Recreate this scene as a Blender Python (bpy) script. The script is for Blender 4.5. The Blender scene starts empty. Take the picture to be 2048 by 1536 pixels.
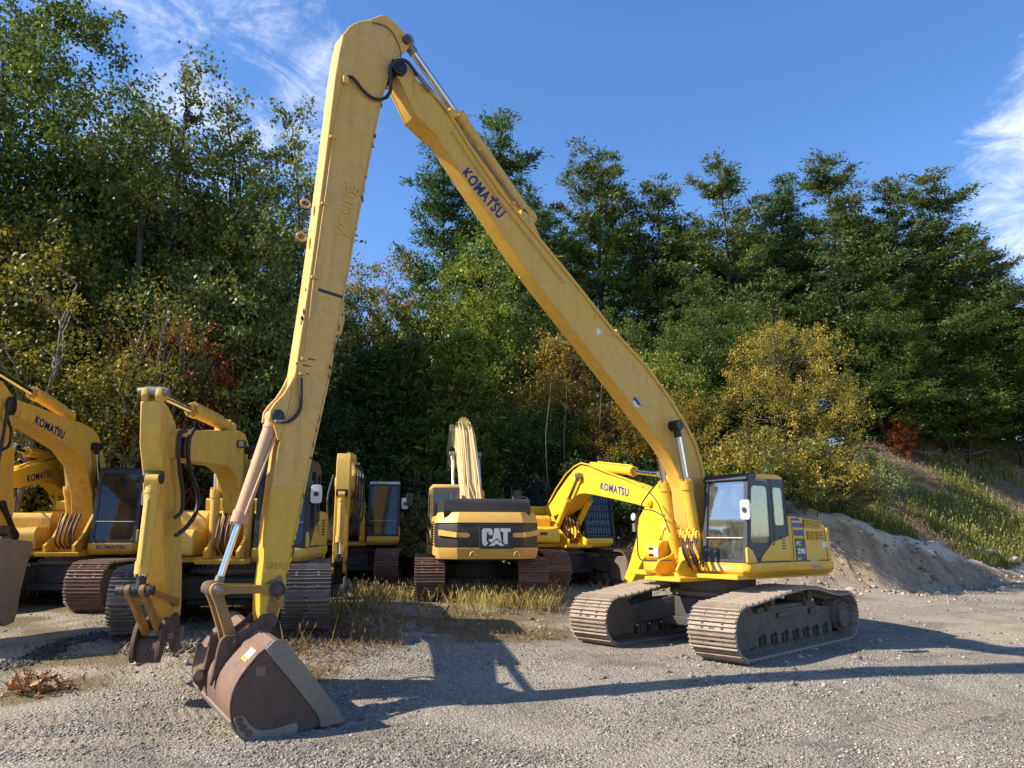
import bpy, bmesh, math, random
import numpy as np
from mathutils import Vector, Matrix, noise
from math import radians as R, sin, cos, tan, pi, atan, atan2, sqrt

# ------------------------------------------------------------------ camera
FPX = 1510.0                       # focal length in pixels of the 2048 px wide photograph
PITCH = atan(300.0 / FPX)
CAMH = 2.0
scene = bpy.context.scene
col = scene.collection
cam_d = bpy.data.cameras.new("camera")
cam = bpy.data.objects.new("camera", cam_d)
col.objects.link(cam)
cam.location = (0, 0, CAMH)
cam.rotation_euler = (pi / 2 + PITCH, 0, 0)
cam_d.sensor_width = 36.0
cam_d.lens = FPX / 2048 * 36.0
cam_d.clip_start = 0.1
cam_d.clip_end = 3000
scene.camera = cam
scene.view_settings.view_transform = 'Standard'
scene.view_settings.look = 'None'
scene.view_settings.exposure = 0.93
scene.view_settings.gamma = 1.0
scene.view_settings.use_curve_mapping = False

# ------------------------------------------------------------------ light
SUN_AZ = R(13)       # direction the light travels, measured from +X towards +Y
SUN_EL = R(38)
sd = Vector((cos(SUN_EL) * cos(SUN_AZ), cos(SUN_EL) * sin(SUN_AZ), -sin(SUN_EL)))
sun_d = bpy.data.lights.new("sun", 'SUN')
sun_d.energy = 5.0
sun_d.angle = R(0.53)
sun_d.color = (1.0, 0.90, 0.76)
sun = bpy.data.objects.new("sun", sun_d)
sun.rotation_euler = sd.to_track_quat('-Z', 'Y').to_euler()
col.objects.link(sun)

world = bpy.data.worlds.new("World")
scene.world = world
world.use_nodes = True
wn = world.node_tree.nodes
wl = world.node_tree.links
wn.clear()


def wnode(t, **k):
    n = wn.new(t)
    for a, b in k.items():
        setattr(n, a, b)
    return n


sky = wnode('ShaderNodeTexSky', sky_type='NISHITA', sun_disc=False)
sky.sun_elevation = SUN_EL
sky.sun_rotation = atan2(-sd.x, -sd.y)
sky.altitude = 200
sky.air_density = 1.0
sky.dust_density = 0.25
sky.ozone_density = 3.0
tc = wnode('ShaderNodeTexCoord')


def wmath(op, a, b=None, clamp=False):
    n = wnode('ShaderNodeMath', operation=op, use_clamp=clamp)
    for i, v in enumerate((a, b)):
        if v is None:
            continue
        if isinstance(v, (int, float)):
            n.inputs[i].default_value = v
        else:
            wl.new(v, n.inputs[i])
    return n.outputs[0]


# cloud layer: project the view direction on a flat layer above
sep = wnode('ShaderNodeSeparateXYZ')
wl.new(tc.outputs['Generated'], sep.inputs[0])
zz = wmath('MAXIMUM', sep.outputs[2], 0.04)
zz = wmath('ADD', zz, 0.12)
cx = wmath('DIVIDE', sep.outputs[0], zz)
cy = wmath('DIVIDE', sep.outputs[1], zz)
comb = wnode('ShaderNodeCombineXYZ')
wl.new(cx, comb.inputs[0])
wl.new(cy, comb.inputs[1])


def wnoise(scale, detail, rough, dist=0.0, loc=(0, 0, 0), stretch=(1, 1, 1), rot=0):
    m = wnode('ShaderNodeMapping')
    m.inputs['Location'].default_value = loc
    m.inputs['Scale'].default_value = stretch
    m.inputs['Rotation'].default_value = (0, 0, rot)
    wl.new(comb.outputs[0], m.inputs[0])
    n = wnode('ShaderNodeTexNoise')
    n.inputs['Scale'].default_value = scale
    n.inputs['Detail'].default_value = detail
    n.inputs['Roughness'].default_value = rough
    n.inputs['Distortion'].default_value = dist
    wl.new(m.outputs[0], n.inputs[0])
    return n.outputs[0]


def wspot(d, inner, outer):
    """1 near direction d, 0 beyond the outer angle"""
    v = Vector(d).normalized()
    dp = wnode('ShaderNodeVectorMath', operation='DOT_PRODUCT')
    wl.new(tc.outputs['Generated'], dp.inputs[0])
    dp.inputs[1].default_value = v
    mr = wnode('ShaderNodeMapRange', interpolation_type='SMOOTHSTEP')
    mr.inputs[1].default_value = cos(R(outer))
    mr.inputs[2].default_value = cos(R(inner))
    wl.new(dp.outputs['Value'], mr.inputs[0])
    return mr.outputs[0]


def pdir(px, py):
    x = (px - 1024) / FPX
    u = -(py - 768) / FPX
    return (x, cos(PITCH) - u * sin(PITCH), sin(PITCH) + u * cos(PITCH))


wisp = wmath('ADD', wmath('MULTIPLY', wnoise(1.9, 9, 0.66, 0.7, (3.2, 1.4, 0), (1.2, 0.85, 1), R(-28)), 0.55), wmath('MULTIPLY', wnoise(6.5, 8, 0.72, 1.2, (1.2, 5.4, 0), (1.15, 0.9, 1), R(-35)), 0.45))
big = wnoise(0.45, 2, 0.5, 0, (7.1, 2.0, 0))
# the cloud field goes on all round the sky: low-frequency fields of wisps and a few denser banks
m_big = wmath('MULTIPLY', wmath('SUBTRACT', big, 0.50), 0.9)
areaL = wmath('MAXIMUM', wspot(pdir(380, 170), 5, 16), wspot(pdir(60, 60), 6, 20))
areaR = wspot(pdir(2150, 350), 2, 9.5)
areaR2 = wspot(pdir(2150, 640), 3, 9)
areaR = wmath('MAXIMUM', areaR, areaR2)
clr = wspot(pdir(1350, 180), 12, 22)
dens = wmath('ADD', wmath('ADD', wisp, wmath('MULTIPLY', areaL, 0.25)), wmath('ADD', wmath('MULTIPLY', areaR, 0.235), m_big))
dens = wmath('SUBTRACT', dens, wmath('MULTIPLY', clr, 0.2))
mr = wnode('ShaderNodeMapRange', interpolation_type='SMOOTHSTEP')
mr.inputs[1].default_value = 0.61
mr.inputs[2].default_value = 0.90
mr.inputs[4].default_value = 0.80
wl.new(dens, mr.inputs[0])
mix = wnode('ShaderNodeMix', data_type='RGBA')
wl.new(mr.outputs[0], mix.inputs['Factor'])
hs = wnode('ShaderNodeHueSaturation')
hs.inputs['Saturation'].default_value = 1.2
hs.inputs['Value'].default_value = 1.14
wl.new(sky.outputs[0], hs.inputs['Color'])
tint = wnode('ShaderNodeMix', data_type='RGBA', blend_type='MULTIPLY')
tint.inputs['Factor'].default_value = 1.0
tint.inputs['B'].default_value = (1.10, 0.985, 1.06, 1)
wl.new(hs.outputs[0], tint.inputs['A'])
wl.new(tint.outputs['Result'], mix.inputs['A'])
mix.inputs['B'].default_value = (6.2, 6.5, 7.2, 1)
bg = wnode('ShaderNodeBackground')
bg.inputs[1].default_value = 0.11
wl.new(mix.outputs['Result'], bg.inputs[0])
wo = wnode('ShaderNodeOutputWorld')
wl.new(bg.outputs[0], wo.inputs[0])

# ------------------------------------------------------------------ helpers


def tag(o, label=None, cat=None, group=None, kind=None):
    if label:
        o["label"] = label
    if cat:
        o["category"] = cat
    if group:
        o["group"] = group
    if kind:
        o["kind"] = kind
    return o


def link(name, me, parent=None):
    o = bpy.data.objects.new(name, me)
    col.objects.link(o)
    if parent is not None:
        o.parent = parent
    return o


def empty(name, loc, rz=0):
    o = bpy.data.objects.new(name, None)
    o.empty_display_size = 0.5
    o.location = loc
    o.rotation_euler = (0, 0, rz)
    col.objects.link(o)
    return o


def ray(px, py):
    x, y, z = pdir(px, py)
    return Vector((x, y, z))


def at(px, py, Y):
    d = ray(px, py)
    return Vector((0, 0, CAMH)) + d * (Y / d.y)


class MB:
    """collects verts and faces, builds ONE mesh"""

    def __init__(s):
        s.v = []
        s.f = []
        s.m = []

    def add(s, vs, fs, mi=0):
        b = len(s.v)
        s.v += [tuple(v) for v in vs]
        s.f += [tuple(i + b for i in f) for f in fs]
        s.m += [mi] * len(fs)
        return s

    def box(s, a, b, mi=0):
        x0, y0, z0 = a
        x1, y1, z1 = b
        return s.add([(x0, y0, z0), (x1, y0, z0), (x1, y1, z0), (x0, y1, z0), (x0, y0, z1), (x1, y0, z1), (x1, y1, z1), (x0, y1, z1)],
                     [(0, 3, 2, 1), (4, 5, 6, 7), (0, 1, 5, 4), (1, 2, 6, 5), (2, 3, 7, 6), (3, 0, 4, 7)], mi)

    def prism(s, prof, s0, s1, mi=0):
        """profile in (u,z), extruded along the side axis"""
        n = len(prof)
        ar = sum(prof[i][0] * prof[(i + 1) % n][1] - prof[(i + 1) % n][0] * prof[i][1] for i in range(n))
        if ar < 0:
            prof = prof[::-1]
        vs = [(u, s0, z) for u, z in prof] + [(u, s1, z) for u, z in prof]
        fs = [tuple(range(n)), tuple(range(2 * n - 1, n - 1, -1))]
        fs += [(i, i + n, (i + 1) % n + n, (i + 1) % n) for i in range(n)]
        if s1 < s0:
            fs = [f[::-1] for f in fs]
        return s.add(vs, fs, mi)

    def prism_z(s, prof, z0, z1, mi=0):
        n = len(prof)
        ar = sum(prof[i][0] * prof[(i + 1) % n][1] - prof[(i + 1) % n][0] * prof[i][1] for i in range(n))
        if ar < 0:
            prof = prof[::-1]
        vs = [(u, v, z0) for u, v in prof] + [(u, v, z1) for u, v in prof]
        fs = [tuple(range(n - 1, -1, -1)), tuple(range(n, 2 * n))]
        fs += [(i, (i + 1) % n, (i + 1) % n + n, i + n) for i in range(n)]
        return s.add(vs, fs, mi)

    def tube(s, p0, p1, r, n=12, r1=None, mi=0, caps=True):
        p0 = Vector(p0)
        p1 = Vector(p1)
        r1 = r if r1 is None else r1
        d = (p1 - p0)
        if d.length < 1e-6:
            return s
        q = d.to_track_quat('Z', 'Y')
        vs = []
        for p, rr in ((p0, r), (p1, r1)):
            for i in range(n):
                a = 2 * pi * i / n
                vs.append(p + q @ Vector((rr * cos(a), rr * sin(a), 0)))
        fs = [(i, (i + 1) % n, (i + 1) % n + n, i + n) for i in range(n)]
        if caps:
            fs += [tuple(range(n - 1, -1, -1)), tuple(range(n, 2 * n))]
        return s.add(vs, fs, mi)

    def path(s, pts, r, n=7, mi=0, taper=1.0):
        pts = [Vector(p) for p in pts]
        k = len(pts)
        vs = []
        up = Vector((0.13, 0.31, 0.94))
        for i, p in enumerate(pts):
            d = (pts[min(i + 1, k - 1)] - pts[max(i - 1, 0)]).normalized()
            a = d.cross(up)
            if a.length < 1e-3:
                a = d.cross(Vector((1, 0, 0)))
            a.normalize()
            b = d.cross(a)
            rr = r * (1 + (taper - 1) * i / (k - 1))
            for j in range(n):
                t = 2 * pi * j / n
                vs.append(p + a * rr * cos(t) + b * rr * sin(t))
        fs = []
        for i in range(k - 1):
            for j in range(n):
                fs.append((i * n + j, i * n + (j + 1) % n, (i + 1) * n + (j + 1) % n, (i + 1) * n + j))
        fs += [tuple(range(n - 1, -1, -1)), tuple(range((k - 1) * n, k * n))]
        return s.add(vs, fs, mi)

    def disc(s, c, axis, r, h, n=20, mi=0):
        c = Vector(c)
        a = Vector(axis).normalized() * h / 2
        return s.tube(c - a, c + a, r, n, mi=mi)

    def ring(s, outer, inner, n, t, mi=0):
        """frame panel: outer and inner loops (same length) in a plane, thickness t along n"""
        k = len(outer)
        n = Vector(n).normalized() * t
        o = [Vector(p) for p in outer]
        i_ = [Vector(p) for p in inner]
        vs = o + i_ + [p - n for p in o] + [p - n for p in i_]
        fs = []
        for a in range(k):
            b = (a + 1) % k
            fs.append((a, b, k + b, k + a))
            fs.append((2 * k + b, 2 * k + a, 3 * k + a, 3 * k + b))
            fs.append((b, a, 2 * k + a, 2 * k + b))
            fs.append((k + a, k + b, 3 * k + b, 3 * k + a))
        return s.add(vs, fs, mi)

    def mesh(s, name, mats, bevel=0.0, seg=1, angle=35, weld=False):
        me = bpy.data.meshes.new(name)
        me.from_pydata(s.v, [], s.f)
        mats = mats if isinstance(mats, (list, tuple)) else [mats]
        for m in mats:
            me.materials.append(m)
        me.polygons.foreach_set('material_index', s.m)
        bm = bmesh.new()
        bm.from_mesh(me)
        if weld:
            bmesh.ops.remove_doubles(bm, verts=bm.verts, dist=1e-4)
            bmesh.ops.dissolve_degenerate(bm, edges=bm.edges, dist=1e-5)
        bmesh.ops.recalc_face_normals(bm, faces=bm.faces)
        if bevel > 0:
            es = [e for e in bm.edges if len(e.link_faces) == 2 and e.calc_face_angle(0) > R(30) and e.calc_length() > bevel * 1.2]
            bmesh.ops.bevel(bm, geom=es, offset=bevel, segments=seg, affect='EDGES', clamp_overlap=True, profile=0.6)
        bm.to_mesh(me)
        bm.free()
        me.polygons.foreach_set('use_smooth', [True] * len(me.polygons))
        me.set_sharp_from_angle(angle=R(angle))
        me.update()
        return me

    def build(s, name, mats, parent=None, **k):
        return link(name, s.mesh(name, mats, **k), parent)


def np_mesh(name, verts, faces, mat, attrs=None, smooth=False):
    """fast mesh from numpy arrays; faces (n,3) or (n,4)"""
    me = bpy.data.meshes.new(name)
    k = faces.shape[1]
    me.vertices.add(len(verts))
    me.vertices.foreach_set('co', np.ascontiguousarray(verts, dtype=np.float32).ravel())
    me.loops.add(faces.size)
    me.loops.foreach_set('vertex_index', np.ascontiguousarray(faces, dtype=np.int32).ravel())
    me.polygons.add(len(faces))
    me.polygons.foreach_set('loop_start', np.arange(0, faces.size, k, dtype=np.int32))
    me.polygons.foreach_set('loop_total', np.full(len(faces), k, dtype=np.int32))
    if smooth:
        me.polygons.foreach_set('use_smooth', np.ones(len(faces), dtype=bool))
    for m in (mat if isinstance(mat, (list, tuple)) else [mat]):
        me.materials.append(m)
    for an, (dom, typ, data) in (attrs or {}).items():
        a = me.attributes.new(an, typ, dom)
        if typ == 'FLOAT':
            a.data.foreach_set('value', np.ascontiguousarray(data, dtype=np.float32))
        else:
            a.data.foreach_set('color', np.ascontiguousarray(data, dtype=np.float32).ravel())
    me.update()
    me.validate()
    return me


# ------------------------------------------------------------------ materials
class Mat:
    def __init__(s, name):
        s.m = bpy.data.materials.new(name)
        s.m.use_nodes = True
        s.n = s.m.node_tree.nodes
        s.l = s.m.node_tree.links
        s.p = s.n['Principled BSDF']
        s.tc = s.n.new('ShaderNodeTexCoord')

    def node(s, t, ins=None, **k):
        n = s.n.new(t)
        for a, b in k.items():
            setattr(n, a, b)
        for a, b in (ins or {}).items():
            s.set(n, a, b)
        return n

    def set(s, n, a, b):
        if hasattr(b, 'is_output'):
            s.l.new(b, n.inputs[a])
        else:
            n.inputs[a].default_value = b

    def noise(s, scale, detail=4, rough=0.6, dist=0, vec=None, out=0, stretch=None):
        v = vec or s.tc.outputs['Object']
        if stretch:
            v = s.node('ShaderNodeMapping', {0: v, 'Scale': stretch}).outputs[0]
        return s.node('ShaderNodeTexNoise', {'Vector': v, 'Scale': scale, 'Detail': detail, 'Roughness': rough, 'Distortion': dist}).outputs[out]

    def ramp(s, fac, stops, interp='LINEAR'):
        r = s.node('ShaderNodeValToRGB', {0: fac})
        cr = r.color_ramp
        cr.interpolation = interp
        while len(cr.elements) < len(stops):
            cr.elements.new(0.5)
        for e, (p, c) in zip(cr.elements, stops):
            e.position = p
            e.color = (c if len(c) == 4 else (*c, 1)) if isinstance(c, (tuple, list)) else (c, c, c, 1)
        return r.outputs[0]

    def mix(s, f, a, b, blend='MIX'):
        n = s.node('ShaderNodeMix', data_type='RGBA', blend_type=blend)
        s.set(n, 'Factor', f)
        s.set(n, 'A', a if hasattr(a, 'is_output') else (*a[:3], 1))
        s.set(n, 'B', b if hasattr(b, 'is_output') else (*b[:3], 1))
        return n.outputs['Result']

    def math(s, op, a, b=0.0, clamp=False):
        return s.node('ShaderNodeMath', {0: a, 1: b}, operation=op, use_clamp=clamp).outputs[0]

    def bump(s, h, strength=0.3, dist=0.02):
        b = s.node('ShaderNodeBump', {'Height': h, 'Strength': strength, 'Distance': dist})
        s.l.new(b.outputs[0], s.p.inputs['Normal'])
        return b.outputs[0]

    def base(s, c, rough=0.6, metal=0.0, spec=None):
        s.set(s.p, 'Base Color', c if hasattr(c, 'is_output') else (*c[:3], 1))
        s.set(s.p, 'Roughness', rough)
        s.set(s.p, 'Metallic', metal)
        if spec is not None:
            s.set(s.p, 'Specular IOR Level', spec)
        return s.m


def paint(name, c, fade=(0.70, 0.52, 0.27), fadeamt=0.35, dirt=0.35, rust=0.4, rough=0.42, streak=0.3, low=None):
    """weathered machine paint. low=(z, colour): fresher coat below a height"""
    m = Mat(name)
    n1 = m.noise(1.1, 5, 0.62)
    n2 = m.noise(9, 6, 0.7)
    n3 = m.noise(38, 5, 0.75)
    colr = m.mix(m.math('MULTIPLY', m.ramp(n1, [(0.35, 0.0), (0.7, 1.0)]), fadeamt), c, fade)
    if low:
        sp = m.node('ShaderNodeSeparateXYZ', {0: m.tc.outputs['Object']})
        h = m.math('LESS_THAN', m.math('ADD', sp.outputs[2], m.math('MULTIPLY', n2, 0.02)), low[0])
        colr = m.mix(h, colr, low[1])
    # vertical grime streaks
    st = m.noise(7, 4, 0.7, stretch=(1, 1, 0.08))
    sf = m.math('MULTIPLY', m.ramp(st, [(0.5, 0.0), (0.78, 1.0)]), streak)
    colr = m.mix(sf, colr, (c[0] * 0.42, c[1] * 0.36, c[2] * 0.5 + 0.012))
    # dirt blotches
    df = m.math('MULTIPLY', m.ramp(m.math('ADD', m.math('MULTIPLY', n2, 0.6), m.math('MULTIPLY', n1, 0.4)), [(0.47, 0.0), (0.72, 1.0)]), dirt)
    colr = m.mix(df, colr, (0.23, 0.155, 0.07))
    # chips of rust
    rf = m.math('MULTIPLY', m.ramp(n3, [(0.66, 0.0), (0.72, 1.0)]), m.ramp(n2, [(0.45, 0.0), (0.62, rust)]))
    colr = m.mix(rf, colr, (0.10, 0.04, 0.018))
    rg = m.ramp(m.math('ADD', m.math('MULTIPLY', n2, 0.5), m.math('MULTIPLY', n3, 0.5)), [(0.3, rough - 0.08), (0.75, rough + 0.3)])
    m.base(colr, rg, 0.0, 0.45)
    m.bump(m.math('ADD', m.math('MULTIPLY', n1, 2.0), m.math('MULTIPLY', n3, 0.15)), 0.25, 0.012)
    return m.m


YEL = (0.66, 0.375, 0.045)
MT = {}
MT['paint_main'] = paint('faded_yellow_paint', (0.66, 0.37, 0.040), (0.64, 0.40, 0.11), 0.6, 0.30, 0.7, 0.4, 0.4)
MT['paint_stick'] = paint('stick_yellow_paint', (0.62, 0.365, 0.07), (0.62, 0.41, 0.15), 0.6, 0.40, 0.9, 0.42, 0.4, low=(2.62, (0.62, 0.365, 0.030)))
MT['paint_body'] = paint('body_yellow_paint', (0.72, 0.41, 0.024), (0.68, 0.43, 0.09), 0.3, 0.10, 0.15, 0.38, 0.1)
MT['paint_old'] = paint('old_yellow_paint', (0.62, 0.355, 0.032), (0.58, 0.38, 0.11), 0.5, 0.5, 0.9, 0.5, 0.6)
MT['paint_old2'] = paint('dusty_yellow_paint', (0.62, 0.37, 0.04), (0.60, 0.41, 0.13), 0.5, 0.42, 0.8, 0.5, 0.55)
MT['paint_new'] = paint('bright_yellow_paint', (0.80, 0.475, 0.02), (0.78, 0.49, 0.07), 0.25, 0.08, 0.1, 0.4, 0.08)
MT['paint_cream'] = paint('cream_yellow_paint', (0.62, 0.43, 0.17), (0.66, 0.52, 0.30), 0.6, 0.2, 0.4, 0.45, 0.3)
MT['paint_tan'] = paint('tan_yellow_paint', (0.62, 0.365, 0.07), (0.64, 0.43, 0.15), 0.5, 0.12, 0.2, 0.42, 0.15)
MT['cyl_tan'] = paint('tan_primer_paint', (0.52, 0.29, 0.15), (0.56, 0.36, 0.22), 0.5, 0.25, 0.4, 0.55, 0.2)


def simple(name, c, rough=0.6, metal=0.0, var=0.3, scale=12, bump=0.15, spec=None, c2=None, dust=None):
    m = Mat(name)
    n = m.noise(scale, 6, 0.7)
    n2 = m.noise(scale * 0.17, 4, 0.6)
    c2 = c2 or tuple(x * (1 - var) for x in c)
    f = m.ramp(m.math('ADD', m.math('MULTIPLY', n, 0.5), m.math('MULTIPLY', n2, 0.5)), [(0.38, 0.0), (0.62, 1.0)])
    m.base(m.mix(f, c, c2), m.ramp(n, [(0.3, max(0.03, rough - 0.1)), (0.7, min(1, rough + 0.12))]), metal, spec)
    if dust:
        gn = m.node('ShaderNodeNewGeometry')
        sp = m.node('ShaderNodeSeparateXYZ', {0: gn.outputs['Normal']})
        df = m.math('MULTIPLY', m.ramp(sp.outputs[2], [(0.3, 0.0), (0.8, 1.0)]), m.ramp(n2, [(0.3, 0.5), (0.6, 1.0)]))
        m.set(m.p, 'Base Color', m.mix(df, m.mix(f, c, c2), dust))
    if bump:
        m.bump(n, bump, 0.01)
    return m.m


MT['black'] = simple('black_frame_paint', (0.022, 0.023, 0.026), 0.45, 0, 0.4, 18, 0.1)
MT['black2'] = simple('faded_black_paint', (0.05, 0.048, 0.045), 0.6, 0, 0.4, 6, 0.15)
MT['rubber'] = simple('black_rubber', (0.02, 0.019, 0.018), 0.55, 0, 0.3, 25, 0.2)
MT['chrome'] = simple('chrome_rod', (0.72, 0.72, 0.74), 0.16, 1.0, 0.1, 5, 0.0)
MT['steel'] = simple('worn_steel', (0.30, 0.28, 0.25), 0.45, 0.7, 0.4, 20, 0.2)
MT['rust'] = simple('rusty_brown_steel', (0.115, 0.062, 0.045), 0.62, 0.15, 0.45, 7, 0.3, c2=(0.075, 0.05, 0.036))
MT['rust_red'] = paint('bucket_shell_steel', (0.145, 0.080, 0.054), (0.21, 0.13, 0.09), 0.7, 0.5, 0.8, 0.5, 0.6)
MT['greywear'] = simple('worn_tan_steel', (0.24, 0.20, 0.155), 0.62, 0.1, 0.3, 9, 0.3, c2=(0.17, 0.14, 0.105))
MT['rusty_yellow'] = paint('chipped_yellow_over_rust', (0.34, 0.19, 0.03), (0.14, 0.085, 0.05), 0.9, 0.85, 1.0, 0.6, 0.6)
MT['track_tan'] = simple('dusty_track_steel', (0.34, 0.275, 0.205), 0.62, 0.15, 0.3, 14, 0.35, c2=(0.23, 0.175, 0.13))
MT['track_dark'] = simple('dark_track_steel', (0.15, 0.115, 0.095), 0.55, 0.3, 0.4, 14, 0.35, c2=(0.09, 0.06, 0.048))
MT['track_rust'] = simple('rusty_track_steel', (0.20, 0.12, 0.085), 0.6, 0.2, 0.4, 14, 0.35, c2=(0.12, 0.07, 0.05))
MT['under'] = simple('muddy_black_undercarriage', (0.085, 0.072, 0.058), 0.8, 0, 0.5, 5, 0.5, c2=(0.15, 0.12, 0.09), dust=(0.24, 0.19, 0.14))
MT['under_dark'] = simple('black_undercarriage', (0.03, 0.028, 0.026), 0.6, 0, 0.5, 7, 0.3)
MT['blue'] = simple('blue_decal', (0.02, 0.035, 0.24), 0.4, 0, 0.1, 10, 0)
MT['navy'] = simple('navy_lettering', (0.012, 0.016, 0.12), 0.4, 0, 0.1, 10, 0)
MT['white'] = simple('white_decal', (0.72, 0.72, 0.70), 0.45, 0, 0.15, 12, 0)
MT['silver'] = simple('silver_decal', (0.45, 0.45, 0.43), 0.45, 0, 0.2, 20, 0)
MT['red'] = simple('red_lettering', (0.42, 0.05, 0.02), 0.6, 0, 0.6, 30, 0, c2=(0.45, 0.25, 0.03))
MT['greydecal'] = simple('dark_grey_panel', (0.085, 0.078, 0.07), 0.5, 0, 0.2, 10, 0)
MT['palegreen'] = simple('grey_green_panel', (0.22, 0.26, 0.24), 0.5, 0, 0.3, 8, 0)
MT['seat'] = simple('dark_seat_fabric', (0.05, 0.05, 0.055), 0.85, 0, 0.3, 20, 0.1)
MT['vest'] = simple('red_orange_cloth', (0.45, 0.12, 0.04), 0.8, 0, 0.3, 12, 0.2)
MT['mirror'] = simple('white_mirror_shell', (0.62, 0.62, 0.62), 0.35, 0.2, 0.15, 10, 0)
MT['lampglass'] = simple('lamp_lens', (0.5, 0.5, 0.48), 0.15, 0.5, 0.1, 10, 0)
MT['stain'] = simple('black_grease', (0.012, 0.010, 0.008), 0.4, 0, 0.3, 20, 0.3)


def glass(name, tint, refl=0.35, alpha=0.6):
    m = Mat(name)
    m.n.remove(m.p)
    out = m.n['Material Output']
    tr = m.node('ShaderNodeBsdfTransparent', {0: (*tint, 1)})
    gl = m.node('ShaderNodeBsdfGlossy', {0: (1, 1, 1, 1), 'Roughness': 0.04})
    df = m.node('ShaderNodeBsdfDiffuse', {0: (0.35, 0.38, 0.36, 1)})
    lw = m.node('ShaderNodeFresnel', {0: 1.5})
    f = m.math('ADD', m.math('MULTIPLY', lw.outputs[0], 0.5), refl * 0.12, True)
    n = m.noise(5, 5, 0.7)
    dust = m.math('MULTIPLY', m.ramp(n, [(0.4, 0.25), (0.75, 1.0)]), alpha)  # pale diffuse film: dust, and on the windshield a painted reflection
    a = m.node('ShaderNodeMixShader', {0: dust, 1: tr.outputs[0], 2: df.outputs[0]})
    b = m.node('ShaderNodeMixShader', {0: f, 1: a.outputs[0], 2: gl.outputs[0]})
    m.l.new(b.outputs[0], out.inputs[0])
    return m.m


MT['glass'] = glass('cab_window_glass', (0.60, 0.70, 0.68), 0.35, 0.12)
MT['glass_front'] = glass('windshield_painted_reflection', (0.62, 0.72, 0.72), 1.6, 0.20)  # stronger pale film stands in for the reflection on the windshield
MT['glass_dark'] = glass('tinted_cab_glass', (0.30, 0.34, 0.34), 0.3, 0.08)


def leafmat(name, cols, trans=0.35, spec=0.35):
    m = Mat(name)
    at_ = m.node('ShaderNodeAttribute', attribute_name='rnd')
    at_.attribute_type = 'GEOMETRY'
    oi = m.node('ShaderNodeObjectInfo')
    big = m.noise(0.35, 2, 0.5)
    f = m.math('ADD', m.math('MULTIPLY', at_.outputs['Fac'], 0.62), m.math('MULTIPLY', big, 0.38))
    f = m.math('ADD', f, m.math('MULTIPLY', m.math('SUBTRACT', oi.outputs['Random'], 0.5), 0.12), True)
    k = len(cols)
    cr = m.ramp(f, [(0.16 + 0.66 * i / (k - 1), c) for i, c in enumerate(cols)])
    m.base(cr, 0.5, 0, spec)
    tl = m.node('ShaderNodeBsdfTranslucent', {0: m.mix(0.0, m.mix(1.0, cr, (1.5, 1.35, 0.6), 'MULTIPLY'), (0, 0, 0))})
    ms = m.node('ShaderNodeMixShader', {0: trans, 1: m.p.outputs[0], 2: tl.outputs[0]})
    m.l.new(ms.outputs[0], m.n['Material Output'].inputs[0])
    return m.m


LF = {
    'green': leafmat('green_leaves', [(0.034, 0.060, 0.014), (0.077, 0.120, 0.024), (0.147, 0.192, 0.042)]),
    'green2': leafmat('yellow_green_leaves', [(0.060, 0.099, 0.015), (0.144, 0.198, 0.029), (0.290, 0.312, 0.046)]),
    'aspen': leafmat('aspen_leaves', [(0.072, 0.103, 0.021), (0.152, 0.190, 0.037), (0.345, 0.360, 0.084)], 0.3, 0.6),
    'gold': leafmat('golden_leaves', [(0.045, 0.068, 0.014), (0.10, 0.125, 0.02), (0.17, 0.165, 0.028), (0.34, 0.24, 0.035)]),
    'locust': leafmat('olive_yellow_leaflets', [(0.08, 0.10, 0.024), (0.185, 0.185, 0.04), (0.34, 0.275, 0.05), (0.52, 0.36, 0.045)]),
    'red': leafmat('red_maple_leaves', [(0.07, 0.035, 0.014), (0.24, 0.07, 0.02), (0.40, 0.13, 0.03)]),
    'autumn': leafmat('autumn_mix_leaves', [(0.067, 0.097, 0.019), (0.167, 0.165, 0.026), (0.283, 0.179, 0.031), (0.367, 0.149, 0.031)]),
    'pine': leafmat('pine_needles', [(0.029, 0.062, 0.020), (0.063, 0.120, 0.033), (0.126, 0.182, 0.050)], 0.22, 0.3),
    'pine2': leafmat('olive_pine_needles', [(0.038, 0.067, 0.020), (0.088, 0.130, 0.033), (0.168, 0.192, 0.050)], 0.22, 0.3),
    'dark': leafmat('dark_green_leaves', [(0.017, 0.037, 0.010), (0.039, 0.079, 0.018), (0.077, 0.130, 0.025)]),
    'silver': leafmat('silvery_green_leaves', [(0.083, 0.105, 0.031), (0.184, 0.195, 0.073), (0.333, 0.329, 0.136)], 0.3),
}
MT['bark'] = simple('dark_bark', (0.075, 0.06, 0.045), 0.9, 0, 0.5, 6, 0.8)
MT['bark_grey'] = simple('grey_bark', (0.15, 0.135, 0.11), 0.85, 0, 0.5, 4, 0.4)
MT['bark_pale'] = simple('pale_birch_bark', (0.21, 0.19, 0.16), 0.8, 0, 0.5, 4, 0.4)
# ------------------------------------------------------------------ machine frame


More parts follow.
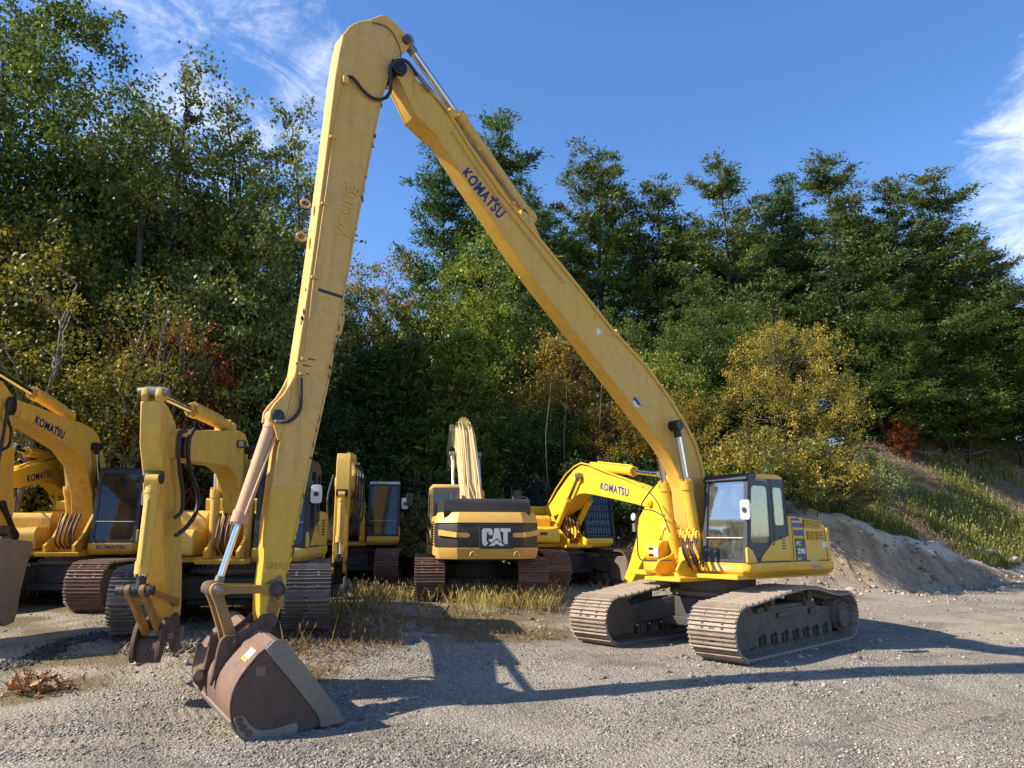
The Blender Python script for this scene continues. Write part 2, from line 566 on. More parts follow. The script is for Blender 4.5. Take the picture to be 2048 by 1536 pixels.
class Frame:
    """a machine standing at cen, facing yaw (degrees). local axes: u forward, s to its left, z up"""

    def __init__(s, name, cen, yaw, label, cat='excavator', group=None):
        s.root = empty(name, cen, R(yaw))
        tag(s.root, label, cat, group)
        s.c = Vector(cen)
        y = R(yaw)
        s.fd = Vector((cos(y), sin(y), 0))
        s.lf = Vector((-sin(y), cos(y), 0))

    def L(s, px, py, side=None, u=None, z=None):
        d = ray(px, py)
        o = Vector((0, 0, CAMH)) - s.c
        if side is not None:
            t = (side - s.lf.dot(o)) / s.lf.dot(d)
        elif u is not None:
            t = (u - s.fd.dot(o)) / s.fd.dot(d)
        else:
            t = (z - o.z) / d.z
        P = o + d * t
        return Vector((P.dot(s.fd), P.dot(s.lf), P.z))

    def prof(s, pts, side):
        out = []
        for p in pts:
            v = s.L(p[0], p[1], side=side)
            out.append((v.x, v.z))
        return out

    def pt(s, px, py, side, at_side=None):
        v = s.L(px, py, side=side)
        return Vector((v.x, side if at_side is None else at_side, v.z))


_txt = {}


def text_data(body, bold=0.02, extr=0.0, spacing=1.0):
    key = (body, bold, extr, spacing)
    if key in _txt:
        return _txt[key]
    cu = bpy.data.curves.new('t', 'FONT')
    cu.body = body
    cu.offset = bold
    cu.space_character = spacing
    cu.resolution_u = 3
    cu.fill_mode = 'FRONT'
    o = bpy.data.objects.new('t', cu)
    col.objects.link(o)
    dg = bpy.context.evaluated_depsgraph_get()
    me = o.evaluated_get(dg).to_mesh()
    v = np.array([tuple(p.co) for p in me.vertices])
    f = [tuple(p.vertices) for p in me.polygons]
    o.evaluated_get(dg).to_mesh_clear()
    bpy.data.objects.remove(o)
    mn = v.min(0)
    mx = v.max(0)
    v = (v - mn) / np.maximum(mx - mn, 1e-6)
    _txt[key] = (v, f)
    return _txt[key]


def text_at(name, body, B0, B1, T0, nrm, mat, parent, bold=0.02, proud=0.004, thick=0.0, spacing=1.0):
    """lettering spread on the parallelogram B0 (baseline start), B1 (baseline end), T0 (cap height at start)"""
    v, f = text_data(body, bold, 0, spacing)
    B0, B1, T0, n = Vector(B0), Vector(B1), Vector(T0), Vector(nrm)
    X = B1 - B0
    Y = T0 - B0
    vs = [B0 + X * p[0] + Y * p[1] + n * proud for p in v]
    mb = MB()
    mb.add(vs, f)
    if thick > 0:
        # solid relief lettering
        me = bpy.data.meshes.new(name)
        me.from_pydata([tuple(p) for p in vs], [], f)
        bm = bmesh.new()
        bm.from_mesh(me)
        bmesh.ops.remove_doubles(bm, verts=bm.verts, dist=1e-5)
        r = bmesh.ops.extrude_face_region(bm, geom=bm.faces[:])
        for e in r['geom']:
            if isinstance(e, bmesh.types.BMVert):
                e.co += n * thick
        bmesh.ops.recalc_face_normals(bm, faces=bm.faces)
        bm.to_mesh(me)
        bm.free()
        me.materials.append(mat)
        return link(name, me, parent)
    return mb.build(name, mat, parent)


def komatsu_text(name, fr, B0, B1, T0, side, mat, parent, proud=0.005):
    b0, b1, t0 = (fr.pt(*p, side) for p in (B0, B1, T0))
    n = Vector((0, 1 if side > 0 else -1, 0))
    o = text_at(name, 'KOMATSU', b0, b1, t0, n, mat, parent, bold=0.032, proud=proud, spacing=1.12)
    X, Y = b1 - b0, t0 - b0
    q = [b0 + X * a + Y * b + n * proud for a, b in ((0.735, 0.97), (0.765, 0.97), (0.755, 1.22), (0.725, 1.22))]
    MB().add(q, [(0, 1, 2, 3)]).build('apostrophe', mat, parent)
    return o


def quad_decal(name, pts, n, mat, parent, proud=0.004):
    n = Vector(n)
    mb = MB()
    mb.add([Vector(p) + n * proud for p in pts] + [Vector(p) for p in pts],
           [(0, 1, 2, 3), (0, 4, 5, 1), (1, 5, 6, 2), (2, 6, 7, 3), (3, 7, 4, 0)])
    return mb.build(name, mat, parent)


def rounded(cs, r, k=4):
    """rounded polygon (3-D corners) and the matching square-cornered loop"""
    cs = [Vector(c) for c in cs]
    inn, out = [], []
    n = len(cs)
    for i, c in enumerate(cs):
        a = (cs[i - 1] - c)
        b = (cs[(i + 1) % n] - c)
        ra = min(r, a.length * 0.45, b.length * 0.45)
        a.normalize()
        b.normalize()
        for j in range(k + 1):
            t = j / k
            p = c + a * ra * (1 - t) ** 2 + b * ra * t ** 2
            inn.append(p)
    return inn


def panel(parent, name, outer, inner, n, mat, gl=None, t=0.04, r=0.07, pane='window_pane', recess=0.015):
    """a frame with one opening; outer and inner are 4 corners each, n the outward normal. pane is a part of its own"""
    k = 4
    inn = rounded(inner, r, k)
    out = rounded(outer, 0.02, k)
    o = MB().ring(out, inn, n, t).build(name, mat, parent, bevel=0.006)
    g = None
    if gl:
        nn = Vector(n).normalized()
        P = [p - nn * recess for p in inn]
        Q = [p - nn * (recess + 0.006) for p in inn]
        m = len(P)
        g = MB().add(P + Q, [tuple(range(m)), tuple(range(2 * m - 1, m - 1, -1))] + [(i, i + m, (i + 1) % m + m, (i + 1) % m) for i in range(m)]).build(pane, gl, parent)
    return o, g


def lerp(a, b, t):
    return Vector(a) * (1 - t) + Vector(b) * t


def inset(cs, l, r, b, t):
    """inner opening of a quad cs = bottom-left, bottom-right, top-right, top-left"""
    bl, br, tr, tl = [Vector(c) for c in cs]

    def P(x, y):
        return lerp(lerp(bl, br, x), lerp(tl, tr, x), y)
    return [P(l, b), P(1 - r, b), P(1 - r, 1 - t), P(l, 1 - t)]


# ------------------------------------------------------------------ tracks
_shoe = {}


def shoe_mesh(W, mat):
    k = (round(W, 2), mat.name)
    if k in _shoe:
        return _shoe[k]
    prof = [(-0.094, -0.016), (0.086, -0.016), (0.1, -0.004), (0.1, 0.006), (0.084, 0.008), (0.078, 0.046), (0.058, 0.046), (0.050, 0.008),
            (0.008, 0.008), (0.002, 0.042), (-0.016, 0.042), (-0.022, 0.008), (-0.062, 0.008), (-0.070, 0.050), (-0.092, 0.050), (-0.096, 0.004)]
    mb = MB()
    mb.prism(prof, -W / 2, W / 2)
    for y in (-0.13, 0.13):
        mb.box((-0.095, y - 0.03, -0.10), (0.095, y + 0.03, -0.012), 1)
        for x in (-0.045, 0.03):
            mb.box((x - 0.014, y - 0.018 + (0.05 if y > 0 else -0.05), 0.012), (x + 0.014, y + 0.018 + (0.05 if y > 0 else -0.05), 0.026), 1)
    mb.box((0.022, -0.045, 0.011), (0.05, 0.045, 0.0135), 2)
    me = mb.mesh('track_shoe', [mat, MT['under'], MT['under_dark']])
    _shoe[k] = me
    return me


def track_loop(Lh, gl, H, arch, n, rise=0.0):
    r = H / 2 - 0.03
    zc = r + 0.055
    xc = Lh - r - 0.05
    pts = []
    for i in range(30):
        pts.append((-gl + 2 * gl * i / 29, 0.045))
    for i in range(1, 24):
        a = R(-62 + (90 + 62) * i / 23)
        pts.append((xc + r * cos(a), zc + r * sin(a)))
    for i in range(1, 40):
        t = i / 40
        x = xc - 2 * xc * t
        sh = arch * (0.5 - 0.5 * cos(2 * pi * t)) ** 0.9 - 0.02 * sin(pi * t) + 0.018 * sin(4 * pi * t) * (0.3 + t)
        pts.append((x, zc + r + sh))
    for i in range(0, 24):
        a = R(90 + (90 + 62) * i / 23)
        pts.append((-xc + r * cos(a), zc + r * sin(a)))
    P = np.array(pts + [pts[0]])
    seg = np.hypot(*np.diff(P, axis=0).T)
    cum = np.concatenate([[0], np.cumsum(seg)])
    tt = (np.arange(n) + 0.5) / n * cum[-1]
    out = []
    for t in tt:
        def q(w):
            w %= cum[-1]
            i = min(np.searchsorted(cum, w, side='right') - 1, len(seg) - 1)
            f = (w - cum[i]) / seg[i]
            return P[i] * (1 - f) + P[i + 1] * f
        a, b = q(t - 0.095), q(t + 0.095)
        m = (a + b) / 2 * 0.5 + q(t) * 0.5
        out.append((m[0], m[1], atan2(b[1] - a[1], b[0] - a[0])))
    return out, xc, zc, r, cum[-1]


def add_track(fr, sc, W, delta=0.0, Lh=2.42, gl=2.0, H=0.90, arch=0.17, mat=None, fmat=None, cpos=(0, 0), z0=0.0, side=1, guard='greywear'):
    """one crawler track; its side frame is the part, shoes / wheels / rollers are its pieces"""
    mat = mat or MT['track_dark']
    fmat = fmat or MT['under']
    n = 49
    loop, xc, zc, r, total = track_loop(Lh, gl, H, arch, n)
    n = int(round(total / 0.2))
    loop, xc, zc, r, total = track_loop(Lh, gl, H, arch, n)
    mb = MB()
    # main beam, idler guard, drive guard
    mb.prism([(-xc + 0.2, 0.30), (xc - 0.05, 0.30), (xc + 0.12, 0.36), (xc + 0.12, 0.62), (xc - 0.3, 0.66), (0.9, 0.69), (-0.9, 0.69), (-xc + 0.25, 0.62)], -0.17, 0.17)
    mb.prism([(-1.3, 0.60), (1.2, 0.60), (1.0, 0.76), (-1.1, 0.76)], -0.12, 0.12)
    for sy in (-1, 1):
        a, b = (0.18, 0.235) if sy > 0 else (-0.235, -0.18)
        mb.prism([(xc - 0.55, 0.18), (xc + 0.13, 0.13), (xc + 0.20, 0.3), (xc + 0.20, 0.72), (xc + 0.05, 0.83), (xc - 0.45, 0.80), (xc - 0.6, 0.66)], a, b)
        mb.prism([(-1.1, 0.56), (-0.7, 0.56), (-0.72, 0.66), (-1.08, 0.66)], a, b)
        mb.prism([(-0.1, 0.58), (0.55, 0.58), (0.5, 0.65), (-0.05, 0.65)], a, b)
    tr = mb.build('track', fmat, fr.root, bevel=0.012)
    c, s_ = cos(delta), sin(delta)
    tr.location = (cpos[0] - s_ * sc, cpos[1] + c * sc, z0)
    tr.rotation_euler = (0, 0, delta)
    me = shoe_mesh(W, mat)
    for i, (x, z, a) in enumerate(loop):
        o = link('track_shoe', me, tr)
        o.location = (x, 0, z)
        # profile z points outwards: bottom run is upside down
        o.rotation_euler = (0, -(a - pi), 0)
    # idler
    mb = MB()
    mb.disc((0, 0, 0), (0, 1, 0), r - 0.10, 0.16, 28)
    mb.disc((0, 0, 0), (0, 1, 0), 0.13, 0.42, 16)
    o = mb.build('idler_wheel', MT[guard] if guard else fmat, tr, bevel=0.01)
    o.location = (xc, 0, zc)
    # sprocket with teeth and final drive
    mb = MB()
    pr = []
    for k in range(44):
        a = 2 * pi * k / 44
        rr = r - (0.05 if k % 2 else 0.10)
        pr.append((rr * cos(a), rr * sin(a)))
    mb.prism(pr, -0.03, 0.03)
    mb.disc((0, 0.0, 0), (0, 1, 0), 0.30, 0.44, 24)
    mb.disc((0, 0.26 * side, 0), (0, 1, 0), 0.24, 0.12, 20)
    for k in range(8):
        a = 2 * pi * k / 8
        mb.tube((0.19 * cos(a), 0.31 * side, 0.19 * sin(a)), (0.19 * cos(a), 0.34 * side, 0.19 * sin(a)), 0.02, 6)
    o = mb.build('drive_sprocket', fmat, tr, bevel=0.006)
    o.location = (-xc, 0, zc)
    rm = _shoe.get('roller' + fmat.name)
    if rm is None:
        mb = MB()
        mb.tube((0, -0.19, 0), (0, 0.19, 0), 0.085, 14)
        for y in (-0.17, 0.13):
            mb.tube((0, y, 0), (0, y + 0.04, 0), 0.115, 16)
        for y in (-0.24, 0.2):
            mb.box((-0.07, y, -0.03), (0.07, y + 0.04, 0.16))
        mb.tube((0, -0.26, 0), (0, 0.26, 0), 0.035, 8)
        rm = mb.mesh('track_roller', fmat, bevel=0.006)
        _shoe['roller' + fmat.name] = rm
    for k in range(8):
        o = link('track_roller', rm, tr)
        o.location = (-xc + 0.52 + k * (2 * xc - 1.1) / 7, 0, 0.19)
    for x in (-0.7, 0.75):
        o = link('carrier_roller', rm, tr)
        o.location = (x, 0, zc + r - 0.16 + arch * 0.6)
    return tr


def undercarriage(fr, G, W, delta, mat=None, fmat=None, xmat=None, H=0.9, arch=0.17, Lh=2.42, z0=0.0, ringz=1.2, guard='greywear', gl=2.0):
    xmat = xmat or MT['under_dark']
    mb = MB()
    zb = 0.42 + z0
    mb.prism_z([(0.62, -0.75), (0.8, 0), (0.62, 0.75), (-0.62, 0.75), (-0.8, 0), (-0.62, -0.75)], zb + 0.05, zb + 0.42)
    for sx in (-1, 1):
        for sy in (-1, 1):
            vs = []
            for (x, y, a, b, hw) in ((0.35, 0.5, zb + 0.08, zb + 0.44, 0.30), (0.95, G - 0.1, zb - 0.12, zb + 0.28, 0.22)):
                vs += [(sx * x - hw, sy * y, a), (sx * x + hw, sy * y, a), (sx * x + hw, sy * y, b), (sx * x - hw, sy * y, b)]
            mb.add(vs, [(0, 1, 2, 3), (7, 6, 5, 4), (0, 4, 5, 1), (1, 5, 6, 2), (2, 6, 7, 3), (3, 7, 4, 0)])
    mb.box((-0.75, -0.8, zb - 0.1), (0.75, 0.8, zb + 0.06))
    o = mb.build('car_body', xmat, fr.root, bevel=0.015)
    o.rotation_euler = (0, 0, delta)
    mb = MB()
    mb.tube((0, 0, zb + 0.4), (0, 0, ringz - 0.02), 0.72, 40)
    mb.tube((0, 0, zb + 0.46), (0, 0, zb + 0.53), 0.84, 48)
    for k in range(36):
        a = 2 * pi * k / 36
        mb.tube((0.785 * cos(a), 0.785 * sin(a), zb + 0.53), (0.785 * cos(a), 0.785 * sin(a), zb + 0.57), 0.022, 6)
    mb.build('slewing_ring', MT['under'], fr.root)
    for sy in (1, -1):
        add_track(fr, sy * G, W, delta, Lh=Lh, H=H, arch=arch, mat=mat, fmat=fmat, z0=z0, side=sy, guard=guard, gl=gl)


# ------------------------------------------------------------------ hydraulics
def cylinder(fr, p0, p1, rb, rr, f, bmat, name='hydraulic_cylinder', eye=0.09, pipes=True, parent=None, eye_w=0.1, eyemat=None, collar=True):
    """barrel from p0 to fraction f, chrome rod to p1 with an eye"""
    p0, p1 = Vector(p0), Vector(p1)
    d = (p1 - p0).normalized()
    m = p0.lerp(p1, f)
    mb = MB()
    mb.tube(p0, m, rb, 20)
    if collar:
        mb.tube(m - d * 0.16, m, rb * 1.17, 20)
        mb.tube(p0 + d * 0.12, p0 + d * 0.17, rb * 1.1, 20)
        for k in range(8):
            a = 2 * pi * k / 8
            q = d.to_track_quat('Z', 'Y')
            o_ = q @ Vector((rb * 1.0 * cos(a), rb * 1.0 * sin(a), 0))
            mb.tube(m + o_, m + o_ + d * 0.03, rb * 0.13, 6)
    mb.tube(p0 - Vector((0, eye_w * 0.8, 0)), p0 + Vector((0, eye_w * 0.8, 0)), rb * 1.15, 16)
    if pipes:
        up = d.cross(Vector((0, 1, 0))).normalized()
        if up.z < 0:
            up = -up
        a = p0 + d * 0.25 + up * rb * 1.25
        b = m - d * 0.1 + up * rb * 1.25
        mb.path([a - up * rb * 0.5, a, b, b - up * rb * 0.4], rb * 0.2, 6)
    c = mb.build(name, bmat, parent or fr.root, bevel=0.006)
    tgt = c if parent is None else parent
    mb = MB()
    mb.tube(m - d * 0.02, p1 - d * eye, rr, 16)
    mb.build('piston_rod', MT['chrome'], tgt)
    mb = MB()
    mb.tube(p1 - Vector((0, eye_w, 0)), p1 + Vector((0, eye_w, 0)), eye, 18)
    mb.tube(p1 - d * (eye * 2.2), p1 - d * eye * 0.5, rr * 1.25, 14)
    mb.build('rod_eye', eyemat or MT['steel'], tgt, bevel=0.008)
    return c


def pin(name, p, r, w, mat, parent, hub=None):
    """round pin through a joint along the side axis, centre p"""
    p = Vector(p)
    mb = MB()
    mb.tube(p - Vector((0, w, 0)), p + Vector((0, w, 0)), r, 20)
    if hub:
        for sg in (-1, 1):
            mb.tube(p + Vector((0, sg * w, 0)), p + Vector((0, sg * (w + 0.02), 0)), r * 0.55, 10)
    return mb.build(name, mat, parent, bevel=0.008, seg=2)


def hose(name, pts, r, parent, mat=None, n=8, sub=8):
    """smooth curve through points"""
    P = [Vector(p) for p in pts]
    P = [P[0] * 2 - P[1]] + P + [P[-1] * 2 - P[-2]]
    out = []
    for i in range(1, len(P) - 2):
        for j in range(sub):
            t = j / sub
            a, b, c, d = P[i - 1], P[i], P[i + 1], P[i + 2]
            out.append(0.5 * ((2 * b) + (c - a) * t + (2 * a - 5 * b + 4 * c - d) * t * t + (3 * b - a - 3 * c + d) * t ** 3))
    out.append(P[-2])
    return MB().path(out, r, n).build(name, mat or MT['rubber'], parent, angle=80)


def arcpts(pts, r=0.12, k=4):
    """round the corners of a 2-D profile"""
    n = len(pts)
    out = []
    for i in range(n):
        p = Vector(pts[i])
        a = Vector(pts[i - 1]) - p
        b = Vector(pts[(i + 1) % n]) - p
        ra = min(r, a.length * 0.4, b.length * 0.4)
        a.normalize()
        b.normalize()
        for j in range(k + 1):
            t = j / k
            q = p + a * ra * (1 - t) ** 2 + b * ra * t ** 2
            out.append((q.x, q.y))
    return out


# ------------------------------------------------------------------ cab
def cab(fr, u0, u1, s0, s1, z0, z1, rake=0.16, pm=None, body=None, roof=None, doorlow=True, guard=False, mirror=True, gl=None, doorside=1,
        lowz=0.30, glow=None, seat_u=None, wiper=False, mirror_mat=None):
    """operator cab: u0 front, u1 rear, s0 inner side, s1 door side"""
    pm = pm or MT['black']
    body = body or MT['paint_body']
    roof = roof or pm
    gl = gl or MT['glass']
    ut = u0 - rake
    ur = u1 + 0.06
    mb = MB()
    # floor, rear wall, roof shell
    mb.box((u1, s0, z0 - 0.02), (u0 - 0.02, s1, z0 + 0.05))
    c = mb.build('cab', pm, fr.root, bevel=0.01)
    prof = [(ut + 0.0, z1 - 0.09), (ut - 0.02, z1 - 0.03), (ut - 0.12, z1 + 0.005), (u1 + 0.25, z1 + 0.02), (ur + 0.03, z1 - 0.02), (ur, z1 - 0.08)]
    MB().prism(prof, s0 + 0.01, s1 - 0.01).build('cab_roof', roof, c, bevel=0.03, seg=2)
    zt = z1 - 0.08
    # front
    f = [Vector((u0, s1, z0)), Vector((u0, s0, z0)), Vector((ut, s0, zt)), Vector((ut, s1, zt))]
    n = (f[1] - f[0]).cross(f[3] - f[0]).normalized()
    if n.x < 0:
        n = -n
    zl = 0.27
    ins = inset(f, 0.09, 0.09, 0.035, 0.03)
    o, g = panel(c, 'windshield_frame', f, ins, n, pm, MT['glass_front'] if gl is MT['glass'] else gl, 0.06, 0.08, 'windshield', 0.03)
    # divider between upper and lower windshield
    a, b = lerp(ins[0], ins[3], zl), lerp(ins[1], ins[2], zl)
    MB().tube(a, b, 0.012, 6).build('windshield_bar', MT['silver'], c)
    # pillars
    sd_ = s1 if doorside > 0 else s0
    nn = Vector((0, doorside, 0))
    um = lerp((u1, 0, 0), (u0, 0, 0), 0.36).x
    for side, nrm in ((s1, 1), (s0, -1)):
        nv = Vector((0, nrm, 0))
        dz = z0 + (0.05)
        isdoor = nrm == doorside
        fr_q = [Vector((u0 - 0.02, side, dz)), Vector((um, side, dz)), Vector((um + 0.02, side, zt)), Vector((ut - 0.02, side, zt))]
        rr_q = [Vector((um - 0.012, side, dz)), Vector((u1, side, dz)), Vector((ur, side, zt)), Vector((um + 0.008, side, zt))]
        wl_ = 0.20 if isdoor else 0.36
        panel(c, 'door' if isdoor else 'side_frame', fr_q, inset(fr_q, 0.13, 0.14, wl_, 0.09), nv, pm, gl, 0.05, 0.09, 'door_window' if isdoor else 'side_window', 0.01)
        panel(c, 'rear_side_frame', rr_q, inset(rr_q, 0.14, 0.16, 0.42, 0.10), nv, pm, gl, 0.05, 0.07, 'rear_side_window', 0.01)
        if isdoor and doorlow:
            e = nrm * 0.022
            H = zt - z0
            # yellow lower body: a rising wedge behind the door, a rounded piece in front
            mb = MB()
            mb.prism([(u1, z0 + 0.02), (u1 + 0.06 * 0.4, z0 + H * lowz * 1.05), (um + 0.05, z0 + H * lowz * 0.8), (u0 - 0.33 * (u0 - u1), z0 + 0.10), (u0 - 0.30 * (u0 - u1), z0 + 0.02)], side - 0.02 * nrm, side + e)
            mb.prism([(u0 + 0.004, z0 + 0.0), (u0 + 0.004, z0 + H * 0.17), (u0 - 0.05, z0 + H * 0.18), (u0 - 0.16, z0 + H * 0.14), (u0 - 0.26, z0 + 0.02), (u0 - 0.26, z0)], side - 0.02 * nrm, side + e)
            mb.build('door_lower_panel', body, c, bevel=0.012, seg=2)
            mb = MB()
            for k in range(5):
                z = z0 + 0.22 + k * 0.05
                mb.box((u1 + 0.16, side + e - 0.004, z), (u1 + 0.26, side + e + 0.004, z + 0.022))
            mb.build('vent_slots', pm, c)
            MB().path([(um - 0.03 + 0.1, side + e + 0.0, z0 + 0.30), (um + 0.07, side + e + 0.03 * nrm, z0 + 0.31), (um + 0.07, side + e + 0.03 * nrm, z0 + 0.42), (um + 0.07, side + e, z0 + 0.43)], 0.008, 6).build('door_handle', pm, c)
    # rear
    q = [Vector((u1, s0, z0)), Vector((u1, s1, z0)), Vector((ur, s1, zt)), Vector((ur, s0, zt))]
    panel(c, 'rear_frame', q, inset(q, 0.1, 0.1, 0.45, 0.10), (-1, 0, 0), pm, gl, 0.05, 0.06, 'rear_window', 0.01)
    # inside: seat, console, levers
    su = (u0 + u1) / 2 - 0.15 if seat_u is None else seat_u
    sc = (s0 + s1) / 2
    mb = MB()
    mb.box((su - 0.22, sc - 0.24, z0 + 0.3), (su + 0.25, sc + 0.24, z0 + 0.44))
    mb.prism([(su - 0.28, z0 + 0.42), (su - 0.14, z0 + 0.42), (su - 0.22, z0 + 1.05), (su - 0.32, z0 + 1.05)], sc - 0.22, sc + 0.22)
    mb.prism([(su - 0.31, z0 + 1.05), (su - 0.23, z0 + 1.05), (su - 0.25, z0 + 1.25), (su - 0.32, z0 + 1.25)], sc - 0.13, sc + 0.13)
    mb.box((su - 0.15, sc - 0.40, z0 + 0.35), (su + 0.3, sc - 0.28, z0 + 0.6))
    mb.box((su - 0.15, sc + 0.28, z0 + 0.35), (su + 0.3, sc + 0.40, z0 + 0.6))
    mb.box((su - 0.2, sc - 0.15, z0 + 0.02), (su + 0.15, sc + 0.15, z0 + 0.3))
    mb.build('seat', MT['seat'], c, bevel=0.04, seg=2)
    mb = MB()
    for y in (-0.34, 0.34):
        mb.tube((su + 0.22, sc + y, z0 + 0.6), (su + 0.26, sc + y, z0 + 0.76), 0.022, 8)
    for y in (-0.07, 0.07):
        mb.tube((u0 - 0.25, sc + y, z0 + 0.08), (u0 - 0.32, sc + y, z0 + 0.62), 0.012, 6)
        mb.box((u0 - 0.32, sc + y - 0.05, z0 + 0.06), (u0 - 0.16, sc + y + 0.05, z0 + 0.09))
    mb.build('control_levers', pm, c)
    if wiper:
        a = ins[0].lerp(ins[1], 0.05)
        MB().path([lerp(ins[0], ins[3], 0.35), lerp(lerp(ins[0], ins[3], 0.6), lerp(ins[1], ins[2], 0.6), 0.03), lerp(ins[0], ins[3], 0.85)], 0.012, 5).build('wiper', pm, c)
    if guard:
        mb = MB()
        mm = 11
        gn = n * 0.06
        for k in range(mm):
            t = (k + 0.5) / mm
            mb.tube(lerp(f[0], f[1], t) + gn, lerp(f[3], f[2], t) + gn, 0.011, 5)
        for k in range(7):
            t = (k + 0.5) / 7
            mb.tube(lerp(f[0], f[3], t) + gn, lerp(f[1], f[2], t) + gn, 0.009, 5)
        mb.build('front_guard_bars', pm, c)
        panel(c, 'guard_frame', [p + gn * 1.1 for p in f], [p + gn * 1.1 for p in inset(f, 0.04, 0.04, 0.02, 0.02)], n, pm, None, 0.03, 0.05)
    if mirror:
        sy = doorside
        base = Vector((ut * 0.55 + u0 * 0.45 + 0.03, sd_, z0 + (zt - z0) * 0.68))
        mb = MB()
        p2 = base + Vector((0.18, sy * 0.05, 0.02))
        mb.path([base, base + Vector((0.1, sy * 0.01, 0.03)), p2, p2 + Vector((0.0, sy * 0.1, -0.02))], 0.013, 6)
        mb.path([base + Vector((-0.02, 0, -0.3)), base + Vector((0.06, sy * 0.02, -0.22)), base + Vector((0.12, sy * 0.03, 0.02))], 0.012, 6)
        mo = mb.build('mirror_arm', pm, c)
        mb = MB()
        pc = p2 + Vector((0.03, sy * 0.1, -0.12))
        pr = arcpts([(pc.y - 0.10, pc.z - 0.17), (pc.y + 0.10, pc.z - 0.17), (pc.y + 0.10, pc.z + 0.17), (pc.y - 0.10, pc.z + 0.17)], 0.06)
        vs = [(pc.x + 0.03, a, b) for a, b in pr] + [(pc.x - 0.03, a, b) for a, b in pr]
        m = len(pr)
        mb.add(vs, [tuple(range(m)), tuple(range(2 * m - 1, m - 1, -1))] + [(i, i + m, (i + 1) % m + m, (i + 1) % m) for i in range(m)])
        mb.build('mirror', MT['mirror'], c, bevel=0.012, seg=2)
        MB().disc(pc + Vector((0.035, 0, 0.0)), (1, 0, 0), 0.045, 0.03, 14).build('mirror_mount', pm, c)
    return c, f
# ------------------------------------------------------------------ terrain


def sstep(a, b, x):
    t = np.clip((x - a) / (b - a), 0, 1)
    return t * t * (3 - 2 * t)


_rng = np.random.default_rng(11)
_lat = _rng.random((64, 64))


def vnoise(x, y, scale):
    x = x / scale
    y = y / scale
    xi = np.floor(x).astype(int)
    yi = np.floor(y).astype(int)
    fx = x - xi
    fy = y - yi
    fx = fx * fx * (3 - 2 * fx)
    fy = fy * fy * (3 - 2 * fy)
    g = lambda a, b: _lat[a % 64, b % 64]
    return (g(xi, yi) * (1 - fx) + g(xi + 1, yi) * fx) * (1 - fy) + (g(xi, yi + 1) * (1 - fx) + g(xi + 1, yi + 1) * fx) * fy - 0.5


def fbm(x, y, scale, o=4):
    s = 0
    a = 1.0
    for i in range(o):
        s = s + a * vnoise(x + 17.3 * i, y - 9.1 * i, scale)
        scale *= 0.48
        a *= 0.52
    return s


C_MAIN = (3.96, 15.05)
C_A = (-5.28, 15.0)      # machine with the quick coupler
C_B = (-9.8, 17.6)      # far left machine
C_C = (-13.0, 22.6)     # behind it
C_D = (-4.93, 24.0)      # small one facing us
C_E = (-1.02, 21.0)     # rear view
C_F = (1.35, 23.4)      # bright yellow boom to the right
PADS = [(*C_MAIN, 0.0, 3.6), (*C_A, 0.42, 3.2), (*C_B, 0.48, 3.2), (*C_C, 0.6, 3.2), (*C_D, 0.60, 3.2), (*C_E, 0.42, 3.2), (*C_F, 0.55, 3.2),
        (-2.9, 9.6, -0.25, 1.6)]
_ref = np.array([(4, 15, 0), (-6, 13, .40), (-3, 9.3, -.22), (0, 18.5, .42), (-4.5, 22.5, .6), (3.5, 11.5, -.1), (6, 13, -.02), (9, 18, 0.1), (0, 4, -.55), (6, 6, -.4), (-4, 6, -.45)])
_A = np.c_[np.ones(len(_ref)), _ref[:, 0], _ref[:, 1]]
_co = np.linalg.lstsq(_A, _ref[:, 2], rcond=None)[0]


def bank_base(x):
    return np.interp(x, [-2, 2, 4.5, 8, 11, 14, 17.5, 21.5, 24, 40], [24.5, 23.5, 22.0, 21.8, 22.8, 25.2, 28.3, 32.2, 34.5, 50])


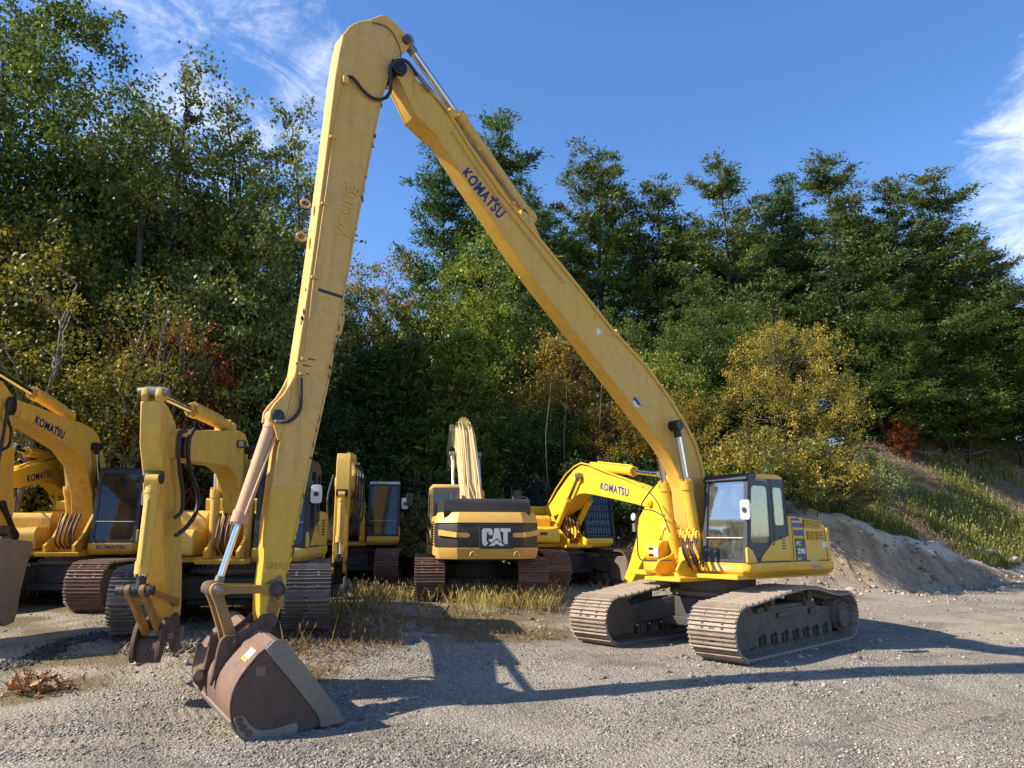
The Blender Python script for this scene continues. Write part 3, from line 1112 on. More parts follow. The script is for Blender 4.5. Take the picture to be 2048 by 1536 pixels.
def height(x, y):
    x = np.asarray(x, float)
    y = np.asarray(y, float)
    xc = np.clip(x, -16, 9)
    yc = np.clip(y, -4, 23)
    z = _co[0] + _co[1] * xc + _co[2] * yc
    w = np.zeros_like(z)
    zp = np.zeros_like(z)
    for a, b, h, r in PADS:
        k = np.exp(-(((x - a) ** 2 + (y - b) ** 2) / (r * r)) ** 2)
        w = w + k
        zp = zp + k * h
    wt = np.clip(w, 0, 1)
    z = z * (1 - wt) + np.where(w > 1e-6, zp / np.maximum(w, 1e-6), 0) * wt
    z = np.where(x > 9, z + (0.12 - z) * sstep(9, 14, x), z)
    small = fbm(x, y, 2.6, 4) * 0.05 * (1 - wt * 0.85)
    z = z + small
    # bank of dug earth on the right and the hill behind it
    yb = bank_base(x)
    zc = np.interp(x, [-2, 0.5, 3.0, 4.4, 8, 11, 13, 15.5, 18, 21, 24, 40], [0.0, 0.15, 1.0, 1.9, 2.5, 2.5, 2.2, 1.7, 1.0, 0.5, 0.25, 0.2])
    t = (y - yb)
    face = sstep(0, 1, t / np.interp(x, [6, 11, 14, 17, 20, 24], [4.3, 3.4, 2.7, 2.0, 1.5, 1.2]))
    gul = np.abs(fbm(x * 2.2 + 0.5 * y, y * 0.35, 1.0, 3))
    mid = face * (1 - face) * 4
    bank = face * (zc - 0.12) * (1 + 0.07 * fbm(x, y, 1.5, 3)) + mid * zc * (fbm(x, y, 0.8, 4) * 0.10 - gul * 0.14) + sstep(0.5, 1, face) * fbm(x, y, 1.1, 3) * 0.16 * (zc > 0.3)
    yh = np.interp(x, [-14, -2, 4, 8, 11, 14, 17, 20, 24, 40], [26, 27.5, 26.2, 26.2, 26.6, 28.2, 30.2, 32.7, 35.3, 43])
    hill = np.clip(y - yh, 0, None)
    rate = np.interp(x, [-14, -3, 2, 8, 13, 18, 24, 32], [0.02, 0.05, 0.12, 0.18, 0.38, 0.52, 0.80, 0.80])
    lim = np.interp(x, [-14, 0, 6, 30], [12, 12, 10, 10])
    hz = rate * (np.minimum(hill, lim)) + 0.03 * np.clip(hill - lim, 0, 40)
    z = z + bank + hz * (1 + 0.12 * fbm(x, y, 5.0, 3)) + sstep(0.5, 6, hill) * fbm(x, y, 3.0, 4) * 0.30 * sstep(-2, 3, x)
    # ruts and clods
    z = z + fbm(x, y, 0.7, 3) * 0.02
    # small ridge of scraped gravel in front of the left row
    return z


def gz(x, y):
    return float(height(np.array([x]), np.array([y]))[0])


def axis(lo, hi, dense_lo, dense_hi, d, grow=1.18):
    a = list(np.arange(dense_lo, dense_hi + 1e-6, d))
    s = d
    while a[-1] < hi:
        s *= grow
        a.append(a[-1] + s)
    s = d
    while a[0] > lo:
        s *= grow
        a.insert(0, a[0] - s)
    return np.array(a)


gx = axis(-600, 600, -14, 26, 0.13)
gy = axis(-300, 900, 7.0, 38, 0.12)
GX, GY = np.meshgrid(gx, gy)
GZ = height(GX.ravel(), GY.ravel())
nx, ny = len(gx), len(gy)
V = np.c_[GX.ravel(), GY.ravel(), GZ]
idx = np.arange(nx * ny).reshape(ny, nx)
Fq = np.c_[idx[:-1, :-1].ravel(), idx[:-1, 1:].ravel(), idx[1:, 1:].ravel(), idx[1:, :-1].ravel()]
X_, Y_ = V[:, 0], V[:, 1]
len_ = np.interp(X_, [6, 11, 14, 17, 20, 24], [4.3, 3.4, 2.7, 2.0, 1.5, 1.2])
t_ = (Y_ - bank_base(X_)) * 4.3 / len_
t_ = np.where(t_ > 4.3, 4.3 + (Y_ - bank_base(X_) - len_), t_)
n1 = fbm(X_, Y_, 3.2, 4)
n2 = fbm(X_ + 50, Y_, 1.1, 4)
# R = tan earth, G = vegetation, B = bank face
ylim = np.interp(X_, [-14, -8, -6, -3.2, -1.6, 0.5, 2.5, 3.2], [9.2, 10.2, 10.6, 11.3, 13.6, 14.2, 15.4, 17.0])
veg = sstep(-0.5, 0.9, (Y_ - ylim) + n1 * 2.4) * (X_ < 4.2) * (0.55 + 0.9 * n2)
veg = np.clip(veg * (0.5 + 1.0 * sstep(-0.1, 0.25, n1)), 0, 1)
veg_hill = sstep(3.6, 5.2, t_ + n2 * 1.2)
veg = np.where(t_ > 3.0, np.maximum(veg_hill * (0.75 + 0.6 * n1), veg * 0), veg * (1 - sstep(0.3, 1.0, t_) * (X_ > 2)))
bank = sstep(0.3, 1.6, t_) * (1 - sstep(3.8, 5.0, t_ + n2)) * (X_ > -1)
tan_ = np.clip(sstep(-0.12, 0.3, n1 + 0.25 * n2) * 0.6 + sstep(6, 10, X_) * 0.5 + sstep(0.2, 1.0, (Y_ - ylim)) * (X_ < 4) * 0.6, 0, 1)
litter = sstep(9, 15, t_) * (X_ > 3) + (Y_ > 27) * (X_ < 3)
crest = np.clip(sstep(2.9, 3.6, t_ + 1.1 * n2) * (1 - sstep(4.2, 5.0, t_ + n2)) * (X_ > 1), 0, 1) * 0.9
def on_yard(px, py, z=-0.3):
    d = ray(px, py)
    t = (z - CAMH) / d.z
    return (d.x * t, d.y * t)


strips = [(on_yard(20, 1492), on_yard(520, 1428), 0.17), (on_yard(-60, 1532), on_yard(330, 1500), 0.20), (on_yard(590, 1352), on_yard(780, 1342), 0.16), (on_yard(1040, 1350), on_yard(1290, 1338), 0.20),
          (on_yard(1180, 1540), on_yard(1560, 1440), 0.15), (on_yard(1500, 1520), on_yard(1990, 1420), 0.22), ((4.0, 16.5), (14.0, 20.5), 0.38), ((6.0, 12.4), (16.0, 17.0), 0.36), ((7.5, 11.6), (17.0, 15.6), 0.36)]
strip = np.zeros(len(V))
along = np.zeros(len(V))
for (ax, ay), (bx_, by_), hw_ in strips:
    dx_, dy_ = bx_ - ax, by_ - ay
    L_ = math.hypot(dx_, dy_)
    tt_ = ((X_ - ax) * dx_ + (Y_ - ay) * dy_) / L_
    dd_ = np.abs((X_ - ax) * -dy_ + (Y_ - ay) * dx_) / L_ + 0.06 * fbm(X_, Y_, 2.0, 2)
    w_ = (1 - sstep(hw_ - 0.08, hw_ + 0.10, dd_)) * sstep(0, 0.3, tt_) * (1 - sstep(L_ - 0.3, L_, tt_)) * np.clip(0.75 + 2.0 * fbm(X_ + 3, Y_, 1.3, 3), 0, 1)
    along = np.where(w_ > strip, tt_, along)
    strip = np.maximum(strip, w_)
colr = np.c_[tan_, np.clip(veg, 0, 1), bank, np.clip(litter, 0, 1)]

m = Mat('gravel_yard')
att = m.node('ShaderNodeAttribute', attribute_name='mask')
ss = m.node('ShaderNodeSeparateColor', {0: att.outputs['Color']})
P = m.tc.outputs['Object']
v1 = m.node('ShaderNodeTexVoronoi', {'Vector': P, 'Scale': 26.0})
v2 = m.node('ShaderNodeTexVoronoi', {'Vector': P, 'Scale': 62.0})
v3 = m.node('ShaderNodeTexVoronoi', {'Vector': P, 'Scale': 130.0})
nz = m.noise(0.55, 7, 0.68)
nzb = m.noise(3.0, 6, 0.72)
nzc = m.noise(30.0, 4, 0.8)
nzd = m.noise(0.12, 4, 0.6)
cell = m.node('ShaderNodeSeparateColor', {0: v2.outputs['Color']})
cell3 = m.node('ShaderNodeSeparateColor', {0: v3.outputs['Color']})
stone = m.ramp(cell.outputs[0], [(0.0, (0.085, 0.076, 0.058)), (0.35, (0.185, 0.164, 0.127)), (0.7, (0.305, 0.27, 0.208)), (0.93, (0.46, 0.412, 0.325)), (1.0, (0.70, 0.66, 0.57))])
stone3 = m.ramp(cell3.outputs[0], [(0.0, (0.112, 0.099, 0.076)), (0.5, (0.25, 0.222, 0.172)), (1.0, (0.45, 0.40, 0.318))])
grav = m.mix(m.ramp(nzc, [(0.4, 0.0), (0.6, 1.0)]), stone, stone3)
earth = m.mix(nzb, (0.42, 0.355, 0.25), (0.29, 0.24, 0.165))
tanf = m.math('ADD', m.math('MULTIPLY', ss.outputs[0], 0.55), m.math('MULTIPLY', m.math('SUBTRACT', nz, 0.5), 1.7), True)
tanf = m.math('MULTIPLY', m.ramp(m.math('ADD', m.math('MULTIPLY', tanf, 0.7), m.math('MULTIPLY', nzb, 0.35)), [(0.28, 0.0), (0.62, 1.0)]), 0.85)
g1 = m.mix(tanf, grav, m.mix(m.ramp(cell.outputs[1], [(0.6, 0.0), (0.75, 0.7)]), earth, stone))
# damp darker patches
g1 = m.mix(m.ramp(m.noise(0.45, 6, 0.72, 0.5), [(0.48, 0.0), (0.62, 0.62)]), g1, (0.10, 0.090, 0.073))
bankc = m.mix(m.ramp(m.noise(1.3, 6, 0.7, stretch=(1.6, 0.4, 0.4)), [(0.38, 0.0), (0.64, 1.0)]), (0.27, 0.18, 0.10), (0.48, 0.34, 0.20))
bankc = m.mix(m.ramp(m.noise(9.0, 6, 0.8), [(0.45, 0.0), (0.62, 0.6)]), bankc, (0.19, 0.13, 0.085))
bankc = m.mix(m.ramp(cell.outputs[2], [(0.86, 0.0), (0.92, 0.6)]), bankc, (0.33, 0.30, 0.26))
g1 = m.mix(ss.outputs[2], g1, bankc)
cr_ = m.node('ShaderNodeAttribute', attribute_name='crest')
g1 = m.mix(cr_.outputs['Fac'], g1, m.mix(nzb, (0.68, 0.56, 0.41), (0.50, 0.40, 0.28)))  # pale colour painted along the crest imitates its sunlit rim
straw = m.mix(m.noise(4.0, 5, 0.7), (0.20, 0.145, 0.085), (0.10, 0.095, 0.04))
vegf = m.ramp(m.math('MULTIPLY', ss.outputs[1], m.math('ADD', m.math('MULTIPLY', nzb, 1.2), 0.3)), [(0.3, 0.0), (0.7, 1.0)])
g1 = m.mix(vegf, g1, straw)
lit = m.mix(m.noise(9.0, 5, 0.8), (0.17, 0.125, 0.08), (0.34, 0.26, 0.175))
att2 = m.node('ShaderNodeAttribute', attribute_name='litter')
g1 = m.mix(att2.outputs['Fac'], g1, lit)
sa_ = m.node('ShaderNodeAttribute', attribute_name='strip')
al_ = m.node('ShaderNodeAttribute', attribute_name='along')
cl_ = m.math('MULTIPLY', m.math('GREATER_THAN', m.math('SINE', m.math('ADD', m.math('MULTIPLY', al_.outputs['Fac'], 48.0), m.math('MULTIPLY', nzb, 2.0))), 0.25), sa_.outputs['Fac'])
sb_ = sa_
g1 = m.mix(m.math('MULTIPLY', sb_.outputs['Fac'], 0.45), g1, m.mix(nzb, (0.40, 0.34, 0.25), (0.30, 0.25, 0.18)))
g1 = m.mix(m.math('MULTIPLY', cl_, 0.5), g1, (0.12, 0.10, 0.078))
m.base(g1, 0.92, 0, 0.2)
hh = m.math('ADD', m.math('MULTIPLY', v1.outputs['Distance'], -0.9), m.math('MULTIPLY', v2.outputs['Distance'], -0.5))
hh = m.math('ADD', hh, m.math('MULTIPLY', nzb, 1.6))
# long tyre and crawler prints
wv = m.node('ShaderNodeTexWave', {'Vector': m.node('ShaderNodeMapping', {0: P, 'Rotation': (0, 0, R(62)), 'Scale': (1, 1, 1)}).outputs[0], 'Scale': 2.6, 'Distortion': 0.4, 'Detail': 2.0}, wave_type='BANDS')
wv2 = m.noise(0.9, 3, 0.6, stretch=(0.25, 1.6, 1))
pf = m.math('MULTIPLY', m.ramp(wv2, [(0.52, 0.0), (0.62, 1.0)]), m.math('MULTIPLY', wv.outputs['Fac'], 0.9))
hh = m.math('ADD', hh, m.math('MULTIPLY', cl_, -2.4))
m.bump(hh, 0.75, 0.03)
MT['gravel'] = m.m
gme = np_mesh('ground', V, Fq, m.m, {'mask': ('POINT', 'FLOAT_COLOR', colr), 'litter': ('POINT', 'FLOAT', colr[:, 3]), 'crest': ('POINT', 'FLOAT', crest), 'strip': ('POINT', 'FLOAT', strip), 'along': ('POINT', 'FLOAT', along)}, smooth=True)
ground = link('ground', gme)
tag(ground, kind='structure')


def strip_at(x, y):
    w = np.zeros(len(x))
    for (ax, ay), (bx_, by_), hw_ in strips:
        dx_, dy_ = bx_ - ax, by_ - ay
        L_ = math.hypot(dx_, dy_)
        tt_ = ((x - ax) * dx_ + (y - ay) * dy_) / L_
        dd_ = np.abs((x - ax) * -dy_ + (y - ay) * dx_) / L_
        w = np.maximum(w, (dd_ < hw_) & (tt_ > 0) & (tt_ < L_))
    return w


def veg_at(x, y):
    yl = np.interp(x, [-14, -8, -6, -3.2, -1.6, 0.5, 2.5, 3.2], [9.2, 10.2, 10.6, 11.3, 13.6, 14.2, 15.4, 17.0])
    return (y - yl) + fbm(x, y, 3.2, 4) * 2.4


# ------------------------------------------------------------------ main machine
K = Frame('long_reach_excavator', (*C_MAIN, 0.0), -144, 'long-reach excavator with very tall yellow boom and stick, wide brown bucket resting on the gravel', 'excavator')
WB, WS = 0.30, 0.31        # thickness of boom and stick
SB, SS = WB / 2, WS / 2
undercarriage(K, 1.27, 0.85, R(8.45), mat=MT['track_tan'], fmat=simple('mud_caked_steel', (0.13, 0.105, 0.08), 0.85, 0, 0.4, 6, 0.6, c2=(0.085, 0.07, 0.055), dust=(0.30, 0.24, 0.17)),
              xmat=simple('dusty_black_steel', (0.06, 0.055, 0.05), 0.7, 0, 0.4, 6, 0.4), H=0.87, arch=0.19, Lh=2.42)
PB = MT['paint_body']
Z3 = lambda x, y: (1380 + 0.15625 * x, 930 + 0.15625 * y)
uF = K.L(1494, 1124, side=1.4).x
uR = K.L(1582, 1124, side=1.4).x
uT = K.L(1669, 1135, side=1.4).x
# revolving frame and deck edges
mb = MB()
mb.box((uT + 0.1, -1.3, 1.22), (uF + 0.15, 1.3, 1.30))
mb.box((uF - 0.6, -0.45, 1.16), (uF + 0.62, 0.42, 1.23))
mb.build('revolving_frame', PB, K.root, bevel=0.01)
mb = MB()
mb.prism_z([(uT + 0.05, 0.41), (uF + 0.03, 0.41), (uF + 0.03, 1.32), (uF - 0.06, 1.43), (uT + 0.05, 1.43)], 1.36, 1.50)
vs = []
top = [(uT + 0.02, 0.41), (uF + 0.03, 0.41), (uF + 0.03, 1.32), (uF - 0.06, 1.43), (uT + 0.02, 1.43)]
bot = [(uT + 0.12, 0.5), (uF - 0.05, 0.5), (uF - 0.05, 1.24), (uF - 0.14, 1.33), (uT + 0.12, 1.33)]
mb.add([(a, b, 1.36) for a, b in top] + [(a, b, 1.25) for a, b in bot], [(0, 1, 2, 3, 4), (9, 8, 7, 6, 5)] + [(i, i + 5, (i + 1) % 5 + 5, (i + 1) % 5) for i in range(5)])
deck = mb.build('deck_skirt', PB, K.root, bevel=0.008)
text_at('serial_number', '10084371', K.L(*Z3(285, 1332), u=uF + 0.03), K.L(*Z3(540, 1338), u=uF + 0.03), K.L(*Z3(287, 1283), u=uF + 0.03), (1, 0, 0), MT['silver'], deck, 0.02)
qd = [K.L(*Z3(a, b), side=1.43) for a, b in ((1560, 1318), (1690, 1318), (1690, 1282), (1560, 1282))]
quad_decal('faded_sticker', qd, (0, 1, 0), simple('faded_blue_grey', (0.25, 0.30, 0.30), 0.5), deck, 0.003)
cab_m, ff = cab(K, uF, uR + 0.0, 0.42, 1.40, 1.51, 3.06, rake=0.16, body=PB, roof=PB, pm=simple('blue_black_frame_paint', (0.035, 0.04, 0.052), 0.45, 0, 0.3, 15, 0.1), mirror=True)
# front roof edge is black
MB().prism([(uF - 0.10, 2.95), (uF - 0.17, 3.07), (uF - 0.42, 3.085), (uF - 0.42, 3.0), (uF - 0.2, 2.95)], 0.415, 1.405).build('roof_front_edge', MT['black'], cab_m, bevel=0.015)
text_at('door_lettering', 'KOMATSU', K.L(*Z3(835, 195), side=1.402), K.L(*Z3(975, 215), side=1.402), K.L(*Z3(835, 165), side=1.402), (0, 1, 0), MT['silver'], cab_m, 0.03)
# things seen through the door glass
mb = MB()
mb.prism([(uF - 0.62, 1.75), (uF - 0.30, 1.75), (uF - 0.34, 2.15), (uF - 0.6, 2.2)], 0.9, 1.2)
mb.build('folded_vest', MT['vest'], cab_m, bevel=0.05, seg=2)
# engine house
hood_px = [(1583, 1124), (1581, 1031), (1604, 1034), (1634, 1040), (1650, 1050), (1658, 1075), (1664, 1100), (1670, 1124)]
hp = K.prof(hood_px, 1.39)
hp = [(uR - 0.02, 1.50), (uR - 0.02, hp[1][1])] + hp[2:7] + [(uT + 0.02, 1.50)]
hz = hp[1][1]
hood = MB().prism(hp, -1.37, 1.39).build('engine_house', PB, K.root, bevel=0.05, seg=3)
# seams of the side doors
mb = MB()
for px_ in (1588.5, 1611):
    a = K.L(px_, 1122, side=1.392)
    b = K.L(px_ - 6, 1040, side=1.392)
    mb.tube(a, b, 0.006, 5)
a = K.L(1657, 1122, side=1.392)
b = K.L(1648, 1056, side=1.392)
mb.tube(a, b, 0.007, 5)
mb.build('door_seams', MT['stain'], hood)
for i, (x0, y0, x1, y1) in enumerate(((1450, 690, 1560, 800), (1560, 700, 1672, 810), (1500, 845, 1592, 958), (1612, 850, 1710, 960))):
    a = K.L(*Z3(x0, y1), side=1.39)
    b = K.L(*Z3(x1, y1), side=1.39)
    c = K.L(*Z3(x0, y0), side=1.39)
    ua, ub, za, zb = a.x, b.x, min(a.z, b.z), c.z
    dark = MB().box((min(ua, ub), 1.392, za), (max(ua, ub), 1.396, zb)).build('vent_recess', MT['under_dark'], hood)
    for k in range(6):
        z = za + (zb - za) * (k + 0.5) / 6
        w = MB().prism([(min(ua, ub), z - 0.009), (max(ua, ub), z - 0.009), (max(ua, ub), z + 0.007), (min(ua, ub), z + 0.007)], 1.396, 1.412)
        w.build('vent_slat', PB, hood, bevel=0.002)
for q in (((1285, 678), (1388, 680), (1402, 715), (1292, 708)), ((1296, 740), (1425, 742), (1440, 800), (1305, 795)), ((1318, 828), (1448, 832), (1458, 908), (1330, 902))):
    quad_decal('blue_stripe', [K.L(*Z3(*p), side=1.391) for p in (q[3], q[2], q[1], q[0])], (0, 1, 0), MT['blue'], hood, 0.004)
quad_decal('model_panel', [K.L(*Z3(*p), side=1.391) for p in ((1366, 1238), (1502, 1240), (1470, 945), (1336, 935))], (0, 1, 0), MT['greydecal'], hood, 0.004)
for body, a, b, c in (('PC', (1358, 1030), (1412, 1034), (1356, 975)), ('290', (1374, 1138), (1476, 1142), (1368, 1062)), ('LC', (1382, 1215), (1420, 1217), (1378, 1175))):
    text_at('model_lettering', body, *[K.L(*Z3(*p), side=1.391) for p in (a, b, c)], (0, 1, 0), MT['white'], hood, 0.05, proud=0.009)
quad_decal('white_sticker', [K.L(*Z3(*p), side=1.391) for p in ((1695, 1055), (1762, 1055), (1752, 985), (1688, 985))], (0, 1, 0), MT['white'], hood, 0.004)
quad_decal('pale_sticker', [K.L(*Z3(*p), side=1.391) for p in ((1535, 1235), (1645, 1235), (1640, 1195), (1535, 1195))], (0, 1, 0), MT['silver'], hood, 0.003)
# counterweight behind
mb = MB()
mb.prism_z(arcpts([(uT + 0.06, -1.40), (uT + 0.06, 1.36), (uT - 0.10, 1.28), (uT - 0.42, 0.8), (uT - 0.5, 0), (uT - 0.42, -0.8), (uT - 0.10, -1.28)], 0.1, 3), 1.27, 2.12)
mb.build('counterweight', PB, K.root, bevel=0.05, seg=2)
# black louvred hood beside the muffler
mb = MB()
mb.box((uR - 0.50, 0.75, hz - 0.02), (uR - 0.06, 1.33, hz + 0.06))
g_ = mb.build('air_intake', MT['black'], K.root, bevel=0.01)
for k in range(6):
    z = hz + 0.03 + k * 0.045
    d_ = 0.30 - k * 0.035
    MB().box((uR - 0.18 - d_, 0.78 + k * 0.02, z), (uR - 0.08, 1.34 - k * 0.01, z + 0.022)).build('intake_louvre', MT['black'], g_, bevel=0.003)
MB().box((uR - 0.33, 0.82, hz + 0.03), (uR - 0.10, 1.28, hz + 0.27)).build('intake_core', MT['under_dark'], g_)
MB().path([(uR - 0.12, 1.30, hz + 0.02), (uR - 0.02, 1.32, hz + 0.45), (uR + 0.05, 1.34, 3.02), (uR + 0.18, 1.30, 3.08)], 0.016, 6).build('rear_handrail', MT['black'], K.root)
for z in (2.35, 2.75):
    MB().tube((uR - 0.04, 1.31, z), (uR + 0.05, 1.2, z), 0.012, 6).build('rail_bracket', MT['black'], K.root)
# engine hood centre and right side boxes
uC = uF
mb = MB()
mb.prism([(uR - 0.05, 1.4), (uR - 0.05, 2.2), (uT + 0.25, 2.2), (uT + 0.05, 1.9), (uT + 0.05, 1.4)], -1.35, 0.4)
mb.build('rear_hood', PB, K.root, bevel=0.04)
bx = lambda px, py, u: K.L(px, py, u=u)
ut = uC + 0.32
sl = K.L(1287, 1100, u=ut).y
za_, zb_ = K.L(1310, 1121, u=ut).z, K.L(1310, 1081, u=ut).z
zt_ = K.L(1345, 1042, u=uC - 0.12).z
st_ = K.L(1318, 1060, u=uC - 0.12).y
mb = MB()
# rounded tool box at the front right
tb = arcpts([(uC - 0.35, za_), (ut, za_), (ut, zb_ - 0.1), (ut - 0.12, zb_), (uC - 0.35, zb_)], 0.13, 4)
mb.prism(tb, sl, -0.36)
tool = mb.build('tool_box', PB, K.root, bevel=0.015)
mb = MB()
mb.prism([(uC - 0.5, 1.24), (ut - 0.05, 1.24), (ut + 0.02, 1.33), (ut + 0.02, za_ - 0.01), (uC - 0.5, za_ - 0.01)], sl, -0.34)
mb.build('tool_box_base', PB, K.root, bevel=0.012)
mb = MB()
mb.prism(arcpts([(uC - 1.1, 1.45), (uC - 0.12, 1.45), (uC - 0.12, zt_ - 0.12), (uC - 0.2, zt_), (uC - 1.1, zt_)], 0.1, 3), st_, -0.36)
mb.build('fuel_tank', PB, K.root, bevel=0.02)
mb = MB()
mb.tube((uC - 0.4, -0.55, zt_ - 0.02), (uC - 0.4, -0.55, zt_ + 0.14), 0.07, 14)
mb.tube((uC - 0.4, -0.55, zt_ + 0.12), (uC - 0.4, -0.55, zt_ + 0.18), 0.09, 14)
mb.build('filler_cap', PB, K.root)
for k in range(3):
    MB().box((ut + 0.001, sl + 0.14, za_ + 0.08 + k * 0.06), (ut + 0.006, sl + 0.26, za_ + 0.12 + k * 0.06)).build('warning_sticker', MT['black'] if k != 1 else MT['silver'], tool)
MB().box((ut + 0.001, sl + 0.27, za_ + 0.07), (ut + 0.005, sl + 0.38, za_ + 0.24)).build('paper_sticker', MT['white'], tool)
# boom foot brackets
mb = MB()
for s_ in (-0.30, 0.24):
    mb.prism([(uC - 1.3, 1.25), (uC + 0.45, 1.25), (uC + 0.55, 1.36), (uC + 0.42, 1.52), (uC + 0.1, 1.6), (uC - 0.45, 2.08), (uC - 0.75, 2.02), (uC - 1.3, 1.5)], s_, s_ + 0.05)
mb.build('boom_brackets', PB, K.root, bevel=0.01)
# handrail on the right front, with lamp-like mirror
hr = [K.L(x, y, u=ut + 0.02) for x, y in ((1345, 1120), (1290, 1121), (1278, 1113), (1275, 1090), (1275, 1040), (1285, 1005), (1313, 966))]
hr[0].z = max(hr[0].z, 1.44)
hose('handrail', hr, 0.014, K.root, MT['black'], 6, 4)
h2 = [K.L(x, y, u=ut + 0.0) for x, y in ((1281, 1019), (1305, 1021), (1325, 1031), (1330, 1031))]
hose('handrail_brace', h2, 0.012, K.root, MT['black'], 6, 3)
h3 = [K.L(x, y, u=ut + 0.0) for x, y in ((1300, 986), (1315, 1005), (1326, 1030), (1340, 1065))]
hose('handrail_brace', h3, 0.012, K.root, MT['black'], 6, 3)
p = K.L(1267, 1034, u=ut + 0.03)
mr_ = MB().disc(p, (1, -0.2, 0), 0.075, 0.04, 18).build('side_mirror', MT['mirror'], K.root, bevel=0.01)
p2 = K.L(1269, 1053, u=ut + 0.03)
MB().tube(p2 + Vector((0, 0, -0.1)), p2 + Vector((0, 0, 0.06)), 0.045, 12).build('mirror_housing', MT['steel'], mr_)
MB().path([p2 + Vector((0, 0, 0.06)), p2 + Vector((0, 0.06, 0.09)), hr[4]], 0.014, 6).build('mirror_clamp', MT['black'], mr_)

# ---- boom
PMN = MT['paint_main']
boom_px = [(788, 120), (800, 118), (812, 132), (832, 158), (850, 172), (866, 186), (885, 206), (908, 240), (938, 288), (999, 379), (1076, 473), (1136, 546), (1227, 660), (1295, 733),
           (1341, 797), (1372, 848), (1392, 888), (1403, 925), (1409, 960), (1412, 1010), (1408, 1060), (1396, 1076), (1380, 1070), (1372, 1035), (1366, 985), (1356, 945), (1341, 915), (1318, 882),
           (1250, 795), (1163, 682), (1081, 578), (1030, 508), (975, 426), (935, 368), (903, 318), (875, 276), (850, 252), (829, 232), (812, 194), (798, 165), (786, 142)]
bp = K.prof(boom_px, SB)
mb = MB()
mb.prism(bp, -SB, SB)
boom = mb.build('boom', PMN, K.root, bevel=0.012)
# welded flange along the top edge and the fork plates at the tip
fl = [(850, 172), (866, 186), (885, 206), (908, 240), (938, 288), (999, 379), (1076, 473), (1136, 546), (1227, 660), (1295, 733), (1341, 797), (1372, 848), (1392, 888), (1403, 925), (1409, 960)]
fl_in = [(x - 4.2, y + 2.6) for x, y in fl][::-1]
for sg in (1, -1):
    MB().prism(K.prof(fl + fl_in, SB), sg * SB, sg * (SB + 0.03)).build('top_flange', PMN, boom, bevel=0.004)
fork = [(788, 120), (800, 118), (812, 132), (832, 158), (823, 163), (821, 172), (828, 195), (839, 222), (862, 250), (876, 277), (850, 252), (829, 232), (812, 194), (798, 165), (786, 142)]
for sg in (1, -1):
    MB().prism(K.prof(fork, SB), sg * SB, sg * (SB + 0.045)).build('fork_plate', PMN, boom, bevel=0.008)
lo = [(875, 276), (903, 318), (935, 368), (975, 426), (1030, 508), (1081, 578), (1163, 682), (1250, 795), (1318, 882), (1341, 915)]
lo_in = [(x + 2.0, y - 1.4) for x, y in lo][::-1]
MB().prism(K.prof(lo + lo_in, SB), SB, SB + 0.018).build('bottom_flange', PMN, boom, bevel=0.004)
# weld beads and clips
MB().path([K.pt(*p, SB + 0.035) for p in ((905, 262), (936, 309), (998, 398), (1072, 492), (1130, 566))], 0.013, 6).build('side_pipe', MT['paint_main'], boom, angle=80)
mb = MB()
for x, y in ((1190, 636), (1226, 672)):
    a = K.pt(x, y, SB + 0.01)
    b = K.pt(x + 8, y - 12, SB + 0.01)
    mb.tube(a, b, 0.022, 8)
    mb.tube(b, b + Vector((0, -0.12, 0.0)), 0.022, 8)
for x, y in ((956, 300), (1025, 408)):
    a = K.pt(x, y, SB)
    mb.box((a.x - 0.03, a.y - 0.02, a.z - 0.03), (a.x + 0.03, a.y + 0.06, a.z + 0.03))
mb.build('pipe_clips', PMN, boom, bevel=0.004)
pin('boom_tip_pin', K.pt(797, 138, SB + 0.04, 0), 0.125, SB + 0.10, MT['stain'], boom, True)
pin('rod_pin', K.pt(1347, 852, SB + 0.05, 0), 0.10, SB + 0.20, MT['stain'], boom)
komatsu_text('boom_lettering', K, (921, 349), (997, 439), (937, 334), SB, MT['navy'], boom)
text_at('unit_number', '10084331', K.pt(1272, 797, SB), K.pt(1290, 815, SB), K.pt(1276, 792, SB), (0, 1, 0), MT['silver'], boom, 0.01)
quad_decal('striped_sticker', [K.pt(*p, SB) for p in ((1274, 809), (1283, 812), (1270, 793), (1266, 797))], (0, 1, 0), MT['navy'], boom)
quad_decal('white_sticker', [K.pt(*p, SB) for p in ((1196, 671), (1203, 665), (1197, 656), (1191, 659))], (0, 1, 0), MT['white'], boom)
quad_decal('white_sticker', [K.pt(*p, SB) for p in ((1270, 813), (1279, 816), (1270, 801), (1264, 803))], (0, 1, 0), MT['white'], boom)
# pipe and bracket on the underside
pu = [K.pt(x, y, -SB + 0.04) for x, y in ((1045, 545), (1050, 551), (1085, 596), (1094, 606))]
mb = MB()
mb.path(pu, 0.018, 6)
a = pu[0]
for d_ in (-0.06, 0.0, 0.06):
    mb.path([a + Vector((d_, 0.0, 0.03)), a + Vector((d_, 0, -0.12))], 0.012, 5)
mb.path([pu[-1], pu[-1] + Vector((0, 0.1, -0.03)), pu[-1] + Vector((0.02, 0.2, -0.02))], 0.016, 6)
mb.build('underside_pipe', PB, boom)
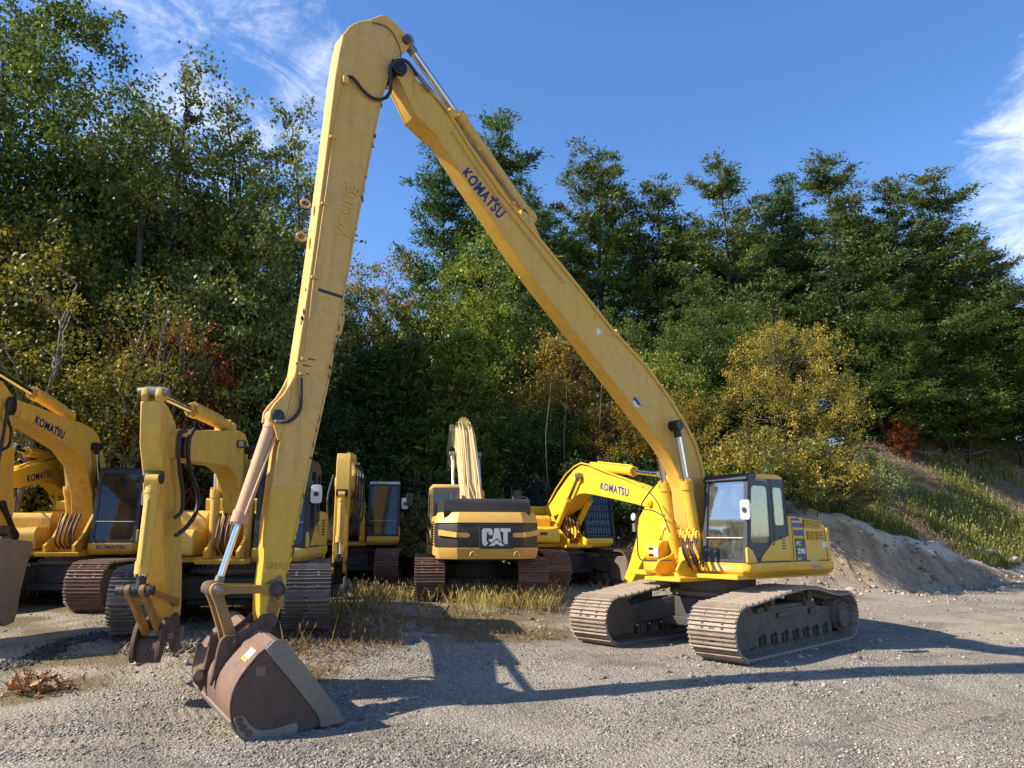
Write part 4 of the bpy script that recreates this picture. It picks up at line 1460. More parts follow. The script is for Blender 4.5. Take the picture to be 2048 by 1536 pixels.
# arm cylinder along the top of the boom
cyl_b = K.pt(1050, 418, 0.0)
cyl_b = K.L(1057, 436, side=0.0)
arm_eye = K.L(812, 84, side=0.0)
ac = cylinder(K, cyl_b, arm_eye, 0.115, 0.062, 0.60, PMN, 'arm_cylinder', eye=0.10, pipes=False, eyemat=MT['steel'])
mb = MB()
A = K.L(905, 232, side=0.12)
q0 = K.L(820, 112, side=0.1)
mb.path([K.L(833, 146, side=0.16), K.L(856, 176, side=0.16), K.L(930, 270, side=0.16), K.L(1040, 415, side=0.15)], 0.022, 6)
mb.path([K.L(838, 150, side=0.05), K.L(862, 180, side=0.05), K.L(935, 270, side=0.02)], 0.022, 6)
mb.build('boom_pipes', MT['steel'], boom)
MB().box((A.x - 0.06, -0.14, A.z - 0.05), (A.x + 0.1, 0.2, A.z + 0.09)).build('cylinder_bracket', PMN, ac, bevel=0.015)
c_ = K.L(1055, 432, side=SB)
mb = MB()
mb.prism([(c_.x + 0.15, c_.z - 0.28), (c_.x + 0.12, c_.z + 0.10), (c_.x - 0.10, c_.z + 0.02), (c_.x - 0.35, c_.z - 0.42)], -0.14, 0.14)
mb.build('cylinder_mount', PMN, boom, bevel=0.01)
hose('mount_hose', [K.L(*p, side=0.10) for p in ((1046, 420), (1062, 442), (1078, 470), (1082, 486))], 0.035, boom)
# boom cylinders
rp = K.pt(1347, 852, SB + 0.05, 0)
for s_ in (0.27, -0.27):
    top_ = Vector((rp.x, s_, rp.z))
    if s_ > 0:
        m_ = K.L(1376, 962, side=s_)
    dd = None
    base_ = K.L(1356, 1128, side=-0.27)
    base_ = Vector((base_.x, s_, base_.z))
    Lt = (top_ - base_).length
    f_ = (m_.z - base_.z) / (top_.z - base_.z)
    cylinder(K, base_, top_, 0.105, 0.058, f_, PB, 'boom_cylinder', eye=0.10, eyemat=MT['stain'], pipes=True)
# hose bundle at the foot
rr_ = random.Random(4)
for k in range(8):
    x0 = 1362 + k * 4.3
    y0 = 1068 + (k % 3) * 6
    s0_ = 0.30
    pts = [K.L(x0, y0, u=uC + 0.35), K.L(x0 + 1, y0 + 18, u=uC + 0.42), K.L(x0 + 5 + k, y0 + 38, u=uC + 0.40), K.L(x0 + 14, y0 + 60, u=uC + 0.2)]
    hose('hydraulic_hose', pts, 0.018, K.root, MT['rubber'] if k % 2 else MT['rust'], 6, 5)
    mb = MB()
    mb.tube(pts[0] + Vector((0, 0, 0.0)), pts[0] + Vector((-0.02, 0, 0.10)), 0.026, 8)
    mb.tube(pts[0] + Vector((0, 0, -0.06)), pts[0] + Vector((0, 0, 0.01)), 0.034, 6)
    mb.build('hose_fitting', PB, K.root)
for k in range(2):
    q = [K.L(1375 + 14 * k + a, b, u=uC + 0.3) for a, b in ((-8, 1092), (-7, 1070), (2, 1062), (9, 1068), (9, 1085))]
    hose('hose_loop', q, 0.022, K.root, PB, 6, 5)
mb = MB()
mb.prism([(uC - 0.6, 1.3), (uC + 0.28, 1.3), (uC + 0.24, 1.75), (uC - 0.6, 1.95)], 0.06, 0.23)
mb.build('swivel_cover', PB, K.root, bevel=0.02)

# ---- stick
PST = MT['paint_stick']
stick_px = [(686, 68), (697, 55), (706, 47), (722, 41), (742, 39), (765, 45), (781, 56), (790, 66), (792, 80), (787, 110), (777, 150), (764, 199), (742, 310), (706, 492), (698, 540),
            (690, 585), (655, 776), (621, 927), (595, 1056), (575, 1154), (566, 1203), (556, 1236), (548, 1252), (534, 1256), (523, 1247), (520, 1230), (521, 1190), (524, 1166), (530, 1120), (536, 1034), (556, 897),
            (577, 819), (590, 746), (618, 562), (649, 328), (671, 148), (678, 106)]
sp = K.prof(stick_px, SS)
stick = MB().prism(sp, -SS, SS).build('stick', PST, K.root, bevel=0.012)
# wear strip seams, welded flange edges
fe = [(671, 148), (649, 328), (618, 562), (590, 746), (577, 819), (556, 897), (536, 1034), (530, 1120)]
fe2 = [(x + 3, y + 0.5) for x, y in fe][::-1]
MB().prism(K.prof(fe + fe2, SS), SS, SS + 0.012).build('front_flange', PST, stick)
be = [(777, 150), (764, 199), (742, 310), (706, 492), (690, 585), (655, 776), (621, 927), (595, 1056), (575, 1154)]
be2 = [(x - 3, y) for x, y in be][::-1]
MB().prism(K.prof(be + be2, SS), SS, SS + 0.015).build('rear_flange', PST, stick)
# head lug that carries the arm cylinder (narrower box behind the side plates)
lug = [(728, 42), (742, 36), (764, 28), (776, 30), (792, 44), (818, 72), (823, 84), (818, 95), (803, 106), (796, 116), (780, 118), (745, 80)]
lg = MB().prism(K.prof(lug, SS), -SS + 0.03, SS - 0.02).build('head_lug', MT['paint_main'], stick, bevel=0.012)
pin('head_pin', K.pt(813, 80, SS, 0), 0.07, SS + 0.03, MT['rust'], lg)
# bucket cylinder gusset
gus = [(590, 746), (580, 768), (566, 790), (550, 806), (541, 820), (538, 840), (548, 848), (556, 880), (562, 880), (577, 819)]
for sg in (1, -1):
    MB().prism(K.prof(gus, SS), sg * (SS - 0.05), sg * (SS + 0.0)).build('cylinder_gusset', PST, stick, bevel=0.006)
stain = MB()
sc_ = K.pt(556, 832, SS)
stain.disc(sc_ + Vector((0, 0.012, 0)), (0, 1, 0), 0.085, 0.03, 20)
stain.build('cylinder_pin', MT['stain'], stick, bevel=0.01)
# rear lug with hole
lugp = [(690, 595), (685, 640), (684, 655), (678, 676), (668, 700), (672, 660)]
MB().prism(K.prof([(687, 600), (690, 640), (684, 665), (674, 680), (666, 712), (672, 660)], 0.05), -0.05, 0.05).build('rear_lug', PST, stick, bevel=0.008)
# grease pipe
gp = [(693, 160), (690, 172), (681, 200), (665, 290), (650, 400), (628, 553), (610, 714)]
P_ = [K.pt(*p, SS + 0.03) for p in gp]
MB().path(P_, 0.012, 6).build('grease_pipe', PST, stick, angle=80)
mb = MB()
for p in ((665, 275), (648, 408), (628, 555), (608, 718), (604, 748)):
    c0 = K.pt(*p, SS + 0.02)
    mb.box((c0.x - 0.045, c0.y - 0.03, c0.z - 0.02), (c0.x + 0.045, c0.y + 0.035, c0.z + 0.02))
c0 = K.pt(690, 160, SS + 0.02)
mb.box((c0.x - 0.04, c0.y - 0.03, c0.z - 0.07), (c0.x + 0.04, c0.y + 0.05, c0.z + 0.05))
mb.build('pipe_clamp', PST, stick, bevel=0.005)
for p, w in (((612, 719), 20), ((606, 732), 16), ((608, 748), 12)):
    mb = MB()
    a0 = K.pt(*p, SS)
    b0 = K.pt(p[0] + w, p[1] + 2, SS)
    d0 = (b0 - a0)
    mb.add([a0 + Vector((0, 0.002, 0)), b0 + Vector((0, 0.002, 0.0)), b0 + Vector((0, 0.002, 0.01)), a0 + Vector((0, 0.002, 0.03))], [(0, 1, 2, 3)])
    mb.build('grease_streak', MT['rust'], stick)
hose('stick_hose', [K.pt(*p, SS + 0.05) for p in ((602, 755), (602, 790), (600, 818), (588, 836), (575, 843), (560, 843))], 0.024, stick)
MB().path([K.pt(575, 842, SS + 0.05), K.pt(553, 843, SS + 0.06), K.pt(543, 840, SS - 0.1), K.pt(525, 845, -SS)], 0.022, 8).build('hose_connector', MT['steel'], stick)
hose('head_hose', [K.pt(*p, SS + 0.05) for p in ((694, 154), (706, 156), (724, 178), (742, 194), (762, 199), (775, 192))], 0.025, stick)
for k, s_ in enumerate((0.10, 0.17, 0.24)):
    hose('joint_hose', [K.pt(*p, s_) for p in ((772, 196), (781, 180), (781, 150), (782, 132), (796, 121), (812, 122), (826, 138), (834, 150))], 0.028, boom)
MB().path([K.pt(833, 147, 0.2), K.pt(845, 163, 0.2), K.pt(860, 182, 0.2)], 0.03, 8).build('hose_end', MT['steel'], boom)
hose('thin_wire', [K.pt(*p, SS + 0.02) for p in ((745, 45), (770, 52), (788, 70), (800, 98), (802, 125))], 0.008, stick, n=5)
# black band
bb = [K.pt(*p, SS) for p in ((636, 582), (690, 599), (691, 593), (637, 576))]
quad_decal('black_tape', bb, (0, 1, 0), MT['black'], stick, 0.004)
# raised lettering young, reading upwards
text_at('raised_lettering', 'young', K.pt(700, 480, SS), K.pt(722, 376, SS), K.pt(671, 470, SS), (0, 1, 0), PST, stick, 0.0, proud=0.0, thick=0.016, spacing=0.95)
text_at('grease_lettering', 'GREASE', K.pt(531, 1137, SS), K.pt(576, 1140, SS), K.pt(532, 1123, SS), (0, 1, 0), MT['red'], stick, 0.0, proud=0.003)
rr2 = random.Random(3)
chp = MB()
for (xa, ya), (xb, yb2), n_ in (((764, 205), (706, 492), 9), ((690, 600), (621, 925), 16), ((621, 927), (570, 1190), 12), ((649, 328), (590, 746), 6)):
    for k in range(n_):
        t = rr2.random()
        q_ = K.pt(xa + (xb - xa) * t - rr2.uniform(0.5, 3), ya + (yb2 - ya) * t, SS)
        w_, h_ = rr2.uniform(0.008, 0.03), rr2.uniform(0.015, 0.09)
        pg = [(q_.x + w_ * cos(a) * rr2.uniform(0.4, 1), SS + 0.0165, q_.z + h_ * sin(a) * rr2.uniform(0.4, 1)) for a in [2 * pi * j / 7 for j in range(7)]]
        chp.add(pg, [tuple(range(7))])
tag(chp.build('chipped_paint', MT['rust'], stick), kind='stuff')
for (x, y, r0) in ((553, 1178, 0.16), (545, 1215, 0.11), (560, 1205, 0.08)):
    q_ = K.pt(x, y, SS)
    pg = [(q_.x + r0 * cos(a) * rr2.uniform(0.5, 1), SS + 0.004, q_.z + r0 * sin(a) * rr2.uniform(0.6, 1.2)) for a in [2 * pi * j / 14 for j in range(14)]]
    MB().add(pg, [tuple(range(14))]).build('grease_stain', MT['rusty_yellow'], stick)
# lifting eyes on the front face
for (x, y) in ((612, 412), (604, 478)):
    c0 = K.L(x, y, side=-SS + 0.02)
    c0 = Vector((c0.x, -0.06, c0.z))
    ring_ = []
    for k in range(15):
        a = 2 * pi * k / 14
        ring_.append(c0 + Vector((0.035 + 0.07 * cos(a), 0, 0.055 * sin(a))))
    MB().path(ring_, 0.018, 7).build('lifting_eye', MT['cyl_tan'], stick)
# bucket cylinder
b0 = K.pt(556, 832, SS, 0.0)
lk = K.L(433, 1177, side=0.0)
frac = (K.L(478, 1048, side=0.0) - b0).length / (lk - b0).length
bc = cylinder(K, b0, lk, 0.093, 0.045, frac, MT['cyl_tan'], 'bucket_cylinder', eye=0.07, pipes=False, eyemat=MT['greywear'])
MB().path([K.L(562, 850, side=0.1), K.L(548, 880, side=0.1), K.L(490, 1030, side=0.11)], 0.018, 6).build('cylinder_pipe', MT['cyl_tan'], bc)
# links
SE = 0.20
P1, P2, P3, P4 = (K.pt(435, 1179, SE), K.pt(553, 1178, SE), K.pt(468, 1286, SE), K.pt(541, 1241, SE))
z_ = lambda p, s: Vector((p.x, s, p.z))


def bar(name, a, b, w0, w1, s0, s1, mat, parent, mid=0.6):
    """dog-bone link between two pins"""
    a2, b2 = Vector((a.x, a.z)), Vector((b.x, b.z))
    d = (b2 - a2).normalized()
    n = Vector((-d.y, d.x))
    pts = []
    for k in range(9):
        t = pi / 2 + pi * k / 8
        pts.append(a2 + d * cos(t) * w0 + n * sin(t) * w0)
    m1 = a2.lerp(b2, 0.22)
    m2 = a2.lerp(b2, 0.78)
    pts += [m1 - n * w0 * mid, m2 - n * w1 * mid]
    for k in range(9):
        t = -pi / 2 + pi * k / 8
        pts.append(b2 + d * cos(t) * w1 + n * sin(t) * w1)
    pts += [m2 + n * w1 * mid, m1 + n * w0 * mid]
    return MB().prism([(p.x, p.y) for p in pts], s0, s1).build(name, mat, parent, bevel=0.008)


lkg = empty('bucket_linkage', (0, 0, 0))
bpy.data.objects.remove(lkg)
lkm = bar('linkage', P1, P2, 0.085, 0.085, SE - 0.02, SE + 0.03, MT['rusty_yellow'], K.root)
bar('link_bar', P1, P2, 0.085, 0.085, -SE - 0.03, -SE + 0.02, MT['rusty_yellow'], lkm)
for s_ in (0.10, -0.16):
    bar('link_bar', P1, P3, 0.08, 0.085, s_, s_ + 0.06, MT['rusty_yellow'], lkm, 0.75)
for p_, w_, r_ in ((P1, SE + 0.06, 0.055), (P2, SE + 0.05, 0.06), (P3, SE + 0.05, 0.06), (P4, SE + 0.05, 0.065)):
    pin('link_pin', z_(p_, 0), r_, w_, MT['steel'] if p_ in (P1,) else MT['rust'], lkm, True)
for s_ in (-0.09, -0.03, 0.03, 0.09):
    MB().tube(z_(P1, s_ - 0.012), z_(P1, s_ + 0.012), 0.095, 18).build('link_spacer', MT['greywear'], lkm)
MB().disc(z_(P2, SE + 0.035), (0, 1, 0), 0.10, 0.012, 20).build('grease_stain', MT['stain'], lkm)

# ---- bucket
HB = 0.86
Z8 = lambda x, y: (380 + 0.2343 * x, 1140 + 0.2343 * y)
side_px = [Z8(*p) for p in ((640, 672), (585, 715), (500, 815), (430, 910), (385, 990), (356, 1070), (342, 1150), (340, 1225), (350, 1290), (385, 1360), (440, 1425), (492, 1462), (585, 1464),
                            (760, 1440), (915, 1400), (1100, 1335), (1310, 1290), (1318, 1278), (1210, 1120), (1050, 905), (900, 715), (832, 640), (805, 606), (760, 590), (715, 594), (690, 622))]
spb = K.prof(side_px, HB)
bucket_shear = 0.10


def shear(o):
    for v in o.data.vertices:
        v.co.z -= (v.co.y - HB) * bucket_shear
    o.data.update()


# shell: swept band of the curved back from the top, round the heel and along the floor
nshell = 16
shell_out = spb[:nshell]           # top -> round the back -> heel -> floor


def band(profile, t, s0, s1, name, mat, parent):
    """thin plate following an open profile, thickness t inwards"""
    n = len(profile)
    cx_ = sum(p[0] for p in spb) / len(spb)
    cz_ = sum(p[1] for p in spb) / len(spb)
    P0 = [Vector(p) for p in profile]
    inn = []
    for i, p in enumerate(P0):
        d = (P0[min(i + 1, n - 1)] - P0[max(i - 1, 0)]).normalized()
        nn = Vector((-d.y, d.x))
        if nn.dot(Vector((cx_, cz_)) - p) < 0:
            nn = -nn
        inn.append(p + nn * t)
    vs, fs = [], []
    for p, q in zip(P0, inn):
        vs += [(p.x, s0, p.y), (p.x, s1, p.y), (q.x, s1, q.y), (q.x, s0, q.y)]
    for i in range(n - 1):
        a, b = 4 * i, 4 * i + 4
        for k in range(4):
            fs.append((a + k, a + (k + 1) % 4, b + (k + 1) % 4, b + k))
    fs += [(0, 3, 2, 1), (4 * n - 4, 4 * n - 3, 4 * n - 2, 4 * n - 1)]
    return MB().add(vs, fs).build(name, mat, parent, angle=40)


top_in = [spb[24], spb[25]]
bk = band([spb[23], spb[24], spb[25]] + shell_out, 0.03, -HB, HB, 'bucket', MT['rust_red'], K.root)
shear(bk)
for sg in (1, -1):
    o = MB().prism(spb, sg * HB, sg * (HB - 0.03)).build('side_plate', MT['rust'], bk, bevel=0.004)
    shear(o)
    # cutting edge strip along the mouth
    st = [Z8(*p) for p in ((640, 672), (690, 622), (715, 594), (760, 590), (805, 606), (832, 640), (900, 715), (1050, 905), (1210, 1120), (1318, 1278), (1290, 1302), (1112, 1342), (1085, 1232), (870, 960), (690, 745))]
    o = MB().prism(K.prof(st, HB), sg * HB, sg * (HB + 0.028)).build('side_cutter', MT['greywear'], bk, bevel=0.006)
    shear(o)
    wp = [Z8(*p) for p in ((368, 1262), (400, 1242), (440, 1236), (470, 1256), (500, 1305), (548, 1348), (620, 1366), (730, 1350), (880, 1302), (906, 1300), (916, 1322), (914, 1388), (760, 1436), (600, 1462), (492, 1460), (440, 1422), (395, 1370))]
    o = MB().prism(K.prof(wp, HB), sg * HB, sg * (HB + 0.022)).build('wear_plate', MT['greywear'], bk, bevel=0.004)
    shear(o)
    for q in ((418, 1283), (448, 1342), (495, 1388)):
        c0 = K.pt(*Z8(*q), HB)
        o = MB().disc((c0.x, sg * (HB + 0.022), c0.z), (0, 1, 0), 0.042, 0.012, 16).build('bolt_head', MT['rust'], bk)
        shear(o)
    c0 = K.pt(*Z8(600, 860), HB)
    o = MB().box((c0.x - 0.055, sg * HB, c0.z - 0.06), (c0.x + 0.055, sg * (HB + 0.008), c0.z + 0.05)).build('weld_patch', MT['rust_red'], bk)
    shear(o)
# blade at the heel corner (worn bright floor edge)
fl_ = spb[9:13]
o = band([spb[8], spb[9], spb[10], spb[11]], -0.02, -HB - 0.01, HB + 0.01, 'heel_wear_strip', MT['greywear'], bk)
shear(o)
o = band([spb[14], spb[15], spb[16], spb[17]], 0.035, -HB, HB, 'cutting_edge', MT['greywear'], bk)
shear(o)
# ears
ear = [Z8(*p) for p in ((640, 405), (660, 385), (700, 370), (735, 395), (755, 440), (740, 490), (715, 530), (700, 570), (640, 575), (560, 570), (500, 600), (420, 690), (330, 830), (262, 925), (235, 985), (215, 975), (235, 900), (262, 780), (285, 670),
                            (300, 615), (320, 580), (360, 550), (410, 550), (480, 530), (560, 475), (600, 440))]
for s_ in (SE - 0.035, -SE - 0.03):
    o = MB().prism([(a + 0.07, b) for a, b in K.prof(ear, SE)], s_, s_ + 0.065).build('bucket_ear', MT['rust'], bk, bevel=0.008)
ear2 = [Z8(*p) for p in ((105, 900), (120, 860), (160, 838), (215, 835), (262, 810), (255, 900), (232, 940), (200, 985), (180, 1030), (165, 1010), (155, 985), (120, 950))]
for s_ in (-SE - 0.03, ):
    o = MB().prism([(a + 0.12, b) for a, b in K.prof(ear2, -SE)], s_, s_ + 0.065).build('lower_ear', MT['rust'], bk, bevel=0.008)
c0 = K.pt(*Z8(165, 895), -SE + 0.04)
MB().disc((c0.x + 0.12, -SE + 0.037, c0.z), (0, 1, 0), 0.052, 0.006, 20).build('pin_hole', MT['greywear'], bk)
pin('ear_pin', z_(P3, 0), 0.075, SE + 0.045, MT['rust'], bk, True)
pin('ear_pin', z_(P4, 0), 0.08, SE + 0.045, MT['rust'], bk, True)
# stickers on the back
for q, mt in ((((500, 735), (530, 765), (545, 750), (515, 722)), MT['paint_new']), (((510, 720), (545, 745), (598, 680), (560, 668)), MT['white']), (((545, 602), (640, 655), (648, 646), (560, 600)), MT['rusty_yellow'])):
    pass


def back_decal(name, u_t, s_a, s_b, t0, t1, mat):
    """flat patch lying on the curved back between profile indices"""
    a = Vector(shell_out[t0[0]]).lerp(Vector(shell_out[t0[0] + 1]), t0[1])
    b = Vector(shell_out[t1[0]]).lerp(Vector(shell_out[t1[0] + 1]), t1[1])
    d = (b - a).normalized()
    n = Vector((d.y, -d.x))
    if n.y < 0 and n.x < 0:
        n = -n
    n3 = Vector((n.x, 0, n.y)) * 0.008
    pts = [Vector((p.x, s, p.y)) + n3 for p, s in ((a, s_a), (a, s_b), (b, s_b), (b, s_a))]
    o = MB().add(pts, [(0, 1, 2, 3)]).build(name, mat, bk)
    shear(o)


back_decal('white_label', 0, 0.58, 0.76, (0, 0.9), (1, 0.7), MT['white'])
back_decal('yellow_label', 0, 0.56, 0.74, (1, 0.78), (1, 0.95), MT['paint_new'])
# ------------------------------------------------------------------ the machines parked behind


def body(fr, pm, tail=-2.55, front=1.05, right=True, roof=None, guard=False, cabpaint=None, mirror=True, hoodz=2.05, frame=None, tank=True, lettering=None):
    """revolving upper of an ordinary crawler excavator"""
    mb = MB()
    mb.box((tail + 0.3, -1.30, 1.08), (front - 0.1, 1.30, 1.18))
    mb.prism([(front - 1.3, 1.06), (front + 0.45, 1.06), (front + 0.5, 1.14), (front - 1.3, 1.14)], -0.42, 0.42)
    mb.build('revolving_frame', pm, fr.root, bevel=0.01)
    top = [(tail + 0.3, 0.44), (front + 0.04, 0.44), (front + 0.04, 1.32), (front - 0.06, 1.41), (tail + 0.3, 1.41)]
    bot = [(a - 0.08 if a > 0 else a, b - 0.08 if b > 1 else b) for a, b in top]
    mb = MB()
    mb.add([(a, b, 1.33) for a, b in top] + [(a, b, 1.19) for a, b in top] + [(a, b, 1.08) for a, b in bot],
           [(0, 1, 2, 3, 4), (14, 13, 12, 11, 10)] + [(i + k, i + 5 + k, (i + 1) % 5 + 5 + k, (i + 1) % 5 + k) for i in range(5) for k in (0, 5)])
    dk = mb.build('deck_skirt', pm, fr.root, bevel=0.01)
    c, f = cab(fr, front, front - 1.72, 0.45, 1.40, 1.34, 2.98, rake=0.20, pm=MT['black'], body=cabpaint or pm, roof=roof or MT['black'], guard=guard, mirror=mirror, lowz=0.32, gl=MT['glass_dark'], mirror_mat=MT['black2'])
    if lettering:
        text_at('deck_lettering', 'KOMATSU', (front + 0.041, 0.62, 1.20), (front + 0.041, 1.22, 1.20), (front + 0.041, 0.62, 1.28), (1, 0, 0), MT['navy'], dk, 0.03)
    # engine house and counterweight
    mb = MB()
    mb.prism(arcpts([(front - 1.75, 1.34), (front - 1.75, hoodz), (tail + 0.45, hoodz), (tail + 0.2, 1.8), (tail + 0.2, 1.34)], 0.12), -1.36, 1.38)
    h = mb.build('engine_house', pm, fr.root, bevel=0.04, seg=2)
    for k in range(6):
        MB().box((tail + 0.75, 1.38, 1.55 + k * 0.06), (tail + 1.25, 1.392, 1.58 + k * 0.06)).build('vent_slat', MT['black'], h)
    mb = MB()
    mb.prism(arcpts([(front - 2.0, hoodz), (front - 1.95, hoodz + 0.26), (tail + 0.9, hoodz + 0.26), (tail + 0.7, hoodz)], 0.08), -0.95, 0.45)
    mb.build('hood_hump', pm, fr.root, bevel=0.04, seg=2)
    mb = MB()
    mb.prism_z(arcpts([(tail + 0.25, -1.38), (tail + 0.25, 1.38), (tail + 0.08, 1.3), (tail - 0.28, 0.75), (tail - 0.36, 0), (tail - 0.28, -0.75), (tail + 0.08, -1.3)], 0.12, 3), 1.05, hoodz - 0.08)
    mb.build('counterweight', pm, fr.root, bevel=0.05, seg=2)
    # right side boxes
    if right:
        mb = MB()
        mb.prism(arcpts([(front - 0.95, 1.2), (front + 0.30, 1.2), (front + 0.30, 1.55), (front + 0.18, 1.66), (front - 0.95, 1.66)], 0.1), -1.36, -0.52)
        tb = mb.build('tool_box', pm, fr.root, bevel=0.02)
        MB().box((front + 0.301, -1.14, 1.42), (front + 0.306, -0.92, 1.50)).build('plate', MT['black'], tb)
        mb = MB()
        mb.prism(arcpts([(front - 1.75, 1.2), (front - 0.42, 1.2), (front - 0.42, 1.88), (front - 0.5, 1.98), (front - 1.75, 1.98)], 0.1), -1.36, -0.5)
        mb.build('fuel_tank', pm, fr.root, bevel=0.025)
        hose('handrail', [(front + 0.2, -1.34, 1.3), (front + 0.22, -1.38, 1.9), (front - 0.05, -1.38, 2.45), (front - 0.75, -1.38, 2.45), (front - 0.8, -1.38, 1.98)], 0.017, fr.root, MT['black'], 6, 5)
    mb = MB()
    for s_ in (-0.31, 0.25):
        mb.prism([(front - 1.3, 1.15), (front + 0.35, 1.15), (front + 0.42, 1.28), (front - 0.1, 1.5), (front - 0.7, 1.98), (front - 1.0, 1.9)], s_, s_ + 0.06)
    mb.build('boom_brackets', pm, fr.root, bevel=0.01)
    # hoses between the foot and the frame
    for k in range(5):
        y = -0.18 + k * 0.09
        hose('hydraulic_hose', [(front - 0.15, y, 1.95), (front + 0.05 + 0.03 * k, y, 1.6), (front + 0.1, y, 1.35), (front - 0.2, y, 1.22)], 0.022, fr.root, MT['rubber'] if k % 2 else MT['rust'], 6, 4)
    return c, dk, h


def arm_parts(fr, boom_px, arm_px, w_b, w_a, vis, pb, pa=None, local=False):
    """boom and arm as solid plates' boxes; vis=+1 left face traced, -1 right face traced. local: profiles already in (u,z)"""
    sb, sa = w_b / 2, w_a / 2
    P = boom_px if local else fr.prof(boom_px, vis * sb)
    Q = arm_px if local else fr.prof(arm_px, vis * sa)
    b = MB().prism(P, -sb, sb).build('boom', pb, fr.root, bevel=0.015)
    a = MB().prism(Q, -sa, sa).build('arm', pa or pb, fr.root, bevel=0.015)
    return b, a


def coupler(fr, u, z, mat, parent, wide=0.26):
    """quick coupler hanging under the arm end"""
    mb = MB()
    for s_ in (-wide, wide - 0.06):
        mb.prism(arcpts([(u - 0.40, z + 0.16), (u - 0.28, z + 0.36), (u - 0.05, z + 0.26), (u + 0.16, z + 0.34), (u + 0.30, z + 0.22), (u + 0.40, z + 0.02), (u + 0.42, z - 0.16), (u + 0.34, z - 0.24), (u + 0.26, z - 0.10), (u + 0.12, z + 0.02),
                  (u - 0.10, z - 0.02), (u - 0.20, z - 0.16), (u - 0.36, z - 0.22), (u - 0.50, z - 0.08), (u - 0.36, z + 0.0)], 0.05, 2), s_, s_ + 0.055)
    mb.prism(arcpts([(u - 0.02, z + 0.04), (u + 0.26, z + 0.08), (u + 0.33, z - 0.04), (u + 0.33, z - 0.22), (u + 0.22, z - 0.24), (u + 0.10, z - 0.06)], 0.04, 2), -wide + 0.055, wide - 0.055)
    mb.disc((u + 0.335, -0.02, z - 0.12), (1, 0, 0), 0.07, 0.03, 18)
    mb.disc((u + 0.35, -0.02, z - 0.12), (1, 0, 0), 0.028, 0.03, 10)
    c = mb.build('quick_coupler', mat, parent, bevel=0.012)
    for x in (-0.34, 0.12):
        MB().tube((u + x, -wide - 0.05, z + 0.10), (u + x, wide + 0.05, z + 0.10), 0.055, 14).build('coupler_pin', MT['steel'], c)
    return c


# ---- A: coupler machine, left of the stick
A_ = Frame('crawler_excavator', (*C_A, 0.42), -83, 'dusty yellow excavator with empty quick coupler, just left of the tall stick')
undercarriage(A_, 1.32, 0.78, R(7), mat=simple('grey_track_steel', (0.17, 0.15, 0.14), 0.45, 0.4, 0.3, 14, 0.3, c2=(0.09, 0.075, 0.065)), H=1.0, arch=0.05, ringz=1.1, guard=None)
PA = MT['paint_old2']
cA, dA, hA = body(A_, PA, tail=-2.5, roof=MT['black'])
mb = MB()
mb.box((-0.8, -0.82, 0.42), (0.95, 0.82, 0.82))
cfr = mb.build('cross_frame', MT['under_dark'], A_.root, bevel=0.03)
MB().box((0.951, -0.42, 0.56), (0.956, -0.34, 0.66)).build('white_mark', MT['white'], cfr)
boomA = [(350, 868), (356, 858), (420, 861), (481, 861), (491, 868), (499, 892), (504, 925), (508, 965), (510, 1010), (509, 1060), (503, 1092), (492, 1092), (487, 1040), (484, 990), (473, 950), (454, 932), (405, 926), (376, 922), (350, 916)]
armA = [(322, 803), (327, 800), (338, 814), (352, 848), (356, 875), (361, 930), (362.5, 984), (362.5, 1010), (363.5, 1053), (364.5, 1141), (363, 1207), (361, 1231), (354, 1243), (345, 1243), (341, 1236), (338, 1190), (330, 1165), (328, 1060), (326.5, 1000), (325, 945), (319.5, 887), (321, 840)]
bA, aA = arm_parts(A_, boomA, armA, 0.36, 0.25, 1, PA)
top_ = A_.pt(312, 786, 0.0)
for s_ in (-0.125, 0.045):
    mb = MB()
    q = [A_.pt(*p, 0.125) for p in ((322, 803), (322, 790), (325, 776), (331, 774), (334, 782), (336, 803))]
    mb.prism([(p.x, p.z) for p in q], s_, s_ + 0.08)
    mb.build('arm_head_lug', PA, aA, bevel=0.02, seg=2)
tp = A_.pt(328, 784, 0.125)
pin('head_pin', (tp.x, 0, tp.z), 0.055, 0.19, MT['steel'], aA)
cb = A_.pt(452, 852, 0.0)
cb = Vector((cb.x, 0, cb.z))
ce = Vector((tp.x, 0, tp.z))
cylinder(A_, cb, ce, 0.10, 0.055, (A_.pt(384, 824, 0.0).x - cb.x) / (ce.x - cb.x), PA, 'arm_cylinder', eye=0.07)
MB().prism([(cb.x - 0.15, cb.z - 0.25), (cb.x + 0.2, cb.z - 0.25), (cb.x + 0.08, cb.z + 0.05), (cb.x - 0.08, cb.z + 0.05)], -0.16, 0.16).build('cylinder_mount', PA, bA, bevel=0.01)
jp = A_.pt(357, 895, 0.125)
pin('arm_pivot', (jp.x, 0, jp.z), 0.15, 0.24, MT['stain'], bA)
for s_ in (0.30, -0.30):
    t_0 = A_.pt(492, 900, 0.2)
    b_0 = A_.pt(425, 1108, -0.30)
    cylinder(A_, (b_0.x, s_, b_0.z), (t_0.x, s_, t_0.z), 0.085, 0.048, 0.62, PA, 'boom_cylinder', eye=0.08, eyemat=MT['stain'])
